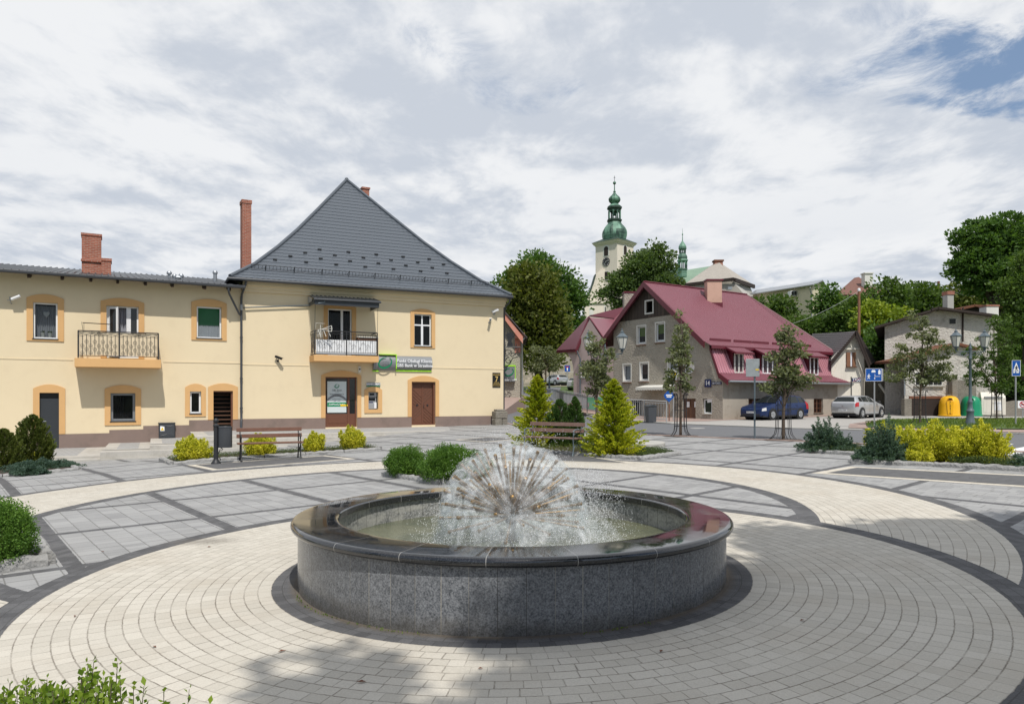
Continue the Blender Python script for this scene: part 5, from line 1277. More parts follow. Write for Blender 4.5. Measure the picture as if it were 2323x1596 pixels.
    def camera(label, x, y, uu=U, rz=RZ, dark=False, tilt=.5, yaw=.5, sc=1.0):
        s, z = fsx(x, uu, .2), fzx(x, y, uu, .2); t = onwall('security_camera', label, 'camera', s, 0, z, rz, uu); m = 'sign_black' if dark else 'white_plastic'
        mb = MB(); mb.lathe([(.05, 0), (.05, -.02), (.02, -.03)], c=(0, 0, -.12), n=12, axis='y'); mb.tube([(0, -.02, -.12), (0, -.16, -.10), (0, -.18, -.02)], .016, 6); mb.build('bracket', 'rail_grey' if not dark else m, t, smooth=50)
        mb = MB(); mb.box(-.05 * sc, .05 * sc, -.17, .17, -.045, .045); mb.box(-.06 * sc, .06 * sc, -.22, .15, .045, .058); o = mb.build('housing', m, t, bevel=.01); o.location = (0, -.2, .02); o.rotation_euler = (tilt, 0, yaw)
        mb = MB(); mb.lathe([(.03, -.176), (.03, -.17), (.001, -.17)], n=10, axis='y'); l = mb.build('lens', 'sign_black', t); l.location = o.location; l.rotation_euler = o.rotation_euler
    camera('white camera aimed up right at the top corner of the bank house', 1124, 706, tilt=.35, yaw=-2.2)
    camera('white box camera just below the other one near the bank house corner', 1113, 725, tilt=.2, yaw=-.5)
    camera('small dark camera on the bank house wall left of its balcony', 632, 812, dark=True, tilt=.35, yaw=.9)
    mb = MB(); s, z = fsx(812.6 + 3, U), fzx(815, 837, U); t = onwall('alarm_box', 'little white alarm box right above the bank entrance', 'alarm', s, 0, z); mb.box(-.07, .07, -.05, -.002, -.15, .15); mb.build('case', 'off_white', t, bevel=.01); mb = MB(); mb.prism([(-.035, .03), (.035, .03), (.035, -.01), (0, -.05), (-.035, -.01)], 'y', -.056, -.05); mb.build('shield', 'sign_black', t)
    s, z = fsx(25, UL, .2), fzx(25, 680, UL, .2); t = onwall('flood_light', 'white tube floodlight on a bracket left of the upper window', 'light', s, 0, z, RZL, UL)
    mb = MB(); mb.tube([(0, 0, -.12), (-.02, -.12, -.1), (-.03, -.22, .03), (-.03, -.22, .12)], .022, 8); mb.tube([(-.12, -.2, -.02), (.08, -.24, .02)], .012, 6); mb.build('bracket', 'zinc', t, smooth=50); mb = MB(); mb.tube([(.02, -.26, .02), (.30, -.34, .16)], .055, 14); mb.build('tube', 'white_plastic', t, smooth=50)
    a, b, c, d = rect(UL, 360, 959, 396.5, 992.5, .1); t = onwall('meter_cabinet', 'dark square utility cabinet with a yellow warning label', 'cabinet', (a + b) / 2, 0, c, RZL, UL); w = (b - a) / 2; h = d - c
    mb = MB(); mb.box(-w, w, -.22, .0, -.1, h - .02); mb.box(-w - .02, w + .02, -.24, .0, h - .02, h + .02); mb.build('case', 'dark_metal', t, bevel=.01)
    mb = MB(); mb.box(-w + .04, w - .04, -.232, -.22, .05, h - .06); dd = mb.build('door', 'drain_grey', t, bevel=.008); mb = MB()
    for sg in (1, -1): mb.tube([(-w * .7, -.236, h / 2 + sg * h * .33), (0, -.236, h / 2 + sg * h * .25), (w * .7, -.236, h / 2 + sg * h * .33)], .012, 5)
    mb.build('rib', 'dark_metal', dd); mb = MB(); mb.box(-w + .05, -w + .21, -.238, -.233, h * .48, h * .48 + .2); lb = mb.build('label_plate', 'sign_white', dd); mb = MB(); mb.prism([(-w + .065, h * .48 + .03), (-w + .195, h * .48 + .03), (-w + .13, h * .48 + .155)], 'y', -.242, -.239); mb.build('warning_triangle', 'sign_yellow', dd)
    # television antenna and little table on the bank balcony
    s, z = fsx(727, U, 1.1), fzx(727, 748, U, 1.1); t = onwall('tv_antenna', 'pale television antenna clamped to the bank balcony corner', 'antenna', s, -1.1, z)
    mb = MB(); mb.tube([(0, 0, -.35), (0, 0, .22)], .012, 6); mb.tube([(-.1, -.1, .0), (.42, -.35, .05)], .012, 6)
    for q in (-1, 1): mb.tube([(.0, -.12, .0), (.42, -.30 , .05 + q * .13)], .012, 6)
    for k in range(5): mb.tube([(-.18 + .0 * k, -.1, -.30 + k * .06), (.06, -.2, -.32 + k * .06)], .006, 4)
    mb.tube([(.42, -.30, .18), (.44, -.3, .05), (.42, -.30, -.08)], .018, 6); mb.tube([(-.2, .0, .30), (.18, -.1, .28)], .006, 4); mb.tube([(-.22, 0, .05), (-.2, 0, .30)], .005, 4); mb.build('boom', 'off_white', t, smooth=50)
    mb = MB()
    for x0 in (-.14, .1, .3): mb.tube([(x0, -.16, .0), (x0 + .1, -.22, -.30)], .015, 5)
    mb.build('dipole', 'off_white', t)
    s, z = fsx(833, U, .6), fzx(800, 806, U, 1.05); t = onwall('balcony_table', 'small wooden table standing on the bank balcony', 'table', s, -.55, z)
    mb = MB(); mb.box(-.5, .5, -.25, .25, .86, .90); mb.build('table_top', 'off_white', t); mb = MB(); mb.box(-.44, .44, -.2, .2, .62, .85); mb.build('apron', 'brown_wood', t)
    for x0 in (-.45, .45):
        for y0 in (-.2, .2): mb = MB(); mb.box(x0 - .025, x0 + .025, y0 - .025, y0 + .025, 0, .86); mb.build('leg', 'pole_wood', t)
    s, z = fsx(222, UL, .9), fzx(222, 738, UL, .9); t = onwall('drying_rack', 'thin folding clothes rack standing on the beige balcony', 'drying rack', s, -.85, z, RZL, UL)
    mb = MB()
    for x0 in (-.5, .5): mb.tube([(x0 - .05, 0, .12), (x0 + .08, .25, -.9)], .008, 5); mb.tube([(x0 + .02, .3, .12), (x0 + .02, .05, -.9)], .008, 5)
    for k in range(5): mb.tube([(-.52, .07 * k, .10), (.52, .07 * k, .08)], .004, 4)
    mb.build('frame', 'sign_black', t)
    # weathered stone block at the house corner
    l = P(1135, 957, 37.6); t = thing('stone_block', 'weathered carved stone block at the corner of the bank house', 'stone', (l.x - .02, l.y - .35, .2), RZ)
    def lump(x0, x1, y0, y1, z0, z1, nm):
        mb = MB(); mb.box(x0, x1, y0, y1, z0, z1); mb.build(nm, 'old_stone', t, bevel=.05)
    lump(-.36, .02, -.25, .25, -.1, .30, 'lower_stone'); lump(.03, .34, -.24, .25, -.1, .29, 'lower_stone'); lump(-.35, .33, -.27, .26, .285, .66, 'middle_stone'); lump(-.27, .25, -.2, .2, .65, .76, 'cap_stone')
wall_things()
# ------------------------------------------------------------------ generic building bits
def turn(o, a, loc=(0, 0, 0)): o.rotation_euler = (0, 0, a); o.location = loc; return o
def plane_q(C, e, x, y):
    t = (x - CX) / F; q = (t * C.y - C.x) / (e.x - t * e.y); return q, EYE + (HY - y) / F * (C.y + e.y * q)
def prect(C, e, x0, y0, x1, y1):
    q0 = plane_q(C, e, x0, 0)[0]; q1 = plane_q(C, e, x1, 0)[0]; xm = (x0 + x1) / 2
    return q0, q1, plane_q(C, e, xm, y1)[1], plane_q(C, e, xm, y0)[1]
def ribbed(parent, name, A, B, Cc, D_, m, pitch=.2, h=.02, flat=.55):
    """profiled sheet between lower edge A-B and upper edge D-C, ribs running up the slope"""
    A, B, Cc, D_ = map(Vector, (A, B, Cc, D_)); e = (B - A).normalized(); n = e.cross(D_ - A).normalized()
    if n.z < 0: n = -n
    a0, b0 = 0, (B - A).length; a1, b1 = (D_ - A).dot(e), (Cc - A).dot(e); up = D_ - A - e * a1
    S = [min(a0, a1)]; H = [0]; s = S[0]
    while s < max(b0, b1):
        for ds, z in ((pitch * flat, 0), (pitch * (flat + .1), h), (pitch * .9, h), (pitch, 0)): S.append(s + ds); H.append(z)
        s += pitch
    mb = MB()
    for v in (0, 1):
        a, b = (a0, b0) if v == 0 else (a1, b1)
        for s, z in zip(S, H): mb.v.append(tuple(A + e * min(max(s, a), b) + up * v + n * z))
    k = len(S)
    for i in range(k - 1):
        if abs(mb.v[i][0] - mb.v[i + 1][0]) + abs(mb.v[k + i][0] - mb.v[k + i + 1][0]) + abs(mb.v[i][1] - mb.v[i + 1][1]) > 1e-4: mb.f.append((i, i + 1, k + i + 1, k + i)); mb.mi.append(0)
    return mb.build(name, m, parent)
def seg_prism(mb, p, q, w, h):
    """a board from p to q, w thick sideways, hanging h below the line"""
    p, q = Vector(p), Vector(q); d = (q - p); s = Vector((d.y, -d.x, 0))
    s = s.normalized() * w if s.length > 1e-6 else Vector((w, 0, 0)); v = Vector((0, 0, -h))
    mb.hull8([p, q, q + v, p + v], [p + s, q + s, q + s + v, p + s + v])
# ------------------------------------------------------------------ red roofed house
def red_house():
    C = Vector((12.7, 44.0)); g = Vector((-.50, .866)); l = Vector((.82, .5724)); ag = math.atan2(-g.y, -g.x); al = math.atan2(l.y, l.x); e = -g
    t = thing('red_roof_house', 'rough grey house under a large wine-red metal roof', 'house', (C.x, C.y, 0))
    W = lambda s, r, z: Vector((g.x * s + l.x * r, g.y * s + l.y * r, z))
    R = lambda *a: prect(C, e, *a)
    at = R(1465.5, 682.3, 1482, 709.6); u1 = R(1444.4, 737.3, 1466, 781.2); u2 = R(1486.2, 730, 1508.8, 776.2); l1 = R(1412.5, 824.5, 1432.5, 866.3); l2 = R(1450.6, 820.8, 1472, 864.8); l3 = R(1514, 815, 1538, 862)
    d1 = R(1549.5, 903.7, 1578, 957); w1 = R(1594, 903.7, 1615, 938.8); sd = R(1426.4, 905, 1460, 953)
    S = MB(); zb = 7.0
    wall_open(S, -10.6, .0, -1, 2.4, [d1, w1, sd] , .16); wall_open(S, -10.6, -1.05, 2.4, 4.7, [l1, l2, l3], .16); wall_open(S, -9.9, -3.75, 4.7, zb, [u1, u2], .16)
    S.cur = 0; S.add([(-1.05, 0, 2.4), (0, 0, 2.4), (-.02, 0, 2.75), (-.35, 0, 3.15), (-1.05, 0, 4.65)], [(0, 1, 2, 3, 4)]); S.add([(-3.75, 0, 4.7), (-1.05, 0, 4.7), (-1.25, 0, 4.98), (-3.75, 0, zb)], [(0, 1, 2, 3)]); S.add([(-10.6, 0, 4.7), (-9.9, 0, 4.7), (-9.9, 0, zb), (-10.6, 0, 6.3)], [(0, 1, 2, 3)])
    turn(S.build('gable_wall', ['rough_stucco', 'interior'], t), ag)
    bo = MB(); ax = -6.82
    wall_open(bo, at[0] - .3, at[1] + .3, zb - .05, at[3] + .1, [at], .2, y=-.02); bo.cur = 0
    bo.add([(-3.78, -.02, zb - .05), (at[1] + .3, -.02, zb - .05), (at[1] + .3, -.02, at[3] + .1), (-5.55, -.02, at[3] + .1)][::-1], [(0, 1, 2, 3)]); bo.add([(-9.95, -.02, zb - .05), (at[0] - .3, -.02, zb - .05), (at[0] - .3, -.02, at[3] + .1), (-8.1, -.02, at[3] + .1)], [(0, 1, 2, 3)])
    bo.add([(-8.1, -.02, at[3] + .1), (-5.55, -.02, at[3] + .1), (ax, -.02, 9.25)], [(0, 1, 2)])
    turn(bo.build('gable_boards', ['gable_boards', 'sign_black'], t), ag)
    f = MB(); frame_rect(f, at[0] - .08, at[1] + .08, at[2] - .08, at[3] + .08, .10, -.06, .03); turn(f.build('attic_frame', 'off_white', t), ag)
    for o, bl in ((u1, 'lime_blind'), (u2, 'lime_blind'), (l1, None), (l2, 'brown_wood'), (l3, None)):
        b_ = MB(); frame_rect(b_, o[0] - .02, o[1] + .02, o[2] - .02, o[3] + .02, .10, -.015, .145); turn(b_.build('white_reveal', 'off_white', t), ag)
        q = (o[0] + .09, o[1] - .04, o[2] + .09, o[3] - .09); f = turn(window(t, q, y=.10, w=.07, sill=False), ag)
        if bl: m = MB(); m.box(q[0] + .06, q[1] - .06, .16, .17, q[2] + (q[3] - q[2]) * (.42 if bl != 'brown_wood' else .35), q[3] - .05); m.build('blind', bl, f)
        else: curtain(f, q[0] + .07, q[1] - .07, q[2] + .06, q[3] - .06, .2, 'net_curtain', 4)
        k = MB(); k.box(o[0], o[1], -.10, .02, o[2] - .06, o[2] - .015); k.build('sill', 'rust', f)
    m = MB(); a, b, c, d = d1; m.box(a, b, .08, .13, c, d); m.box((a + b) / 2 - .03, (a + b) / 2 + .03, .05, .08, c, d); dr = turn(m.build('door', 'brown_wood', t), ag)
    for s0 in (.28, .95): m = MB(); m.box(a + s0, a + s0 + .26, .068, .076, c + .95, c + 1.3); m.build('notice', 'sign_white', dr)
    f = turn(window(t, (w1[0] + .05, w1[1] - .05, w1[2] + .03, w1[3] - .03), y=.08, w=.07, glass='dark_pane', silm='off_white'), ag); m = MB(); m.prism([(w1[0] + .35, w1[2] + .7), (w1[0] + .75, w1[2] + .75), (w1[0] + .68, w1[2] + 1.05), (w1[0] + .3, w1[2] + .95)], 'y', .06, .07); m.build('sticker', 'sign_white', f)
    m = MB(); a, b, c, d = sd; frame_rect(m, a, b, c, d, .10, .0, .08); k = turn(m.build('shop_door_frame', 'off_white', t), ag); m = MB()
    for i in range(1, 7): x = a + (b - a) * i / 7; m.box(x - .02, x + .02, .03, .06, c + .1, d - .1)
    m.build('door_bars', 'off_white', k)
    # long side wall towards the parking
    LR = lambda *a: prect(C, l, *a); b1 = LR(1698, 904, 1726, 938); b2 = LR(1846, 904, 1867, 936)
    S = MB(); wall_open(S, .0, 13.3, -1, 2.7, [b1, b2], .2); turn(S.build('long_wall', ['smooth_stucco', 'interior'], t), al)
    for o in (b1, b2):
        f = turn(window(t, o, y=.12, w=.05, mull=(.5,), m='brown_wood', silm='old_stone'), al); m = MB()
        for i in range(1, 6): x = o[0] + (o[1] - o[0]) * i / 6; m.tube([(x, .05, o[2]), (x, .05, o[3])], .010, 5)
        for i in range(1, 3): z = o[2] + (o[3] - o[2]) * i / 3; m.tube([(o[0], .05, z), (o[1], .05, z)], .010, 5)
        m.build('window_bars', 'rust', f)
    m = MB(); m.quad(W(0, 13.3, -1), W(11.8, 13.3, -1), W(11.8, 13.3, 5.5), W(0, 13.3, 2.7)); m.quad(W(10.6, 0, -1), W(10.6, 13.3, -1), W(10.6, 13.3, 6), W(10.6, 0, 6)); m.build('rear_wall', 'smooth_stucco', t)
    # roof planes
    r0 = -.38
    ro = ribbed(t, 'roof', W(1.2, r0, 4.95), W(1.2, 13.35, 4.95), W(6.82, 10.6, 9.36), W(6.82, r0, 9.36), 'red_metal', .115, .016)
    m = MB(); m.quad(W(6.82, r0, 9.36), W(6.82, 10.6, 9.36), W(12.1, 13.3, 5.3), W(12.1, r0, 5.3)); m.tri(W(6.82, 10.6, 9.36), W(1.2, 13.35, 4.95), W(12.1, 13.3, 5.3)); m.build('rear_roof', 'red_metal', t)
    m = MB(); seg_prism(m, W(6.82, r0 - .01, 9.42), W(1.15, r0 - .01, 4.98), .06, .40); seg_prism(m, W(12.1, r0 - .01, 5.33), W(6.82, r0 - .01, 9.42), .06, .40); seg_prism(m, W(.98, r0 + .3, 4.8), W(.22, r0 + .3, 3.05), .06, .36); seg_prism(m, W(.24, r0 + .3, 3.05), W(-.5, r0 + .3, 2.58), .06, .30)
    m.tube([W(6.82, r0, 9.40), W(6.82, 10.6, 9.40)], .07, 6); m.tube([W(6.82, 10.6, 9.38), W(1.2, 13.35, 4.98)], .05, 6); m.build('barge_board', 'red_trim', ro)
    ribbed(t, 'upper_lip', W(.62, r0, 4.70), W(.62, 13.6, 4.70), W(1.32, 13.45, 5.06), W(1.32, r0, 5.06), 'red_metal', .115, .016)
    m = MB(); seg_prism(m, W(.60, r0, 4.72), W(.60, 13.6, 4.72), .04, .20); seg_prism(m, W(-.52, r0 + .3, 2.60), W(-.52, 13.75, 2.60), .04, .18); m.quad(W(.62, r0, 4.55), W(.62, 13.6, 4.55), W(1.1, 13.6, 4.6), W(1.1, r0, 4.6)); m.quad(W(-.5, r0 + .3, 2.46), W(-.5, 13.7, 2.46), W(.1, 13.7, 2.55), W(.1, r0 + .3, 2.55))
    for a, b in ((.3, 2.3), (2.6, 4.4), (4.5, 6.2), (6.6, 8.6), (9, 11)): seg_prism(m, W(1.36, a, 5.22), W(1.36, b, 5.22), .05, .16)
    m.build('fascia', 'red_trim', ro)
    ribbed(t, 'mansard_face', W(.25, -.05, 3.02), W(.25, 13.4, 3.02), W(.95, 13.3, 4.62), W(.95, -.05, 4.62), 'mansard_metal', .24, .05, .5)
    ribbed(t, 'lower_flare', W(-.52, -.06, 2.58), W(-.52, 13.75, 2.58), W(.24, 13.4, 3.02), W(.24, -.06, 3.02), 'red_metal', .115, .016)
    m = MB(); m.tube([W(-.60, -.1, 2.50), W(-.60, 13.7, 2.46)], .07, 8); m.tube([W(-.6, 13.5, 2.46), W(-.58, 13.55, 2.2), W(-.1, 13.25, 1.95), W(-.06, 13.2, .3)], .045, 8); m.build('gutter', 'zinc', t, smooth=60)
    for a, b, bars in ((1.41, 2.22, 'off_white'), (4.19, 5.71, 'white_plastic'), (9.35, 10.27, 'white_plastic')):
        dm = MB(); a -= .12; b += .12
        for x in (a, b): dm.add([W(.30, x, 2.95), W(.30, x, 4.30), W(1.3, x, 4.85), W(1.0, x, 4.7)], [(0, 1, 2, 3)])
        dm.hull8([W(.30, a, 2.95), W(.30, b, 2.95), W(.30, b, 3.02), W(.30, a, 3.02)], [W(.38, a, 2.95), W(.38, b, 2.95), W(.38, b, 3.02), W(.38, a, 3.02)])
        dm.quad(W(.42, a, 2.95), W(.42, b, 2.95), W(.42, b, 4.32), W(.42, a, 4.32)); dm = dm.build('dormer', 'red_trim', t)
        q = turn(window(t, (a + .1, b - .1, 3.04, 4.26), y=.22, w=.07, mull=(.5,) if b - a < 1.5 else (.33, .66), m=bars, sill=False, name='dormer_window'), al)
        k = ribbed(dm, 'dormer_roof', W(-.22, a - .35, 4.30), W(-.22, b + .35, 4.30), W(1.4, b + .35, 5.0), W(1.4, a - .35, 5.0), 'red_metal', .115, .016); m = MB(); seg_prism(m, W(-.24, a - .36, 4.31), W(-.24, b + .36, 4.31), .03, .12); seg_prism(m, W(1.3, a - .36, 4.97), W(-.24, a - .36, 4.31), .03, .12); m.build('dormer_fascia', 'red_trim', dm)
    c = W(5.55, 5.3, 0); m = MB(); m.box(c.x - .52, c.x + .52, c.y - .40, c.y + .40, 7.5, 9.75); m = turn(m.build('chimney', 'peach_chimney', t, bevel=.02), 0)
    m = MB(); m.box(c.x - .60, c.x + .60, c.y - .48, c.y + .48, 9.75, 9.85); m.box(c.x - .56, c.x + .56, c.y - .44, c.y + .44, 7.6, 8.2); m.build('chimney_cap', 'red_trim', t)
    c = W(10.6, 1.6, 0); m = MB(); m.box(c.x - .45, c.x + .9, c.y - .4, c.y + .4, 5.0, 9.2); m.build('chimney', 'rough_stucco', t); m = MB(); m.box(c.x - .5, c.x + .95, c.y - .45, c.y + .45, 9.2, 9.3); m.build('chimney_cap', 'red_trim', t)
    # awning over the shop door
    a, z = plane_q(C, e, 1463.7, 880); b, _ = plane_q(C, e, 1534, 880); m = MB(); n = 24
    for k in range(n):
        x0 = a + (b - a) * k / n; x1 = a + (b - a) * (k + 1) / n; w0 = .04 * abs(math.sin(k * 1.57)); w1_ = .04 * abs(math.sin((k + 1) * 1.57)); m.quad((x0, -.03, z + .2), (x1, -.03, z + .2), (x1, -.85, z + .05), (x0, -.85, z + .05)); m.quad((x0, -.85, z + .05), (x1, -.85, z + .05), (x1, -.86, z - .12 - w1_), (x0, -.86, z - .12 - w0))
    turn(m.build('awning', 'off_white', t), ag)
    # attached things
    def hang(name, label, cat, x, y, off=.03):
        q, z = plane_q(C, e, x, y); p = C + e * q - Vector((l.x, l.y)) * off; return thing(name, label, cat, (p.x, p.y, z), ag)
    k = hang('house_number', 'dark blue plate with the white number 14', 'sign', 1607, 869); m = MB(); m.box(-.27, .27, -.03, 0, -.24, .24); m.build('plate', 'sign_navy', k); words('1', -.11, -.036, 0, .40, 'sign_white', k, .0, 1.0); words('4', .085, -.036, 0, .40, 'sign_white', k, .0, .9)
    k = hang('street_name_plate', 'narrow blue street name plate UL. WOLNOŚCI', 'sign', 1627, 869); m = MB(); m.box(-.38, .38, -.03, 0, -.08, .08); m.build('plate', 'sign_navy', k); words('UL. WOLNOŚCI', 0, -.036, 0, .12, 'sign_white', k, .001, .75)
    k = hang('satellite_dish', 'round white satellite dish on the gable behind the young tree', 'dish', 1572, 832, .45); m = MB(); m.lathe([(.001, .09), (.18, .075), (.33, .03), (.42, -.03), (.43, -.02), (.34, .045), (.18, .09), (.001, .105)], n=28, axis='y'); o = m.build('reflector', 'white_plastic', k, smooth=60); o.rotation_euler = (.35, 0, .35)
    m = MB(); m.tube([(0, .12, 0), (0, .42, -.1)], .025, 6); m.tube([(0, 0, -.38), (.05, -.42, -.12)], .012, 5); m.ball((.05, -.44, -.1), .045, 6); m.build('arm', 'rail_grey', k)
red_house()
def pink_house():
    C = Vector((12.7, 44.0)); g = Vector((-.50, .866)); l = Vector((.82, .5724)); t = thing('pink_house', 'pink rendered wing with a cross-gabled wine-red roof', 'house', (C.x, C.y, 0)); ag = math.atan2(-g.y, -g.x)
    Q = lambda x, y, Y: P(x, y, Y) - Vector((C.x, C.y, 0)); e = -g
    w = prect(C, e, 1316, 824, 1340.5, 857); S = MB(); wall_open(S, -15.7, -10.62, -1, 5.25, [w], .14); S.cur = 0; S.add([(-15.6, 0, 5.25), (-11.3, 0, 5.25), (-13.55, 0, 7.45)], [(0, 1, 2)]); S.quad((-15.7, 0, -1), (-15.7, 8, -1), (-15.7, 8, 5.25), (-15.7, 0, 5.25))
    S.add([(-15.7, .02, 3.6), (-15.95, .02, 4.4), (-16.6, .02, 5.0), (-17.2, .02, 5.3), (-15.7, .02, 5.3)], [(0, 1, 2, 3, 4)])
    turn(S.build('wall', ['pink_stucco', 'interior'], t), ag); turn(window(t, w, w=.07), ag)
    def pan(nm, pts, m='red_metal'):
        mb = MB(); n = len(pts); mb.add(pts, [tuple(range(n))]); o = mb.build(nm, m, t); md = o.modifiers.new('thick', 'SOLIDIFY'); md.thickness = .1; return o
    E0, E1 = Q(1264, 796, 60), Q(1307, 793, 56.9); K0 = Q(1337, 719.5, 56.6); K1 = Q(1394, 724, 60.5); KR = Q(1377, 777, 53.9); R0, R1 = Q(1337, 718, 59.5), Q(1424, 696, 61)
    pan('roof', [E0, E1, K0, R0]); pan('gable_roof', [K0, K1, KR]); pan('main_roof', [R0, R1, Q(1440, 745, 58), Q(1377, 777, 54.6), K1])
    m = MB(); seg_prism(m, K0 + Vector((0, -.1, .06)), E1 + Vector((0, -.1, .06)), .08, .42); seg_prism(m, K0 + Vector((0, -.1, .06)), KR + Vector((0, -.1, .06)), .08, .42); seg_prism(m, E0, E1, .08, .16); m.build('barge_board', 'red_trim', t)
    m = MB(); p = Q(1309, 795, 56.6); m.tube([p, p + Vector((.1, 0, -.3)), p + Vector((.25, .1, -.6)), p + Vector((.25, .1, -4.7))], .05, 8); m.build('downpipe', 'grey_iron', t, smooth=60)
    pan('porch_roof', [Q(1286, 917, 52.5), Q(1335, 921, 49), Q(1338, 902, 52.5), Q(1312, 905, 54)])
    m = MB(); a = Q(1352, 912, 50.5); m.box(a.x - .6, a.x + .6, a.y, a.y + .1, a.z - .5, a.z + .35); m.build('shop_board', 'green_cloth', t)
pink_house()
# ------------------------------------------------------------------ church on the hill
def church():
    Y = 170.0; k = Y / F; mx = 1394; b = P(mx, 900, Y); t = thing('church', 'pale baroque church with green copper onion domes on the tower', 'church', (b.x, b.y, 0)); m1 = lambda x: (x - mx) * k; z = lambda y: EYE + (HY - y) * k
    h = 42.8 * k * math.sqrt(2) / 2 * 1.41421 / 1.41421 * 1.0; hw = 43 * k
    # square tower set cornerwise: near corner at x=1394, side corners at 1351 and 1437
    S = MB(); sq = lambda s, zz: [(0, -s, zz), (s, 0, zz), (0, s, zz), (-s, 0, zz)]
    S.hull8(sq(hw, z(920)), sq(hw, z(556))); tw = S.build('tower', 'church_plaster', t)
    S = MB(); S.hull8(sq(hw * 1.03, z(560)), sq(hw * 1.06, z(557))); S.hull8(sq(hw * 1.09, z(557.5)), sq(hw * 1.20, z(552))); S.build('cornice', 'church_plaster', t); S = MB(); S.hull8(sq(hw * 1.22, z(552)), sq(hw * .55, z(541))); S.build('tower_roof', 'copper_dark', t)
    cr = .2198 * k; base = lambda Yc: z(380 + .2198 * Yc)
    pr = [(108, 768), (122, 745), (131, 710), (133, 680), (128, 655), (112, 625), (90, 600), (76, 585), (70, 568)]
    S = MB(); S.lathe([(r * cr, base(y)) for r, y in pr], n=8, ph=PI / 8); S.build('onion_dome', 'copper_patina', t)
    S = MB(); S.lathe([(70 * cr, base(568)), (79 * cr, base(552)), (79 * cr, base(541)), (66 * cr, base(537)), (66 * cr, base(532))], n=8, ph=PI / 8); S.lathe([(66 * cr, base(447)), (66 * cr, base(436)), (78 * cr, base(428)), (80 * cr, base(414)), (72 * cr, base(405))], n=8, ph=PI / 8); S.build('lantern_cornice', 'copper_dark', t)
    S = MB()
    for q in range(8):
        a = q * PI / 4 + PI / 8; S.tube([(61 * cr * math.cos(a), 61 * cr * math.sin(a), base(534)), (61 * cr * math.cos(a), 61 * cr * math.sin(a), base(446))], 7.5 * cr, 6)
        a0, a1 = a, a + PI / 4
        for w in range(6):
            f0, f1 = w / 6, (w + 1) / 6; hh = lambda f: base(452 + 34 * (abs(f * 2 - 1)) ** 2.2); pA = [61 * cr * ((1 - f) * math.cos(a0) + f * math.cos(a1)) for f in (f0, f1)]; pB = [61 * cr * ((1 - f) * math.sin(a0) + f * math.sin(a1)) for f in (f0, f1)]
            S.add([(pA[0], pB[0], base(446)), (pA[1], pB[1], base(446)), (pA[1], pB[1], hh(f1)), (pA[0], pB[0], hh(f0))], [(0, 1, 2, 3)])
    S.ball((0, 0, base(478)), 22 * cr, 8); S.build('lantern', 'copper_patina', t)
    S = MB(); S.lathe([(r * cr, base(y)) for r, y in ((72, 405), (58, 393), (44, 382), (36, 372), (46, 364), (58, 350), (63, 332), (60, 318), (48, 302), (30, 286), (17, 270), (10, 256), (14, 250), (14, 246), (6, 240), (5, 190), (4, 178))], n=16); S.ball((0, 0, base(160)), 17 * cr, 8); S.build('upper_dome', 'copper_patina', t, smooth=30)
    S = MB(); S.tube([(0, 0, base(145)), (0, 0, base(86))], 2.4 * cr, 5); S.tube([(-9 * cr, 0, base(104)), (9 * cr, 0, base(104))], 2.4 * cr, 5); S.build('cross', 'black_iron', t)
    # openings and clock on the two visible faces (left face: centre x 1372, right face: 1417)
    def face(side, xc, y0, y1, wpx, nm, m, arch=True, proud=.06):
        f = (xc - mx) * k; n = Vector((side, -1, 0)).normalized(); d = Vector((1, side, 0)).normalized() if side < 0 else Vector((1, 1, 0)).normalized(); d = Vector((1, -1, 0)).normalized() if side < 0 else Vector((1, 1, 0)).normalized()
        c = Vector((f, -hw + abs(f), 0)); w = wpx * k / 2 * 1.414; za, zb2 = z(y1), z(y0); S = MB(); pts = [(-w, za), (w, za), (w, zb2)] + ([(w * .6, zb2 + w * .5), (0, zb2 + w * .75), (-w * .6, zb2 + w * .5)] if arch else []) + [(-w, zb2)]
        S.hull8([c + d * p + n * proud + Vector((0, 0, q)) for p, q in pts], [c + d * p - n * .2 + Vector((0, 0, q)) for p, q in pts]); return S.build(nm, m, t)
    for side, xc, y0, y1, w, ar in ((-1, 1372.5, 567, 584, 8, True), (1, 1414.5, 565.5, 582, 7.5, True), (-1, 1372.5, 620, 637, 8, False)):
        face(side, xc, y0 - 1.5, y1 + 1.5, w + 4, 'window_surround', 'off_white', ar, .05); face(side, xc, y0, y1, w, 'louvred_window', 'dark_timber', ar, .09)
    n = Vector((-1, -1, 0)).normalized(); d = Vector((1, -1, 0)).normalized(); f = m1(1372.5); c = Vector((f, -hw + abs(f), z(597.5)))
    S = MB(); S.hull8([c + n * .12 + (d * math.cos(a) + Vector((0, 0, math.sin(a)))) * 1.02 for a in [2 * PI * q / 28 for q in range(28)]], [c - n * .1 + (d * math.cos(a) + Vector((0, 0, math.sin(a)))) * 1.02 for a in [2 * PI * q / 28 for q in range(28)]]); ck = S.build('clock', 'clock_face', t); S = MB()
    for q in range(12):
        a = 2 * PI * q / 12; v = d * math.cos(a) + Vector((0, 0, math.sin(a))); S.tube([c + n * .14 + v * .76, c + n * .14 + v * .92], .04, 4)
    for a, L in ((math.radians(20), .80), (math.radians(232), .72)): v = d * math.cos(a) + Vector((0, 0, math.sin(a))); S.tube([c + n * .16 - v * .1, c + n * .16 + v * L], .045, 4)
    S.build('clock_hands', 'sign_white', ck)
    # west front with its swept gable
    pts = [(1325, 880), (1325, 690), (1326, 680), (1332, 672), (1338, 662), (1344, 645), (1350, 625), (1360, 615), (1394, 615), (1430, 640), (1470, 690), (1470, 880)]
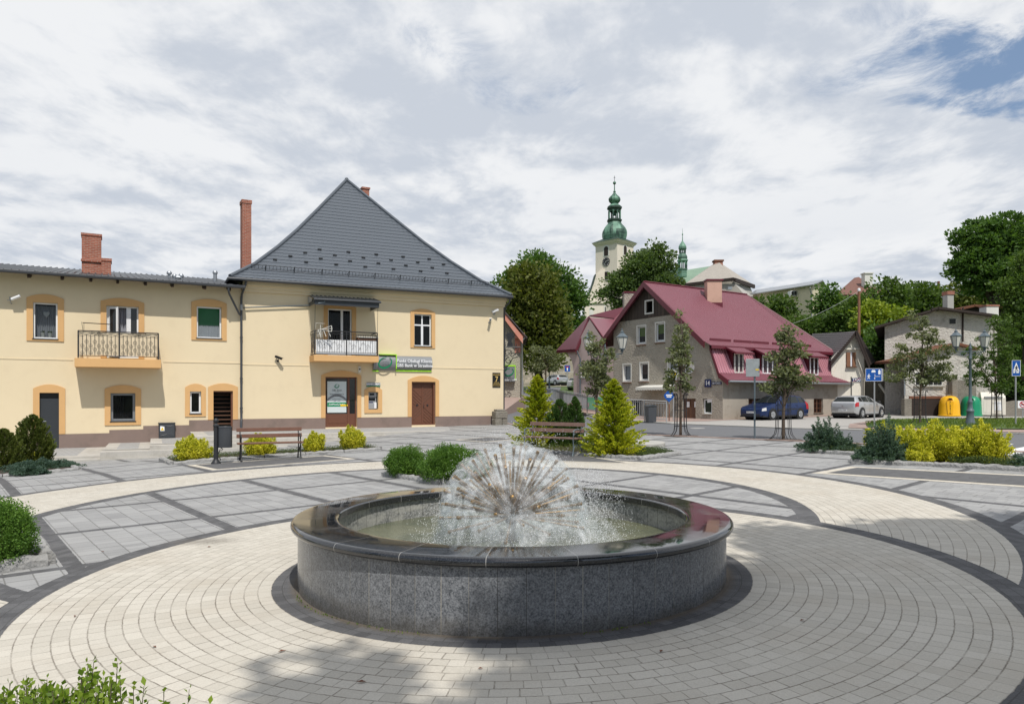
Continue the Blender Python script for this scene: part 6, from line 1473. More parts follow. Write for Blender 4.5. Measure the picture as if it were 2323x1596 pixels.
    S = MB(); S.prism([(m1(x), z(y)) for x, y in pts], 'y', -hw * .45, hw * .2); S.build('west_front', 'church_plaster', t)
    S = MB(); S.prism([(m1(x), z(y)) for x, y in ((1323, 690), (1323, 684), (1470, 684), (1470, 690))], 'y', -hw * .45 - .35, -hw * .45 + .02); S.build('front_cornice', 'church_plaster', t); S = MB()
    sw = pts[2:7]
    for (x0, y0), (x1, y1) in zip(sw[:-1], sw[1:]): S.hull8([(m1(x0) - .25, -hw * .5, z(y0) + .0), (m1(x1) - .25, -hw * .5, z(y1)), (m1(x1), -hw * .5, z(y1) - .15), (m1(x0), -hw * .5, z(y0) - .25)], [(m1(x0) - .25, hw * .2, z(y0)), (m1(x1) - .25, hw * .2, z(y1)), (m1(x1), hw * .2, z(y1) - .15), (m1(x0), hw * .2, z(y0) - .25)])
    S.build('gable_coping', 'copper_dark', t)
    for x, y0, y1, m in ((1339.5, 705, 716, 'off_white'), (1373, 700, 712, 'dark_pane'), (1406, 696, 708, 'off_white')):
        S = MB(); w = 3.4 * k; S.prism([(m1(x) - w, z(y1)), (m1(x) + w, z(y1)), (m1(x) + w, z(y0)), (m1(x), z(y0 - 4)), (m1(x) - w, z(y0))], 'y', -hw * .45 - .12, -hw * .45 + .05); S.build('front_window', m, t); S = MB(); frame_rect(S, m1(x) - w * 1.5, m1(x) + w * 1.5, z(y1) - .2, z(y0 - 5), .25, -hw * .45 - .08, -hw * .45 + .05); S.build('window_surround', 'off_white', t)
    # nave roof and ridge turret
    S = MB(); V_ = lambda x, y, Yd: P(x, y, Yd) - Vector((b.x, b.y, 0))
    S.add([V_(1425, 640, 176), V_(1430, 598, 184), V_(1545, 606, 188), V_(1545, 655, 182), V_(1425, 690, 176)], [(0, 1, 2, 3, 4)]); S.quad(V_(1545, 655, 182), V_(1628, 646, 178), V_(1614, 603, 187), V_(1558, 612, 188)); S.tri(V_(1545, 655, 182), V_(1545, 606, 188), V_(1558, 612, 188)); S.build('nave_roof', 'copper_roof', t)
    S = MB(); S.box(m1(1400), m1(1600), 14, 15, z(880), z(650)); S.build('nave_wall', 'church_plaster', t)
    tx = m1(1548.5); ty = 13.0; q = .2198 * (Y + 13) / F; zz = lambda Yc: EYE + (HY - (380 + .2198 * Yc)) * (Y + 13) / F; tx = (1548.3 - CX) / F * (Y + 13) - b.x
    S = MB(); S.lathe([(r * q, zz(y)) for r, y in ((44, 1130), (44, 1062), (54, 1052), (50, 1046))], (tx, ty, 0), 8, PI / 8); S.lathe([(48, 968), (56, 960), (54, 950), (40, 940), (46, 925), (42, 905), (30, 888), (34, 880)] and [(r * q, zz(y)) for r, y in ((48, 974), (58, 962), (54, 952), (47, 945), (50, 930), (46, 912), (32, 890), (34, 882))], (tx, ty, 0), 8, PI / 8); S.lathe([(r * q, zz(y)) for r, y in ((36, 848), (42, 838), (40, 815), (30, 795), (14, 772), (5, 755), (3, 700), (8, 688), (2, 676), (1, 625))], (tx, ty, 0), 10)
    for rr, y0, y1, w in ((44, 1048, 970, 6), (31, 884, 846, 4.5)):
        for e in range(8): a = e * PI / 4 + PI / 8; S.tube([(tx + rr * q * math.cos(a), ty + rr * q * math.sin(a), zz(y0)), (tx + rr * q * math.cos(a), ty + rr * q * math.sin(a), zz(y1))], w * q, 5)
    S.build('ridge_turret', 'copper_patina', t)
church()
# ------------------------------------------------------------------ houses on the slope
def px_poly(t, nm, pts, m, thick=None):
    o0 = t.location; mb = MB(); mb.add([P(*p) - o0 for p in pts], [tuple(range(len(pts)))]); o = mb.build(nm, m, t)
    if thick: md = o.modifiers.new('thick', 'SOLIDIFY'); md.thickness = thick
    return o
def px_slab(t, nm, pts, Y, depth, m):
    o0 = t.location; a = [P(x, y, Y) - o0 for x, y in pts]; dv = Vector(((min(p[0] for p in pts) - CX) / F if pts[0][0] > CX else 0, 1, 0)) * depth; mb = MB(); mb.hull8(a, [p + dv for p in a]); return mb.build(nm, m, t)
def px_box(t, nm, x0, y0, x1, y1, Y, d0, d1, m, bevel=0):
    o0 = t.location; a = P(x0, y1, Y) - o0; b = P(x1, y0, Y) - o0; mb = MB(); mb.box(a.x, b.x, a.y + d0, a.y + d1, a.z, b.z); return mb.build(nm, m, t, bevel=bevel)
def hill_houses():
    b = P(1630, 760, 120); t = thing('slate_hall', 'old building with weathered grey shingle roof and brick chimney', 'building', b)
    px_poly(t, 'upper_roof', [(1556, 642, 118), (1664, 629, 114), (1630, 593, 122), (1612, 603, 124)], 'shingle', .3); px_poly(t, 'hip_roof', [(1664, 629, 114), (1708, 645, 122), (1640, 600, 126), (1630, 593, 122)], 'shingle', .3)
    px_poly(t, 'lower_roof', [(1560, 647, 117.6), (1660, 635, 114.4), (1716, 700, 112), (1545, 705, 113)], 'shingle', .2); px_poly(t, 'side_roof', [(1660, 635, 114.4), (1702, 651, 121), (1712, 675, 122), (1716, 700, 112)], 'concrete', .2)
    o0 = t.location; m = MB(); seg_prism(m, P(1555, 643, 117.8) - o0, P(1664.5, 630.5, 113.8) - o0, .3, .45); seg_prism(m, P(1664.5, 630.5, 113.8) - o0, P(1709, 646, 122) - o0, .3, .6); m.build('eaves_board', 'dark_timber', t)
    px_box(t, 'wall', 1560, 690, 1700, 800, 117, 1, 8, 'shingle'); px_box(t, 'chimney', 1622, 591, 1640, 608, 121.5, 0, 1.2, 'red_brick'); px_box(t, 'chimney_cap', 1620, 589, 1642, 592.5, 121.5, -.15, 1.35, 'rust'); px_box(t, 'skylight', 1650, 651, 1659, 657, 113, -.4, .6, 'zinc')
    b = P(1790, 760, 105); t = thing('pale_yellow_building', 'long pale yellow building with a sheet metal roof on the slope', 'building', b)
    px_poly(t, 'wall', [(1708, 664, 118), (1843, 649, 101), (1843, 760, 101), (1708, 760, 118)], 'pale_yellow'); px_poly(t, 'end_wall', [(1843, 649, 101), (1857, 640, 104), (1868, 652, 107), (1868, 760, 107), (1843, 760, 101)], 'pale_yellow')
    px_poly(t, 'roof', [(1702, 668.5, 117), (1846, 647, 100), (1866, 637, 104), (1716, 659, 121)], 'zinc', .15); px_poly(t, 'far_roof', [(1866, 637, 104), (1716, 659, 121), (1726, 668, 125), (1874, 650, 108)], 'zinc', .15)
    for x0, y0, x1, y1, Y in ((1750, 670.5, 1759.5, 681, 111), (1790.5, 660.5, 1804.5, 672, 105.5), (1793, 698, 1806, 710, 105.2)):
        w = px_box(t, 'window', x0, y0, x1, y1, Y, -.6, .6, 'white_plastic'); w2 = px_box(t, 'window_pane', x0 + 1.2, y0 + 1.2, (x0 + x1) / 2 - .6, y1 - 1.2, Y, -.66, .5, 'dark_pane'); w3 = px_box(t, 'window_pane', (x0 + x1) / 2 + .6, y0 + 1.2, x1 - 1.2, y1 - 1.2, Y, -.66, .5, 'dark_pane')
    o0 = t.location; m = MB(); m.tube([P(1838, 652, 100) - o0, P(1838, 658, 100.4) - o0, P(1841.5, 668, 100.6) - o0, P(1841.5, 740, 100.6) - o0], .07, 6); m.build('downpipe', 'zinc', t)
    b = P(1940, 720, 120); t = thing('brown_roof_house', 'house with brown tiled roof and white chimney behind the trees', 'house', b)
    px_poly(t, 'roof', [(1895, 668, 118), (1985, 668, 116), (1948, 628, 124), (1938, 630, 125)], 'brown_tile', .2); px_poly(t, 'hip_roof', [(1985, 668, 116), (2010, 664, 126), (1948, 628, 124)], 'brown_tile', .2); px_box(t, 'chimney', 1962, 620, 1980, 650, 119, 0, 1.2, 'off_white'); px_box(t, 'chimney_cap', 1960.5, 618, 1981.5, 620.5, 119, -.15, 1.35, 'off_white'); px_box(t, 'wall', 1905, 666, 1990, 760, 119, 2, 9, 'off_white')
    # small half-timbered house beside the red roof
    b = P(1925, 950, 52); t = thing('timbered_house', 'small beige house with brown shutters and a dark tiled gable roof', 'house', b); o0 = t.location
    px_poly(t, 'gable_wall', [(1886, 960, 51), (1886, 812, 51), (1938, 756, 51), (1960.5, 806, 51), (1960.5, 960, 51)], 'beige_stucco'); px_poly(t, 'side_wall', [(1886, 960, 52.3), (1886, 812, 52.3), (1840, 800, 62), (1840, 950, 62)], 'beige_stucco'); px_poly(t, 'side_wall', [(1960.5, 806, 50.7), (1960.5, 960, 50.7), (1966, 950, 60), (1966, 820, 60)], 'beige_stucco')
    def roofpatch(A, B, Cc, D_): 
        A, B, Cc, D_ = (P(*p) - o0 for p in (A, B, Cc, D_)); mb = MB(); n = 14; k = 40
        for r in range(n):
            for v, h in ((r / n, .05), ((r + 1) / n - .002, 0)):
                for c in range(k + 1):
                    p = A.lerp(B, c / k).lerp(D_.lerp(Cc, c / k), v); mb.v.append(tuple(p + Vector((0, -.2, .8)) * (h + .02 * (c % 2))))
        for i in range(2 * n - 1):
            for c in range(k): mb.f.append((i * (k + 1) + c, i * (k + 1) + c + 1, (i + 1) * (k + 1) + c + 1, (i + 1) * (k + 1) + c)); mb.mi.append(0)
        return mb.build('roof', 'grey_tile', t)
    roofpatch((1836, 806, 58), (1885, 820, 50.8), (1941, 752, 50.55), (1842, 757, 61)); px_poly(t, 'right_roof', [(1941, 752, 50.55), (1972, 829, 50.4), (1985, 822, 60), (1900, 757, 61)], 'dark_timber', .12)
    m = MB(); seg_prism(m, P(1941, 751, 50.5) - o0, P(1885, 822, 50.75) - o0, .12, .28); seg_prism(m, P(1941, 751, 50.5) - o0, P(1972.5, 830, 50.35) - o0, .12, .34); m.build('barge_board', 'dark_timber', t)
    for x0, x1 in ((1919.5, 1928), (1932.5, 1940)): px_box(t, 'shutter', x0, 799, x1, 831, 51, -.10, .3, 'pole_wood')
    px_box(t, 'window_gap', 1928, 800, 1932.5, 831, 51, -.04, .3, 'net_curtain'); px_box(t, 'sill', 1918.5, 831, 1941.5, 833, 51, -.2, .3, 'brown_wood')
    px_box(t, 'belt_course', 1887, 864, 1960, 866.5, 51, -.04, .3, 'beige_stucco')
    m = MB(); seg_prism(m, P(1904, 812, 50.97) - o0, P(1889, 850, 50.97) - o0, .12, .12); seg_prism(m, P(1944, 812, 50.97) - o0, P(1959, 850, 50.97) - o0, .12, .12); seg_prism(m, P(1912, 789, 50.97) - o0, P(1950, 789, 50.97) - o0, .12, .12); m.build('brace', 'beige_stucco', t)
    # derelict house behind the recycling bells
    b = P(2130, 943, 51); t = thing('derelict_house', 'big derelict rendered house with low pitched roof and old windows', 'house', b); o0 = t.location
    px_slab(t, 'main_wall', [(2007, 945), (2007, 736), (2113, 703), (2128, 699), (2262, 716), (2262, 945)], 51, 9, 'ruin_stucco')
    m = MB(); Z = 51
    for (x0, y0), (x1, y1) in (((1984, 740), (2114, 701)), ((2112, 700), (2129, 695)), ((2128, 695), (2264, 713))):
        a, c = P(x0, y0, 50.3) - o0, P(x1, y1, 50.3) - o0; v = Vector((5.6, 10.5, 0)); h = Vector((0, 0, -.16)); m.hull8([a, c, c + h, a + h], [a + v, c + v, c + v + h, a + v + h])
    m.build('roof', 'dark_timber', t)
    px_box(t, 'attic_opening', 2154, 723, 2167.5, 734, 51, -.03, .2, 'sign_black'); px_box(t, 'attic_opening', 2122, 700.5, 2128, 705, 51, -.03, .2, 'sign_black'); px_box(t, 'attic_opening', 2250, 713, 2257, 718, 51, -.03, .2, 'sign_black'); px_box(t, 'cable_post', 2181.5, 698, 2184, 775, 51, -.12, -.02, 'dark_timber')
    px_box(t, 'chimney', 2149.5, 662, 2163.7, 700, 53, 0, .6, 'concrete'); px_box(t, 'chimney_head', 2148.5, 660, 2164.7, 668, 53, -.05, .65, 'red_brick'); px_box(t, 'chimney', 2238, 694, 2265.5, 716, 52, 0, .8, 'off_white'); px_box(t, 'chimney_head', 2236.5, 691, 2267, 694.5, 52, -.05, .85, 'red_brick')
    px_slab(t, 'annex_wall', [(2052, 945), (2052, 815), (2175, 781), (2215, 789), (2215, 945)], 48.6, 2.45, 'ruin_stucco'); m = MB()
    for (x0, y0), (x1, y1) in (((2042, 816), (2176, 777)), ((2174, 776.5), (2222, 788))):
        a, c = P(x0, y0, 48.2) - o0, P(x1, y1, 48.2) - o0; v = Vector((0, 3.4, 0)); h = Vector((0, 0, -.16)); m.hull8([a, c, c + h, a + h], [a + v, c + v, c + v + h, a + v + h])
    m.build('annex_roof', 'rust', t)
    w = px_box(t, 'window', 2074, 842, 2137, 875, 48.6, -.05, .1, 'off_white')
    for k in range(3): x = 2077 + k * 20; px_box(t, 'window_pane', x, 845, x + 8.5, 857, 48.6, -.08, .05, 'sign_black'); px_box(t, 'window_pane', x + 9.5, 845, x + 18, 857, 48.6, -.08, .05, 'sign_black'); px_box(t, 'window_pane', x, 858.5, x + 8.5, 872, 48.6, -.08, .05, 'sign_black'); px_box(t, 'window_pane', x + 9.5, 858.5, x + 18, 872, 48.6, -.08, .05, 'sign_black')
    px_box(t, 'sill', 2072, 875, 2140, 878, 48.6, -.14, .1, 'old_stone'); px_box(t, 'garage_door', 2066, 904, 2133, 945, 48.6, -.04, .2, 'dark_timber'); px_box(t, 'lintel', 2062, 898, 2137, 904, 48.6, -.07, .2, 'rust'); px_box(t, 'gate_pier', 2049, 904, 2066, 945, 48.6, -.15, .3, 'old_stone', .04); px_box(t, 'buttress', 2150, 855, 2163, 945, 48.6, -.5, .2, 'old_stone', .05); px_box(t, 'stone_patch', 2165, 862, 2214, 945, 48.6, -.03, .2, 'old_stone')
    m = MB(); p = P(2052, 850, 48.3) - o0; m.tube([p, P(2052.5, 897, 48.3) - o0], .05, 6); m.build('downpipe', 'zinc', t)
    b = P(2290, 720, 60); t = thing('timber_shed', 'dark boarded shed with rusty roof behind the derelict house', 'shed', b); px_slab(t, 'wall', [(2185, 722), (2185, 696), (2210, 693), (2330, 702), (2330, 960), (2200, 960)], 62, 5, 'dark_timber'); m = MB(); o0 = t.location
    for (x0, y0), (x1, y1) in (((2180, 698), (2212, 690.5)), ((2211, 690), (2345, 700))): a, c = P(x0, y0, 61.5) - o0, P(x1, y1, 61.5) - o0; v = Vector((0, 6, 0)); h = Vector((0, 0, -.18)); m.hull8([a, c, c + h, a + h], [a + v, c + v, c + v + h, a + v + h])
    m.build('roof', 'rust', t)
    b = P(2000, 945, 53); t = thing('ruined_stone_wall', 'overgrown ruined stone wall between the beige and derelict houses', 'wall', b); px_slab(t, 'masonry', [(1961, 950), (1961, 845), (1975, 838), (1990, 850), (2010, 842), (2030, 872), (2054, 880), (2054, 950)], 53, .7, 'old_stone')
    b = P(2042, 936, 51); t = thing('leaning_pole', 'pale pole leaning diagonally against the ruined stone wall', 'pole', b); m = MB(); m.tube([P(1994, 870, 51.8) - b, P(2042, 937, 51) - b], [.09, .11], 8); m.build('pole', 'concrete', t)
    b = P(2300, 940, 48); t = thing('garden_wall', 'low rough stone wall right of the white containers', 'wall', b); px_slab(t, 'masonry', [(2276, 943), (2276, 912), (2300, 908), (2360, 912), (2360, 943)], 48, .6, 'old_stone')
    # house beyond the bank corner
    b = P(1160, 900, 58); t = thing('salmon_gable_house', 'grey rendered house with salmon gable trim beyond the bank corner', 'house', b); o0 = t.location
    px_slab(t, 'gable_wall', [(1085, 950), (1085, 660), (1140, 709), (1183, 764), (1183, 935)], 58, 9, 'rough_stucco'); m = MB()
    for a, c in (((1085, 655), (1140, 703)), ((1140, 703), (1186, 764))): seg_prism(m, P(a[0], a[1], 57.6) - o0, P(c[0], c[1], 57.6) - o0, .3, .55)
    m.build('gable_trim', 'salmon', t); px_box(t, 'corner_pilaster', 1168, 752, 1180.5, 800, 58, -.06, .3, 'salmon'); px_box(t, 'eaves_block', 1168, 756, 1190, 768, 58, -.5, .3, 'salmon')
    m = MB()
    for a, c in (((1075, 642), (1140, 699)), ((1140, 699), (1196, 764))): p, q = P(a[0], a[1], 57.2) - o0, P(c[0], c[1], 57.2) - o0; v = Vector((0, 9, 0)); h = Vector((0, 0, -.12)); m.hull8([p, q, q + h, p + h], [p + v, q + v, q + v + h, p + v + h])
    m.build('roof', 'grey_tile', t); m = MB(); p = P(1191, 765, 57.4) - o0; m.tube([p, p + Vector((-.2, 0, -.25)), P(1184.5, 778, 57.7) - o0, P(1184.5, 900, 57.7) - o0], .06, 8); m.build('downpipe', 'rail_grey', t, smooth=60)
    b = P(1158, 848, 57.8); t = thing('second_bank_sign', 'small grey and lime bank sign on the salmon gabled house', 'sign', b); px_box(t, 'panel', 1135, 831, 1168, 865, 57.8, -.25, .15, 'sign_grey'); px_box(t, 'lime_edge', 1135, 828, 1169.5, 831, 57.8, -.27, .15, 'sign_lime'); px_box(t, 'lime_edge', 1168, 831, 1169.5, 862, 57.8, -.27, .15, 'sign_lime'); emblem(t, -.12, -.27, .15, .75, 'sign_green', .05); words('Bankomat', -.1, -.27, -.42, .30, 'sign_white', t, .003)
    m = MB(); m.add([P(1095, 938, 50), P(1140, 934, 50.5), P(1192, 896, 59.5), P(1100, 897.5, 58.0), P(1095, 960, 50), P(1140, 960, 50.5), P(1192, 935, 59.5), P(1100, 935, 58)], [(0, 1, 2, 3), (0, 4, 5, 1), (1, 5, 6, 2)]); struct(m.build('brick_pavement', 'pink_paving'))
    # wrought iron smith's sign
    b = P(1140, 830, 56); t = thing('wrought_iron_sign', 'wrought iron bracket carrying a black anvil cut-out', 'sign', b); Q = lambda x, y: P(x, y, 56) - b; m = MB()
    m.tube([Q(1140, 787), Q(1180, 787)], .05, 6); m.tube([Q(1144, 835), Q(1146, 790)], .05, 6)
    def scroll(x, y, r, s0, s1, w=.028): m.tube([Q(x + r * (1 - .75 * q / 24) * math.cos(s0 + (s1 - s0) * q / 24), y - r * (1 - .75 * q / 24) * math.sin(s0 + (s1 - s0) * q / 24)) for q in range(25)], w, 5)
    for x, y, r, a0, a1 in ((1152, 800, 9, -.5, 7), (1163, 803, 7, 2, 9), (1175, 803, 6, 3.5, -3), (1154, 818, 8, 1.5, 8), (1148, 812, 6, 0, 7), (1172, 792, 5, 4, 10), (1146, 781, 4, 1, 7), (1170, 782, 4, 2.5, 8)): scroll(x, y, r, a0, a1)
    m.tube([Q(1144, 834), Q(1156, 826), Q(1163, 812), Q(1176, 808)], .035, 5); m.build('bracket', 'black_iron', t)
    m = MB(); pts = [(1150, 787), (1151, 778), (1153, 775), (1152, 770), (1149, 765), (1148, 759), (1150, 758), (1151, 754), (1163, 754), (1164, 758), (1166, 760), (1165, 765), (1161, 769), (1160, 775), (1163, 779), (1164, 787)]; m.hull8([Q(*p) for p in pts], [Q(*p) + Vector((0, .08, 0)) for p in pts]); m.build('anvil', 'black_iron', t)
    # street walls up the hill
    b = P(1260, 840, 104); t = thing('stone_retaining_wall', 'tall pale stone retaining wall at the top of the street', 'wall', b); px_slab(t, 'masonry', [(1170, 880), (1170, 800), (1260, 786), (1340, 786), (1340, 880)], 104, 2, 'stone_wall'); px_slab(t, 'coping', [(1168, 801), (1168, 797), (1260, 783), (1342, 783), (1342, 786.5), (1260, 786.5)], 103.8, 2.3, 'concrete')
    b = P(1225, 865, 100); t = thing('stone_steps_wall', 'low pale stone wall with steps beside the street trees', 'wall', b)
    for k in range(4): px_slab(t, 'course', [(1185 + k * 6, 872 - k * 5), (1185 + k * 6, 866 - k * 5), (1245 - k * 4, 864 - k * 5), (1245 - k * 4, 870 - k * 5)], 99 + k * .6, 1.2, 'stone_wall')
    b = P(1305, 780, 125); t = thing('yellow_wall_house', 'yellow-walled house glimpsed above the stone retaining wall', 'house', b); px_slab(t, 'wall', [(1272, 790), (1272, 742), (1345, 738), (1345, 790)], 125, 6, 'pale_yellow'); px_slab(t, 'roof', [(1270, 742), (1272, 736), (1346, 732), (1347, 738)], 124.5, 7, 'concrete'); px_box(t, 'board', 1281, 752, 1292, 768, 124.6, -.1, .3, 'sign_white')
hill_houses()
# ------------------------------------------------------------------ trees
def tree(name, label, bx, by, Y, blobs, lm, nc, nl, rc, L, W, bark='dark_bark', tr=.35, group=None, limbn=9, depth=.8, up=.3, flat=.8, shell=.5, base=None):
    l = base or P(bx, by, Y); k = Y / F
    B = [(((x - bx) * k, random.uniform(-.35, .35) * rx * k * depth, (by - y) * k), (rx * k, rx * k * depth, ry * k)) for x, y, rx, ry in blobs]
    q = blob_crown(B, int(nc * .62), int(nl * 1.7), rc * 1.05, L, W, up=up, shell=shell, flat=flat * .75)
    t = thing(name, label, 'tree', l, 0, group); link('crown', quads_mesh('crown', q, lm), t)
    zs = [c[2] for c, r in B]; zt = min(zs); top = max(zs); tm = MB(); cx = sum(c[0] for c, r in B) / len(B)
    tm.tube([(0, 0, -.4), (0, 0, zt * .4), (cx * .3, 0, zt), (cx * .8, 0, zt + (top - zt) * .6), (cx, 0, top)], [tr * 1.3, tr, tr * .85, tr * .45, tr * .1], 9)
    tm.build('trunk', bark, t, smooth=60); lb = MB()
    for k_ in range(limbn):
        c, r = B[k_ % len(B)]; tip = (c[0] + random.uniform(-.6, .6) * r[0], c[1] + random.uniform(-.6, .6) * r[1], c[2] + random.uniform(-.3, .7) * r[2]); h = random.uniform(.55, 1.0) * zt + .25 * max(0, c[2] - zt)
        limbs(lb, (cx * .3, 0, h), [tip], tr * .45)
    lb.build('limb', bark, t, smooth=60)
    return t
TG = 'trees growing on the slope behind the houses'
tree('linden_tree', 'tall yellowish green linden beside the bank house corner', 1222, 880, 84, [(1200, 665, 48, 62), (1232, 690, 42, 55), (1180, 730, 42, 52), (1218, 745, 60, 62), (1255, 745, 30, 52), (1165, 780, 30, 40), (1225, 805, 48, 38), (1190, 640, 28, 35), (1240, 640, 18, 26)], 'leaf_linden', 620, 26, 1.5, .46, .30, tr=.45, group=TG, limbn=14)
tree('broadleaf_tree', 'tall dark green tree left of the church front', 1262, 860, 112, [(1215, 622, 42, 42), (1255, 625, 34, 34), (1150, 640, 24, 22), (1278, 665, 42, 40), (1300, 690, 26, 48), (1290, 740, 30, 40), (1225, 680, 60, 50), (1160, 668, 26, 24), (1215, 592, 26, 18)], 'leaf_big_dark', 560, 26, 1.7, .55, .36, tr=.5, group=TG, limbn=14)
tree('maple_tree', 'spreading tree with dark branches in front of the church tower', 1478, 745, 128, [(1494, 583, 34, 30), (1515, 614, 18, 28), (1455, 606, 44, 30), (1408, 642, 38, 26), (1440, 652, 50, 26), (1495, 640, 44, 26), (1372, 672, 18, 12), (1520, 655, 34, 20), (1470, 590, 26, 22), (1400, 692, 22, 10)], 'leaf_maple', 560, 26, 1.5, .52, .34, tr=.55, group=TG, limbn=34, shell=.45)
for a in (
 ('small round tree left against the pale yellow building', 1728, 760, 98, [(1716, 693, 16, 13), (1726, 712, 24, 16), (1740, 738, 30, 24)], 'leaf_mid', 90, 22),
 ('pointed tree in front of the middle of the pale yellow building', 1768, 770, 96, [(1766, 688, 17, 16), (1774, 708, 26, 16), (1762, 736, 40, 22), (1790, 740, 26, 20)], 'leaf_mid', 150, 22),
 ('bushy tree right above the grey tiled gable', 1830, 800, 86, [(1820, 748, 36, 22), (1850, 742, 34, 28), (1800, 755, 36, 26), (1870, 770, 40, 30)], 'leaf_mid', 190, 24),
 ('dark tree at the right end of the pale yellow building', 1880, 775, 92, [(1884, 665, 15, 14), (1874, 690, 18, 18), (1892, 700, 24, 26), (1880, 734, 34, 26)], 'leaf_big_dark', 150, 24),
 ('large rounded tree right of the brown roof', 1960, 800, 84, [(1962, 696, 46, 32), (2015, 662, 40, 32), (1935, 716, 46, 32), (2000, 700, 56, 40), (1925, 740, 50, 40), (2040, 690, 36, 34), (1985, 740, 56, 40)], 'leaf_mid', 420, 26),
 ('bright lime green bush by the rusty pole', 1985, 790, 68, [(1988, 698, 18, 16), (1972, 714, 20, 14), (2000, 716, 18, 18), (1978, 736, 22, 16), (2042, 712, 8, 10)], 'leaf_lime', 120, 24),
 ('dark shrubby tree between the beige and derelict houses', 1990, 900, 60, [(1985, 780, 26, 26), (1978, 815, 22, 32), (2000, 800, 20, 40), (1992, 840, 24, 26), (2002, 760, 24, 24)], 'leaf_big_dark', 170, 22),
 ('tree behind the derelict house roof', 2075, 800, 88, [(2070, 672, 36, 26), (2100, 690, 40, 28), (2050, 700, 40, 30), (2125, 672, 20, 18)], 'leaf_mid', 170, 22),
 ('feathery olive tree row behind the chimneys', 2210, 800, 92, [(2190, 672, 36, 26), (2235, 668, 44, 30), (2270, 680, 40, 26), (2165, 684, 22, 20), (2215, 700, 60, 24)], 'leaf_olive', 260, 24)):
    label, bx, by, Y, bl, lm, nc, nl = a; tree('broadleaf_tree', label, bx, by, Y, bl, lm, nc, nl, Y * .016, Y * .0052, Y * .0034, tr=.22, group=TG, limbn=10)
tree('chestnut_tree', 'huge dark chestnut tree rising at the far right', 2262, 800, 78, [(2230, 528, 46, 36), (2270, 520, 48, 34), (2200, 565, 44, 32), (2250, 560, 70, 44), (2305, 560, 50, 50), (2225, 610, 66, 40), (2285, 620, 66, 50), (2175, 605, 22, 16), (2180, 540, 22, 18), (2330, 600, 50, 60), (2245, 650, 46, 26)], 'leaf_big_dark', 900, 26, 1.1, .42, .26, tr=.6, group=TG, limbn=16, flat=.5)
tree('acacia_tree', 'light green leaning tree at the right edge below the chestnut', 2330, 850, 56, [(2312, 620, 24, 46), (2300, 670, 36, 34), (2330, 650, 40, 60), (2310, 715, 44, 34), (2280, 655, 20, 20), (2340, 740, 50, 40), (2318, 580, 12, 20)], 'leaf_mid', 380, 26, .75, .24, .14, tr=.3, group=TG)
tree('bush_tree', 'dark tree filling the right edge behind the shed', 2350, 900, 60, [(2340, 770, 50, 40), (2325, 820, 46, 50), (2350, 860, 50, 60)], 'leaf_big_dark', 200, 24, .9, .28, .18, tr=.3, group=TG)
YG = 'young trees in iron guards'
def young(label, bx, by, blobs, lm='leaf_young', nc=150, nl=14, rc=.2, L=.125, W=.072, tr=.045, Y=None, flip=True):
    l = G(bx, by) if Y is None else P(bx, by, Y); return tree('young_tree', label, bx, by, l.y, blobs, lm, nc, nl, rc, L, W, 'bark', tr, YG, 16, .9, up=.1, flat=.8, shell=.25, base=l)
young('young tree with open crown in front of the grey gable wall', 1544, 989, [(1545, 770, 26, 36), (1541, 722, 10, 22), (1548, 832, 34, 32), (1530, 862, 28, 20), (1568, 878, 20, 14), (1562, 800, 22, 28), (1535, 805, 20, 30), (1520, 880, 16, 10), (1556, 745, 12, 18)])
young('young tree with wide crown in front of the blue car', 1777, 997, [(1792, 772, 20, 20), (1780, 812, 34, 28), (1800, 850, 44, 24), (1762, 882, 38, 16), (1822, 862, 26, 18), (1768, 760, 14, 16), (1812, 800, 22, 22), (1790, 745, 10, 12), (1780, 850, 30, 26)], nc=230)
young('young tree in front of the derelict house', 2087, 964, [(2085, 752, 36, 36), (2062, 812, 46, 38), (2112, 848, 40, 30), (2030, 848, 28, 22), (2110, 790, 40, 34), (2140, 828, 22, 22), (2085, 850, 36, 30), (2078, 720, 18, 16), (2150, 858, 18, 14)], nc=360)
young('fresh green maple beside the right street lamp', 2261, 955, [(2250, 800, 44, 46), (2290, 762, 36, 40), (2240, 850, 42, 32), (2300, 830, 38, 42), (2215, 832, 28, 26), (2265, 738, 26, 24), (2270, 875, 50, 22), (2195, 800, 14, 14)], 'leaf_mid', nc=330, nl=18, rc=.22)
young('thin young tree in front of the pink house', 1354, 985, [(1350, 788, 20, 24), (1342, 838, 28, 28), (1368, 868, 28, 18), (1376, 802, 16, 18), (1346, 888, 18, 10), (1338, 760, 8, 14), (1360, 830, 24, 24)], nc=170, Y=27.8)
young('small street tree half hidden by the left golden thuja', 1238, 880, [(1230, 800, 28, 24), (1250, 826, 28, 20), (1215, 830, 22, 20), (1262, 805, 16, 16)], nc=110, Y=66, rc=.4, L=.22, W=.13, tr=.07)
def tree_guard():
    t = thing('tree_guard', 'black iron tree guard with curled tops around the gable-side young tree', 'tree guard', G(1544, 989), .2, 'iron tree guards')
    me = None
    for k in range(4):
        for s in (-1, 1):
            mb = MB(); q = .055 * s; mb.tube([(.46, q, .0), (.38, q, .05), (.27, q, .18), (.235, q, .34), (.22, q, .8), (.215, q, 1.42), (.235, q, 1.50), (.27, q, 1.52), (.30, q, 1.48), (.30, q, 1.44)], .0105, 6)
            o = mb.build('guard_bar', 'black_iron', t, smooth=60); o.rotation_euler = (0, 0, PI / 2 * k + .3)
    for z, r in ((.36, .235), (.92, .222), (1.34, .218)): mb = MB(); mb.lathe([(r - .012, z - .008), (r + .004, z - .008), (r + .004, z + .008), (r - .012, z + .008)], n=24, close=True); mb.build('guard_ring', 'black_iron', t)
    return t
tg = tree_guard()
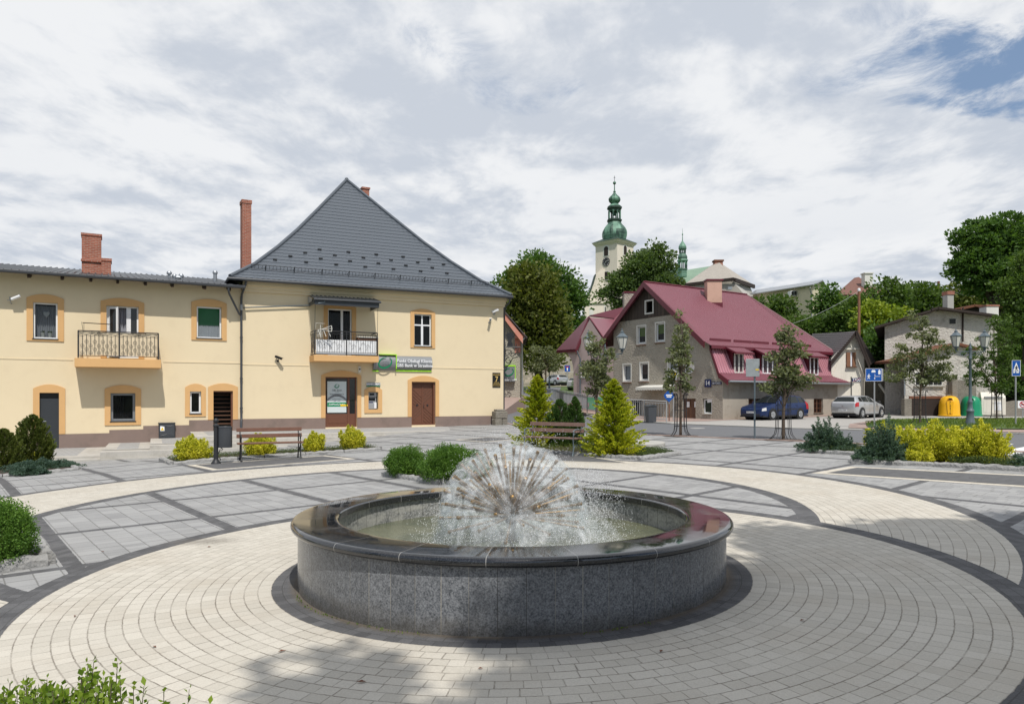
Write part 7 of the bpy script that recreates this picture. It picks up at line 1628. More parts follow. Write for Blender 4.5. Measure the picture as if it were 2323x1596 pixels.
for bx, by, lab in ((1777, 997, 'black iron tree guard in front of the blue car'), (2087, 964, 'black iron tree guard on the grass before the brown garage door'), (2261, 955, 'black iron tree guard in front of the white container')): dup(tg, G(bx, by), .5, lab)
def pit(x, y, nm):
    l = G(x, y); p = [(l.x + .62 * math.cos(2 * PI * k / 14) * random.uniform(.85, 1.1), l.y + .62 * math.sin(2 * PI * k / 14) * random.uniform(.85, 1.1)) for k in range(14)]; drape('tree_pit', p, .012, 'mulch')
pit(1544, 989, 0); pit(1777, 998, 0)
# trees behind the photographer: never in the picture, but theirs is the dappled shade on the square
def shade_tree(label, shadow, h, r, n, seed=0):
    """crown placed so that its sun shadow falls round `shadow` on the paving"""
    X, Yg = shadow; k = h / math.tan(EL); c = Vector((X + math.sin(AZ) * k, Yg + math.cos(AZ) * k, h)); t = thing('shade_tree', label, 'tree', (c.x, c.y - 1, 0)); B = []
    for (dx, dy, dz, rr) in r: B.append(((dx, dy + 1, h + dz), (rr, rr, rr * .8)))
    q = blob_crown(B, n, 34, .40, .22, .16, shell=.15); link('crown', quads_mesh('crown', q, 'leaf_mid'), t); m = MB(); m.tube([(.5, -2.0, 0), (.4, -1.4, h * .5), (0, 0, h)], [.25, .2, .08], 8); m.build('trunk', 'dark_bark', t); return t
shade_tree('tall broadleaf tree behind the photographer shading the square', (4.1, 4.8), 11.5, [(-3.5, -1.3, 0, 1.25), (-3.3, .3, 0, .9), (-2.3, .3, 0, 1.3), (.5, 3.2, 0, 1.0), (2.2, 3.0, 0, 1.3), (3.8, 2.9, 0, 1.3), (-1.0, 3.3, 0, .6), (-5.1, -.75, 0, .5), (-1.5, -.9, 0, 1.75), (.3, .2, .3, 2.0), (2.3, -.9, 0, 2.2), (1.4, 2.2, .4, 1.7), (3.4, 1.2, .2, 2.0), (-.7, 2.05, .2, 1.25), (-2.9, -1.3, 0, 1.0), (1.0, -2.6, -.4, 2.0), (4.2, -2.4, 0, 2.2), (5.4, .6, 0, 2.2), (-2.3, .6, .2, .8), (2.6, 1.0, -.6, 1.6), (4.6, 2.2, 0, 1.3), (0.2, -1.4, -.5, 1.5)], 3000)
for x, y, dx in ((9, -14, 0), (-2, -22, 0), (-16, -18, 0), (20, -8, 0), (-26, -4, 0)):
    tree('park_tree', {9: 'park tree behind the photographer to the right', -2: 'park tree straight behind the photographer', -16: 'park tree behind the photographer to the left', 20: 'park tree far right of the photographer', -26: 'park tree far left of the photographer'}[x], CX, HY, 20, [(CX, HY - 420, 190, 170), (CX - 150, HY - 330, 150, 130), (CX + 160, HY - 340, 150, 130), (CX, HY - 220, 210, 110)], 'leaf_mid', 240, 20, .6, .4, .28, base=Vector((x, y, 0)), tr=.3)
# ------------------------------------------------------------------ street lamps
def lamp(label, loc, rz, sc=1.0):
    t = thing('street_lamp', label, 'street lamp', loc, rz, 'old fashioned twin street lamps'); t.scale = (sc, sc, sc); m = 'grey_iron'
    mb = MB(); mb.lathe([(.235, 0), (.235, .05), (.20, .09), (.20, .14), (.165, .22), (.145, .42), (.135, .58), (.16, .62), (.16, .66), (.125, .70), (.10, .78), (.085, .98), (.10, 1.02), (.10, 1.06), (.075, 1.10), (.062, 1.3), (.055, 2.9), (.075, 2.92), (.075, 2.96), (.058, 3.0), (.058, 3.35), (.075, 3.38), (.06, 3.44), (.03, 3.5), (.045, 3.55), (.02, 3.60), (.005, 3.68)], n=20); mb.build('post', m, t, smooth=45)
    for s in (-1, 1):
        mb = MB(); mb.tube([(s * .05, 0, 3.24), (s * .64, 0, 3.24)], .022, 6); mb.tube([(s * .64, 0, 3.24), (s * .70, 0, 3.26), (s * .70, 0, 3.34)], .03, 6)
        for x, r, a0, a1 in ((.20, .11, .5, 7), (.40, .09, 2.5, -4), (.53, .06, 1, 7)): mb.tube([(s * (x + r * (1 - .75 * q / 18) * math.cos(a0 + (a1 - a0) * q / 18)), 0, 3.13 + r * (1 - .75 * q / 18) * math.sin(a0 + (a1 - a0) * q / 18)) for q in range(19)], .011, 5)
        mb.build('arm', m, t, smooth=60); x = s * .70
        g = MB(); g.lathe([(.115, 3.46), (.215, 3.90)], (x, 0, 0), 6); g.f = [f for f in g.f if len(f) == 4] ; g.build('lantern_glass', 'lantern_glass', t)
        mb = MB(); mb.lathe([(.05, 3.32), (.07, 3.36), (.05, 3.40), (.12, 3.43), (.125, 3.46), (.05, 3.465)], (x, 0, 0), 12)
        for q in range(6): a = q * PI / 3; mb.tube([(x + .118 * math.cos(a), .118 * math.sin(a), 3.45), (x + .222 * math.cos(a), .222 * math.sin(a), 3.91)], .012, 4)
        mb.lathe([(.235, 3.895), (.25, 3.92), (.235, 3.94), (.21, 3.95), (.10, 4.07), (.07, 4.08), (.07, 4.12), (.085, 4.13), (.03, 4.17), (.015, 4.20), (.025, 4.22), (.004, 4.28)], (x, 0, 0), 6); mb.build('lantern_frame', m, t)
    return t
lamp('twin lantern street lamp on the grass before the recycling bells', G(2201, 965), .15, .97)
lamp('twin lantern street lamp between the golden thuja and pink house', (3.62, 28.4, gz(3.62, 28.4)), -.35, .95)
b = P(1246, 875, 84); t = thing('small_street_lamp', 'single old street lamp far up the lane by the stone wall', 'street lamp', b); m = MB(); m.lathe([(.12, -.3), (.09, .6), (.06, .8), (.05, 2.6), (.04, 2.7)], n=10); m.build('post', 'grey_iron', t, smooth=50); m = MB(); m.lathe([(.1, 2.7), (.2, 3.1), (.24, 3.12), (.08, 3.35), (.01, 3.5)], n=6); m.build('lantern', 'grey_iron', t)
# ------------------------------------------------------------------ traffic signs
def post(t, h, r=.03, m='rail_grey', z0=-.05, lean=0): mb = MB(); mb.tube([(0, 0, z0), (lean, 0, h)], r, 10); return mb.build('post', m, t, smooth=60)
def pict(par, polys, z, m='sign_white', y=-.045, nm='pictogram'):
    mb = MB()
    for p in polys: mb.prism([(a, b + z) for a, b in p], 'y', y, y + .008)
    return mb.build(nm, m, par)
def facing(x, y): return math.atan2(-x, y) * .6
def sgn(name, label, loc, rz=None): return thing(name, label, 'traffic sign', loc, facing(loc[0], loc[1]) if rz is None else rz)
man = lambda s, x, z: [[(x + a * s, z + b * s) for a, b in p] for p in ([(-.06, .78), (0, .84), (.06, .78), (.06, .72), (0, .66), (-.06, .72)], [(-.12, .62), (.06, .64), (.1, .58), (.06, .32), (-.10, .32)], [(.04, .34), (.08, .18), (.20, 0), (.12, -.02), (0, .16), (-.06, .34)], [(-.1, .34), (-.02, .34), (-.06, .14), (-.18, -.02), (-.26, 0), (-.14, .16)], [(.06, .62), (.24, .40), (.20, .36), (.04, .54)], [(-.12, .62), (-.26, .44), (-.24, .30), (-.19, .31), (-.2, .42), (-.08, .52)])]
l = P(1983.5, 965, 30.5); t = sgn('living_street_sign', 'double blue sign with walker, car and house pictograms on a grey post', (l.x, l.y, gz(l.x, l.y)), -.12); Z = EYE + (HY - 846) / F * 30.5 - l.z; post(t, Z + .2)
w, h = .30, .26; m = MB(); m.box(-w - .06, w - .02, -.04, -.02, Z - h, Z + h); m.build('front_plate', 'sign_blue', t, bevel=.004); m = MB(); m.box(-w + .02, w + .06, .02, .04, Z - h, Z + h); m.build('rear_plate', 'rail_grey', t); m = MB(); frame_rect(m, -w - .065, w - .015, Z - h - .005, Z + h + .005, .012, -.046, -.041); m.build('rim', 'sign_white', t)
pict(t, man(.26, -.23, -.17) + [[(-.13, .10), (-.13, .16), (-.10, .20), (0, .20), (.03, .16), (.03, .10)], [(.14, .02), (.14, .17), (.185, .22), (.23, .17), (.23, .02)], [(.0, -.02), (.0, .03), (.015, .03), (.015, -.06), (.22, -.06), (.22, -.075), (.0, -.075)]] + man(.12, .0, -.19), Z)
l = P(1931, 950, 47.5); t = sgn('taxi_sign', 'dark blue TAXI sign struck out in red on a black post', (l.x, l.y, gz(l.x, l.y)), -.1); Z = EYE + (HY - 866) / F * 47.5 - l.z; post(t, Z + .2, .035, 'black_iron'); m = MB(); m.box(.04, .60, -.03, -.01, Z - .13, Z + .13); m.build('plate', 'sign_navy', t); words('TAXI', .32, -.036, Z, .26, 'sign_white', t, .004, .85); m = MB(); m.hull8([(.06, -.046, Z - .12), (.10, -.046, Z - .12), (.58, -.046, Z + .12), (.54, -.046, Z + .12)], [(.06, -.04, Z - .12), (.10, -.04, Z - .12), (.58, -.04, Z + .12), (.54, -.04, Z + .12)]); m.build('red_bar', 'sign_red', t)
l = P(2304, 968, 30); t = sgn('crossing_sign', 'blue pedestrian crossing sign on a grey post at the right edge', (l.x, l.y, gz(l.x, l.y)), -.2); Z = EYE + (HY - 836.5) / F * 30 - l.z; post(t, Z + .25); w, h = .155, .32; m = MB(); m.box(-w, w, -.05, -.03, Z - h, Z + h); m.build('plate', 'sign_blue', t, bevel=.004); m = MB(); frame_rect(m, -w - .004, w + .004, Z - h - .004, Z + h + .004, .012, -.055, -.05); m.build('rim', 'sign_white', t); pict(t, [[(-.12, -.12), (.12, -.12), (0, .24)], [(-.11, -.20), (-.04, -.20), (-.04, -.14), (-.11, -.14)], [(.0, -.20), (.10, -.20), (.10, -.14), (.0, -.14)]], Z, y=-.058); pict(t, man(.24, .01, -.09), Z, 'sign_black', -.066)
l = P(2320, 960, 44); t = sgn('no_cycling_sign', 'small white notice with a red prohibition ring by the garden wall', (l.x, l.y, gz(l.x, l.y)), -.2); Z = EYE + (HY - 928) / F * 44 - l.z; post(t, Z, .03); m = MB(); m.box(-.28, .28, -.05, -.03, Z - .22, Z + .22); m.build('plate', 'sign_white', t); m = MB(); m.lathe([(.15, -.062), (.19, -.062), (.19, -.054), (.15, -.054)], (0, 0, Z), 28, close=True, axis='y'); m.hull8([(-.13, -.062, Z + .09), (-.09, -.062, Z + .13), (.13, -.062, Z - .09), (.09, -.062, Z - .13)], [(-.13, -.055, Z + .09), (-.09, -.055, Z + .13), (.13, -.055, Z - .09), (.09, -.055, Z - .13)]); m.build('red_ring', 'sign_red', t); pict(t, [[(-.1, -.05), (-.03, -.05), (-.03, .02), (-.1, .02)], [(.02, -.03), (.09, -.03), (.09, .04), (.02, .04)]], Z, 'sign_black', -.06)
l = G(1712, 996); t = sgn('sign_back', 'weathered grey back of a square road sign beside the kerb', tuple(l), -.35); k = l.y / F; Z = EYE + (HY - 834) * k - l.z; post(t, Z + .28, .03, 'grey_iron'); m = MB(); m.box(-.27, .15, -.05, -.03, Z - .29, Z + .29); m.build('plate', 'grey_board', t, bevel=.01); m = MB(); m.box(.03, .13, -.056, -.051, Z - .08, Z - .04); m.build('sticker', 'sign_yellow', t)
l = P(1527.5, 956, 42.5); t = sgn('priority_sign', 'tilted white and yellow diamond priority sign behind the young tree', (l.x, l.y, gz(l.x, l.y)), -.3); Z = EYE + (HY - 851) / F * 42.5 - l.z; post(t, Z + .2, .035); m = MB(); d = lambda r: [(r * math.cos(a + .25), r * math.sin(a + .25)) for a in (0, PI / 2, PI, 1.5 * PI)]; m.prism([(a, b + Z) for a, b in d(.36)], 'y', -.06, -.04); m.build('plate', 'sign_white', t); m = MB(); m.prism([(a, b + Z) for a, b in d(.24)], 'y', -.07, -.055); m.build('yellow_diamond', 'sign_yellow', t)
l = P(1518, 957, 42); t = sgn('blue_diamond_sign', 'dark blue diamond board on a thin red and white pole', (l.x, l.y, gz(l.x, l.y)), -.3); Z = EYE + (HY - 900) / F * 42 - l.z; post(t, 1.0, .03, 'rust'); m = MB(); m.tube([(0, 0, 1.0), (0, 0, Z + .3)], .028, 8); m.build('upper_post', 'rail_grey', t); m = MB(); m.prism([(a, b + Z) for a, b in ((-.30, .02), (-.24, .12), (0, .38), (.24, .12), (.30, .02), (.24, -.12), (0, -.36), (-.24, -.12))], 'y', -.06, -.04); m.build('plate', 'sign_blue', t); m = MB(); m.box(-.17, .17, -.068, -.058, Z + .0, Z + .08); m.box(-.13, .13, -.068, -.058, Z - .09, Z - .03); m.build('white_marks', 'sign_white', t)
l = P(1287, 872, 78); t = sgn('dead_end_sign', 'blue and white dead end sign with red bar up the lane', (l.x, l.y, l.z), .0); Z = EYE + (HY - 835.5) / F * 78 - l.z; post(t, Z, .04); m = MB(); m.box(-.29, .29, -.06, -.04, Z - .33, Z + .33); m.build('plate', 'sign_blue', t); pict(t, [[(-.06, -.24), (.06, -.24), (.06, .10), (-.06, .10)]], Z, y=-.07); pict(t, [[(-.17, .10), (.17, .10), (.17, .22), (-.17, .22)]], Z, 'sign_red', -.07, 'red_bar')
l = P(1748, 960, 48); t = sgn('small_white_sign', 'small white sign on a post just behind the blue car', (l.x, l.y, gz(l.x, l.y)), -.4); Z = EYE + (HY - 899) / F * 48 - l.z; post(t, Z, .03, 'black_iron'); m = MB(); m.box(-.17, .17, -.05, -.03, Z - .2, Z + .17); m.build('plate', 'sign_white', t); m = MB(); m.box(-.09, .09, -.056, -.05, Z - .02, Z + .09); m.build('black_mark', 'sign_black', t)
# ------------------------------------------------------------------ railings
def railing(label, pts, hh, gap=.14, m='rail_grey'):
    c = Vector(pts[0]); t = thing('railing', label, 'railing', c); fr = MB(); bars = MB()
    for a, b_ in zip(pts[:-1], pts[1:]):
        a, b_ = Vector(a) - c, Vector(b_) - c; L = (b_ - a).length; n = max(1, round(L / 2.0)); up = Vector((0, 0, hh))
        fr.tube([a + up, b_ + up], .028, 6); fr.tube([a + up * .14, b_ + up * .14], .022, 6); fr.tube([a + up * .90, b_ + up * .90], .018, 6)
        for k in range(n + 1): p = a.lerp(b_, k / n); fr.tube([p - Vector((0, 0, .1)), p + up], .03, 6)
        k = int(L / gap)
        for i in range(1, k): p = a.lerp(b_, i / k); bars.tube([p + up * .14, p + up * .9], .011, 4)
    fr.build('rail', m, t, smooth=60); bars.build('bar', m, t)
gp = lambda x, y, Y: (lambda l: (l.x, l.y, l.z))(P(x, y, Y))
railing('long grey railing along the pavement by the pink house', [gp(1250, 903, 75), gp(1278, 916.5, 59), gp(1332, 932, 48.0), gp(1395, 946, 43)], 1.05)
railing('grey railing in front of the shop door of the grey gable house', [gp(1412, 950, 41.5), gp(1462, 954, 39.8), gp(1512, 957, 39.3)], 1.12)
railing('grey railing at the foot of the salmon gabled house', [gp(1142, 896, 58), gp(1187, 892, 60)], 1.0)
railing('railing on top of the stone wall up the lane', [gp(1255, 850, 96), gp(1345, 846, 96)], 2.0, .5)
# ------------------------------------------------------------------ recycling, containers, street bin
def bell(label, loc, word, m, rz):
    t = thing('recycling_bell', label, 'recycling bell', loc, rz, 'bell shaped recycling containers'); mb = MB(); mb.lathe([(.62, .0), (.66, .02), (.66, .08), (.63, .10), (.625, .12), (.60, .75), (.555, 1.02), (.46, 1.20), (.32, 1.30), (.12, 1.33), (.001, 1.33)], n=40); mb.build('body', m, t, smooth=40)
    mb = MB(); mb.prism([(-.17, 1.08), (.17, 1.08), (.11, 1.20), (-.11, 1.20)], 'y', -.585, -.42); mb.build('hood', m, t, bevel=.01); mb = MB(); mb.lathe([(.001, -.60), (.105, -.60), (.105, -.55)], (0, 0, 1.135), 18, axis='y', sq=.55); mb.build('opening', 'sign_black', t)
    mb = MB(); mb.tube([(-.1, 0, 1.33), (-.1, 0, 1.40), (.1, 0, 1.40), (.1, 0, 1.33)], .015, 6); mb.build('lifting_eye', 'rail_grey', t)
    mb = MB(); mb.hull8([(-.14, -.652, .14), (.14, -.652, .14), (.20, -.60, .98), (-.20, -.60, .98)], [(-.14, -.60, .14), (.14, -.60, .14), (.20, -.52, .98), (-.20, -.52, .98)]); pn = mb.build('front_panel', m, t, bevel=.01)
    for k, ch in enumerate(word): o = words(ch, 0, 0, 0, .125, 'sign_black' if m == 'bell_yellow' else 'sign_white', pn, .003); z = .92 - k * .122; o.location = (.0, -.604 - (.98 - z) * .062 - .004, z); o.rotation_euler = (-.06, 0, 0)
l = P(2153.5, 943.5, 48); bell('yellow plastic recycling bell marked PLASTIK', (l.x, l.y, l.z), 'PLASTIK', 'bell_yellow', -.45)
l = P(2203, 943.5, 48.4); bell('green glass recycling bell marked SZKŁO', (l.x, l.y, l.z), 'SZKŁO', 'bell_green', -.55)
l = P(2250, 942, 48.2); t = thing('clothes_container', 'off-white steel collection container beside the green bell', 'container', (l.x, l.y, l.z), -.4); m = MB(); m.box(-.68, .68, -.5, .5, .05, 1.15); m.prism([(-.5, 1.152), (.5, 1.152), (.5, 1.55), (-.15, 1.55)], 'x', -.68, .68); m.build('body', 'beige_stucco', t, bevel=.02); m = MB(); m.box(.05, .45, -.515, -.5, .35, .95); m.build('notice', 'sign_white', t); m = MB(); m.box(-.55, .0, -.51, -.5, .2, 1.0); m.build('door', 'beige_stucco', t, bevel=.01); m = MB(); m.box(-.5, .5, -.56, -.35, 1.16, 1.26); m.build('chute', 'rail_grey', t)
l = P(1470, 955, 40.5); t = thing('waste_bin', 'tall dark grey waste bin before the shop railing', 'waste bin', (l.x - .15, l.y - 1.6, gz(l.x, l.y)), .2); m = MB(); m.hull8([(-.22, -.22, 0), (.22, -.22, 0), (.22, .22, 0), (-.22, .22, 0)], [(-.25, -.26, .85), (.25, -.26, .85), (.25, .26, .85), (-.25, .26, .85)]); m.build('body', 'drain_grey', t, bevel=.02); m = MB(); m.prism([(-.28, .86), (.28, .86), (.26, .93), (0, 1.0), (-.26, .93)], 'y', -.28, .28); m.build('lid', 'dark_metal', t, bevel=.015)
# ------------------------------------------------------------------ poles and wires
b = P(1948.7, 790, 64); t = thing('utility_pole', 'rusty brown utility pole with a white cap above the grey tiled roof', 'pole', b); z = P(1948.7, 655, 64).z - b.z; m = MB(); m.tube([(0, 0, -3), (0, 0, z - .15)], [.125, .11], 10); m.build('pole', 'pole_wood', t, smooth=60); m = MB(); m.lathe([(.125, z - .2), (.125, z - .02), (.08, z + .05), (.001, z + .06)], n=10); m.build('cap', 'white_plastic', t)
b = P(2129, 700, 92); t = thing('utility_pole', 'distant rusty utility pole among the trees left of the chestnut', 'pole', b); z = P(2129, 638, 92).z - b.z; m = MB(); m.tube([(0, 0, -3), (0, 0, z)], [.2, .16], 8); m.build('pole', 'rust', t, smooth=60); m = MB(); m.box(-.9, .9, -.05, .05, z - .9, z - .8); m.ball((-.8, 0, z - .7), .1, 6); m.ball((.8, 0, z - .7), .1, 6); m.build('crossarm', 'rail_grey', t)
b = P(2113, 700, 94); t = thing('utility_pole', 'thin grey pole beside the distant rusty pole', 'pole', b); z = P(2113, 646, 94).z - b.z; m = MB(); m.tube([(0, 0, -3), (0, 0, z)], .14, 8); m.build('pole', 'rail_grey', t); m = MB(); m.box(-.6, .6, -.05, .05, z - .5, z - .42); m.build('crossarm', 'rail_grey', t)
def wire(label, a, b_, sag, r=.011): a, b_ = Vector(a), Vector(b_); m = MB(); m.tube([a.lerp(b_, k / 12) - Vector((0, 0, sag * 4 * (k / 12) * (1 - k / 12))) for k in range(13)], r, 4); tag(m.build('overhead_wire', 'sign_black' if r > .02 else 'rail_grey'), label, 'wire')
wire('overhead wire from the white-capped pole to the red roof', P(1948.7, 660, 64), P(1735, 749, 62), .5); wire('overhead wire from the distant rusty pole towards the chestnut', P(2129, 642, 92), P(2260, 668, 80), .8)
# ------------------------------------------------------------------ cars
def car(label, loc, rz, kind, paint):
    """x = length (front at +L/2), z up. Side outline and widths as stations; windows are panels laid on the shell."""
    t = thing('parked_car', label, 'car', loc, rz)
    if kind == 'estate': st = [(2.33, .36, .60, .60, .64, .60), (2.28, .24, .68, .70, .74, .70), (2.05, .20, .74, .78, .83, .78), (1.5, .19, .82, .90, .865, .80), (1.02, .19, .90, .985, .87, .78), (.55, .19, .92, 1.24, .873, .66), (.15, .19, .93, 1.425, .875, .60), (-.4, .19, .94, 1.47, .875, .60), (-1.2, .19, .955, 1.46, .87, .60), (-1.75, .21, .965, 1.40, .86, .58), (-2.05, .26, .96, 1.22, .84, .60), (-2.27, .32, .92, .98, .80, .70), (-2.33, .40, .70, .72, .76, .70)]; L = 2.33; wx = (1.38, -1.33); winx = ((.62, -.30), (-.36, -1.20), (-1.28, -1.98)); scr = (1.0, .22); rear = (-1.78, -2.10)
    else: st = [(2.10, .34, .58, .58, .60, .56), (2.05, .24, .66, .68, .70, .66), (1.8, .20, .74, .78, .81, .74), (1.3, .19, .84, .90, .85, .78), (.95, .19, .90, .97, .86, .76), (.5, .19, .93, 1.22, .865, .64), (.1, .19, .95, 1.385, .87, .59), (-.5, .19, .97, 1.42, .87, .59), (-1.1, .19, .99, 1.40, .865, .58), (-1.68, .22, 1.0, 1.345, .85, .57), (-1.97, .29, .98, 1.03, .81, .66), (-2.07, .34, .90, .95, .77, .70), (-2.12, .42, .70, .72, .72, .66)]; L = 2.12; wx = (1.33, -1.33); winx = ((.55, -.32), (-.38, -1.12), (-1.18, -1.58)); scr = (.93, .18); rear = (-1.71, -1.955)
    st = st[::-1]; xs = [s[0] for s in st]
    def prm(x):
        i = max(0, min(len(st) - 2, next((k for k in range(len(st) - 1) if x <= xs[k + 1]), len(st) - 2))); f = (x - xs[i]) / (xs[i + 1] - xs[i]); f = max(0, min(1, f)); return [a + (b - a) * f for a, b in zip(st[i], st[i + 1])]
    def sec(x, v):
        """v 0 sill .. .5 belt .. .8 cant rail .. 1 centre line"""
        _, z0, zb, zt, w, wr = prm(x); pt = [(0, w * .95, z0), (.12, w * .99, z0 + .12), (.30, w, z0 + (zb - z0) * .55), (.5, w * .965, zb), (.78, wr + (w * .965 - wr) * .12, zb + (zt - zb) * .88), (.86, wr * .86, zb + (zt - zb) * .97), (1.0, 0, zt)]
        for (a, y0, q0), (b, y1, q1) in zip(pt[:-1], pt[1:]):
            if v <= b: f = (v - a) / (b - a); return Vector((x, y0 + (y1 - y0) * f, q0 + (q1 - q0) * f))
    XS = sorted(set(xs + [xs[0] + (xs[-1] - xs[0]) * k / 44 for k in range(45)])); VS = [0, .06, .12, .2, .3, .4, .5, .56, .64, .72, .78, .82, .86, .93, 1.0]
    vs = []; fs_ = []; n = len(VS)
    for x in XS: vs += [sec(x, v) for v in VS] + [Vector((p.x, -p.y, p.z)) for p in (sec(x, v) for v in VS[-2::-1])]
    m_ = 2 * n - 1
    for i in range(len(XS) - 1):
        for k in range(m_ - 1): fs_.append((i * m_ + k, i * m_ + k + 1, (i + 1) * m_ + k + 1, (i + 1) * m_ + k))
        fs_.append((i * m_ + m_ - 1, i * m_, (i + 1) * m_, (i + 1) * m_ + m_ - 1))
    fs_ += [tuple(range(m_)), tuple((len(XS) - 1) * m_ + k for k in range(m_))]
    mb = MB(); mb.add(vs, fs_); mb.build('body', paint, t, smooth=38)
    def panel(nm, x0, x1, v0, v1, m, off=.008, side=1, taper0=0, taper1=0, both=False):
        mb = MB(); N, K = 8, 5; pts = []
        for i in range(N + 1):
            for k in range(K + 1):
                f = k / K; x = (x0 + taper0 * f) + ((x1 + taper1 * f) - (x0 + taper0 * f)) * i / N; v = v0 + (v1 - v0) * f; p = sec(x, v); e = .01; du = sec(min(XS[-1], x + e), v) - sec(max(XS[0], x - e), v); dv = sec(x, min(1, v + e)) - sec(x, max(0, v - e)); nn = du.cross(dv); nn = nn.normalized() if nn.length > 1e-9 else Vector((0, 1, 0))
                if nn.dot(Vector((0, p.y, p.z - .6))) < 0: nn = -nn
                q = p + nn * off; pts.append((q.x, q.y * side, q.z))
        mb.add(pts, [(i * (K + 1) + k, i * (K + 1) + k + 1, (i + 1) * (K + 1) + k + 1, (i + 1) * (K + 1) + k) for i in range(N) for k in range(K)]); return mb.build(nm, m, t, smooth=60)
    def across(nm, x0, x1, yf0, yf1, m, off=.01):
        """panel across the car (windscreen, rear window) between stations x0 (low) and x1 (high)"""
        mb = MB(); N, K = 10, 6; pts = []
        for k in range(K + 1):
            x = x0 + (x1 - x0) * k / K; yf = yf0 + (yf1 - yf0) * k / K; _, z0, zb, zt, w, wr = prm(x)
            for i in range(N + 1): y = (i / N * 2 - 1) * wr * yf; a = abs(y) / wr; z = zt - max(0, (a - .3)) * .05 * (zt - zb) / .5; pts.append((x + (off if x0 > 0 else -off), y, z + off))
        mb.add(pts, [(k * (N + 1) + i, k * (N + 1) + i + 1, (k + 1) * (N + 1) + i + 1, (k + 1) * (N + 1) + i) for k in range(K) for i in range(N)]); return mb.build(nm, m, t, smooth=60)
    across('windscreen', scr[0], scr[1], 1.0, .92, 'car_glass', .014); across('rear_window', rear[1], rear[0], 1.02, .90, 'car_glass', .014)
    for s in (1, -1):
        a = winx; panel('side_window', a[0][1], a[0][0], .53, .765, 'car_glass', .008, s, 0, -.42); panel('side_window', a[1][1], a[1][0], .53, .765, 'car_glass', .008, s, .0, 0); panel('side_window', a[2][1], a[2][0], .54, .755, 'car_glass', .008, s, .16 if kind == 'estate' else .12, 0)
        panel('door_strip', -1.0, 1.0, .30, .335, 'car_trim' if kind == 'estate' else paint, .014, s); panel('sill', -.95, .95, .0, .085, 'car_trim', .008, s)
        for x in (.0, -.85): panel('door_handle', x - .22, x - .05, .43, .46, paint, .03, s)
        panel('door_gap', -.34, -.325, .06, .52, 'car_trim', .003, s); panel('door_gap', .70, .715, .06, .50, 'car_trim', .003, s); panel('door_gap', -1.06 if kind == 'estate' else -1.0, -1.045 if kind == 'estate' else -.985, .2, .52, 'car_trim', .003, s)
        panel('headlight', L - .38, L - .06, .34, .485, 'headlight', .012, s, 0, -.04)
        panel('tail_light', -L + .05, -L + .36, .34 if kind == 'hatch' else .28, .50 if kind == 'hatch' else .60, 'tail_red', .012, s, 0, .05)
        mb = MB(); mb.box(.58, .78, s * .90 - .10 * (s < 0) * 0, s * 1.06, .95, 1.07); mb.build('wing_mirror', paint if kind == 'estate' else 'car_trim', t, bevel=.03)
        for x in wx:
            mb = MB(); mb.lathe([(.20, -.70), (.37, -.70), (.37, .005), (.33, .008), (.001, .008)], (x, 0, 0), 28, axis='y'); mb.v = [(a_, b_ * s + s * .87 if 1 else b_, c_ + .33) for a_, b_, c_ in [(p[0], p[1], p[2]) for p in mb.v]]; mb.build('wheel_arch', 'car_trim', t, smooth=40)
            w = MB(); w.lathe([(.18, -.19), (.295, -.19), (.315, -.16), (.318, -.04), (.30, .0), (.21, .012), (.20, -.02)], n=32, axis='y'); w.v = [(p[0], p[1] * s, p[2]) for p in w.v]; wo = w.build('wheel', 'tyre', t, smooth=40); wo.location = (x, s * .885, .318)
            r = MB(); r.lathe([(.205, .0), (.19, .012), (.17, .0), (.001, -.01)], n=28, axis='y')
            for k in range(9 if kind == 'estate' else 10): a_ = 2 * PI * k / (9 if kind == 'estate' else 10); r.hull8([(.05 * math.cos(a_ - .4), -.01, .05 * math.sin(a_ - .4)), (.18 * math.cos(a_ - .13), -.01, .18 * math.sin(a_ - .13)), (.18 * math.cos(a_ + .13), -.01, .18 * math.sin(a_ + .13)), (.05 * math.cos(a_ + .4), -.01, .05 * math.sin(a_ + .4))], [(.05 * math.cos(a_ - .4), .016, .05 * math.sin(a_ - .4)), (.18 * math.cos(a_ - .11), .014, .18 * math.sin(a_ - .11)), (.18 * math.cos(a_ + .11), .014, .18 * math.sin(a_ + .11)), (.05 * math.cos(a_ + .4), .016, .05 * math.sin(a_ + .4))])
            r.v = [(p[0], p[1] * s, p[2]) for p in r.v]; r.build('rim', 'rim_metal', wo, smooth=30)
    fx = L - .055; mb = MB(); mb.box(fx - .12, fx + .012, -.40, .40, .585, .665) if kind == 'estate' else mb.box(fx - .12, fx + .01, -.35, .35, .52, .60); mb.build('grille', 'car_trim', t, bevel=.01)
    mb = MB(); mb.box(L - .14, L + .02, -.62, .62, .26, .36); mb.build('air_intake', 'car_trim', t, bevel=.02)
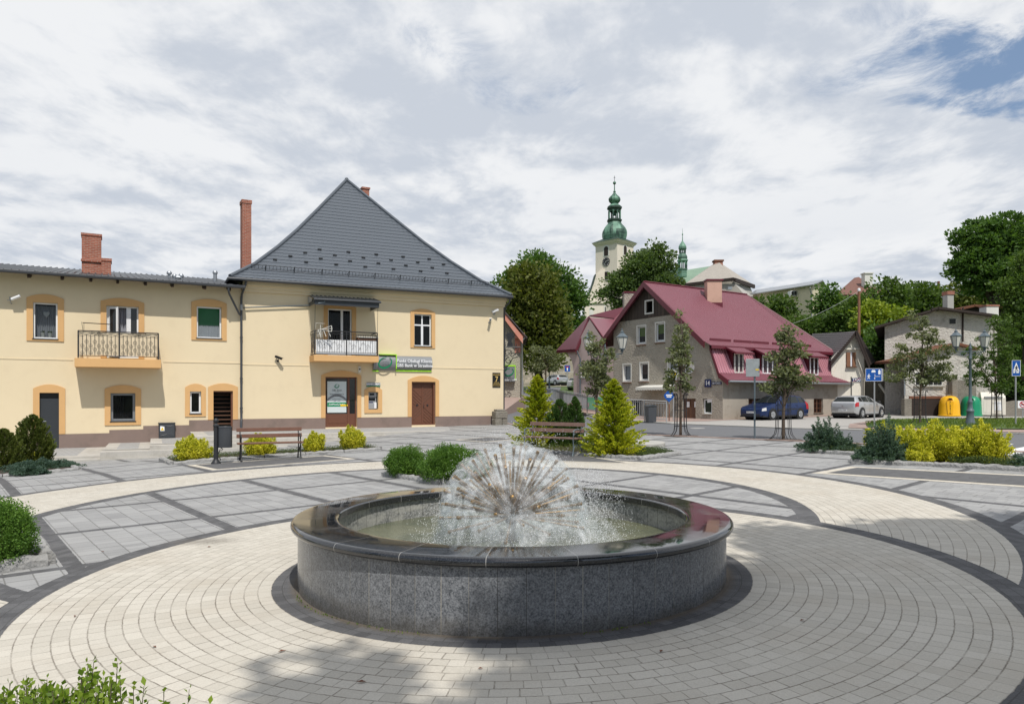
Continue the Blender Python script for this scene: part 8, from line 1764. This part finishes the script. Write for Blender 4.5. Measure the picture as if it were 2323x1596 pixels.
    mb = MB(); mb.box(L - .02, L + .03, -.26, .26, .40, .51); mb.build('number_plate', 'plate_white', t); o = text_mb('DWL 0U27', .10, depth=.004); o.v = [(L + .034, p[0], p[2] + .455) for p in o.v]; o.build('lettering', 'sign_black', t)
    zr = .50 if kind == 'hatch' else .80; mb = MB(); mb.box(-L - .035, -L + .02, -.26, .26, zr - .055, zr + .055); mb.build('number_plate', 'plate_white', t); o = text_mb('DWL 01SM', .10, depth=.004); o.v = [(-L - .039, -p[0], p[2] + zr) for p in o.v]; o.build('lettering', 'sign_black', t)
    mb = MB(); mb.lathe([(.001, 0), (.055, .0), (.055, .012), (.04, .014)], (0, 0, 0), 18, axis='x'); mb.v = [((fx + .008 + p[0]) if kind == 'estate' else (-L - .01 - p[0] + .02), p[1], p[2] + (.625 if kind == 'estate' else .76)) for p in mb.v]; mb.build('badge', 'rim_metal', t)
    if kind == 'estate':
        mb = MB()
        for s in (1, -1): mb.tube([(.0, s * .56, 1.44), (-.15, s * .56, 1.50), (-1.5, s * .55, 1.49), (-1.7, s * .55, 1.43)], .014, 6)
        mb.build('roof_rail', 'black_iron', t)
    mb = MB(); mb.box(-L + .1, L - .1, -.8, .8, .17, .26); mb.build('underbody', 'car_trim', t)
    return t
hd = math.atan2(-.5724, -.82); X, Y = 15.95, 44.35; car('dark blue estate car parked beside the red roofed house', (X, Y, gz(X, Y)), hd, 'estate', 'blue_paint')
X, Y = 22.1, 46.6; car('silver hatchback parked rear-on before the beige house', (X, Y, gz(X, Y)), math.radians(40), 'hatch', 'silver_paint')
l = P(1259, 873.5, 97); car('silver car parked far up the lane by the stone wall', (l.x, l.y, l.z), math.radians(120), 'hatch', 'silver_paint')
l = P(1297, 884, 90); car('silver estate car half hidden behind the pink house corner', (l.x + .8, l.y, l.z), math.radians(70), 'estate', 'silver_paint')
l = P(1305, 886, 86); Q = blob_crown([((0, 0, .7), (.5, .4, .7))], 60, 20, .2, .08, .05); plant('clipped_bush', 'small clipped green bush at the pink house corner', 'bush', l, Q, 'leaf_box')
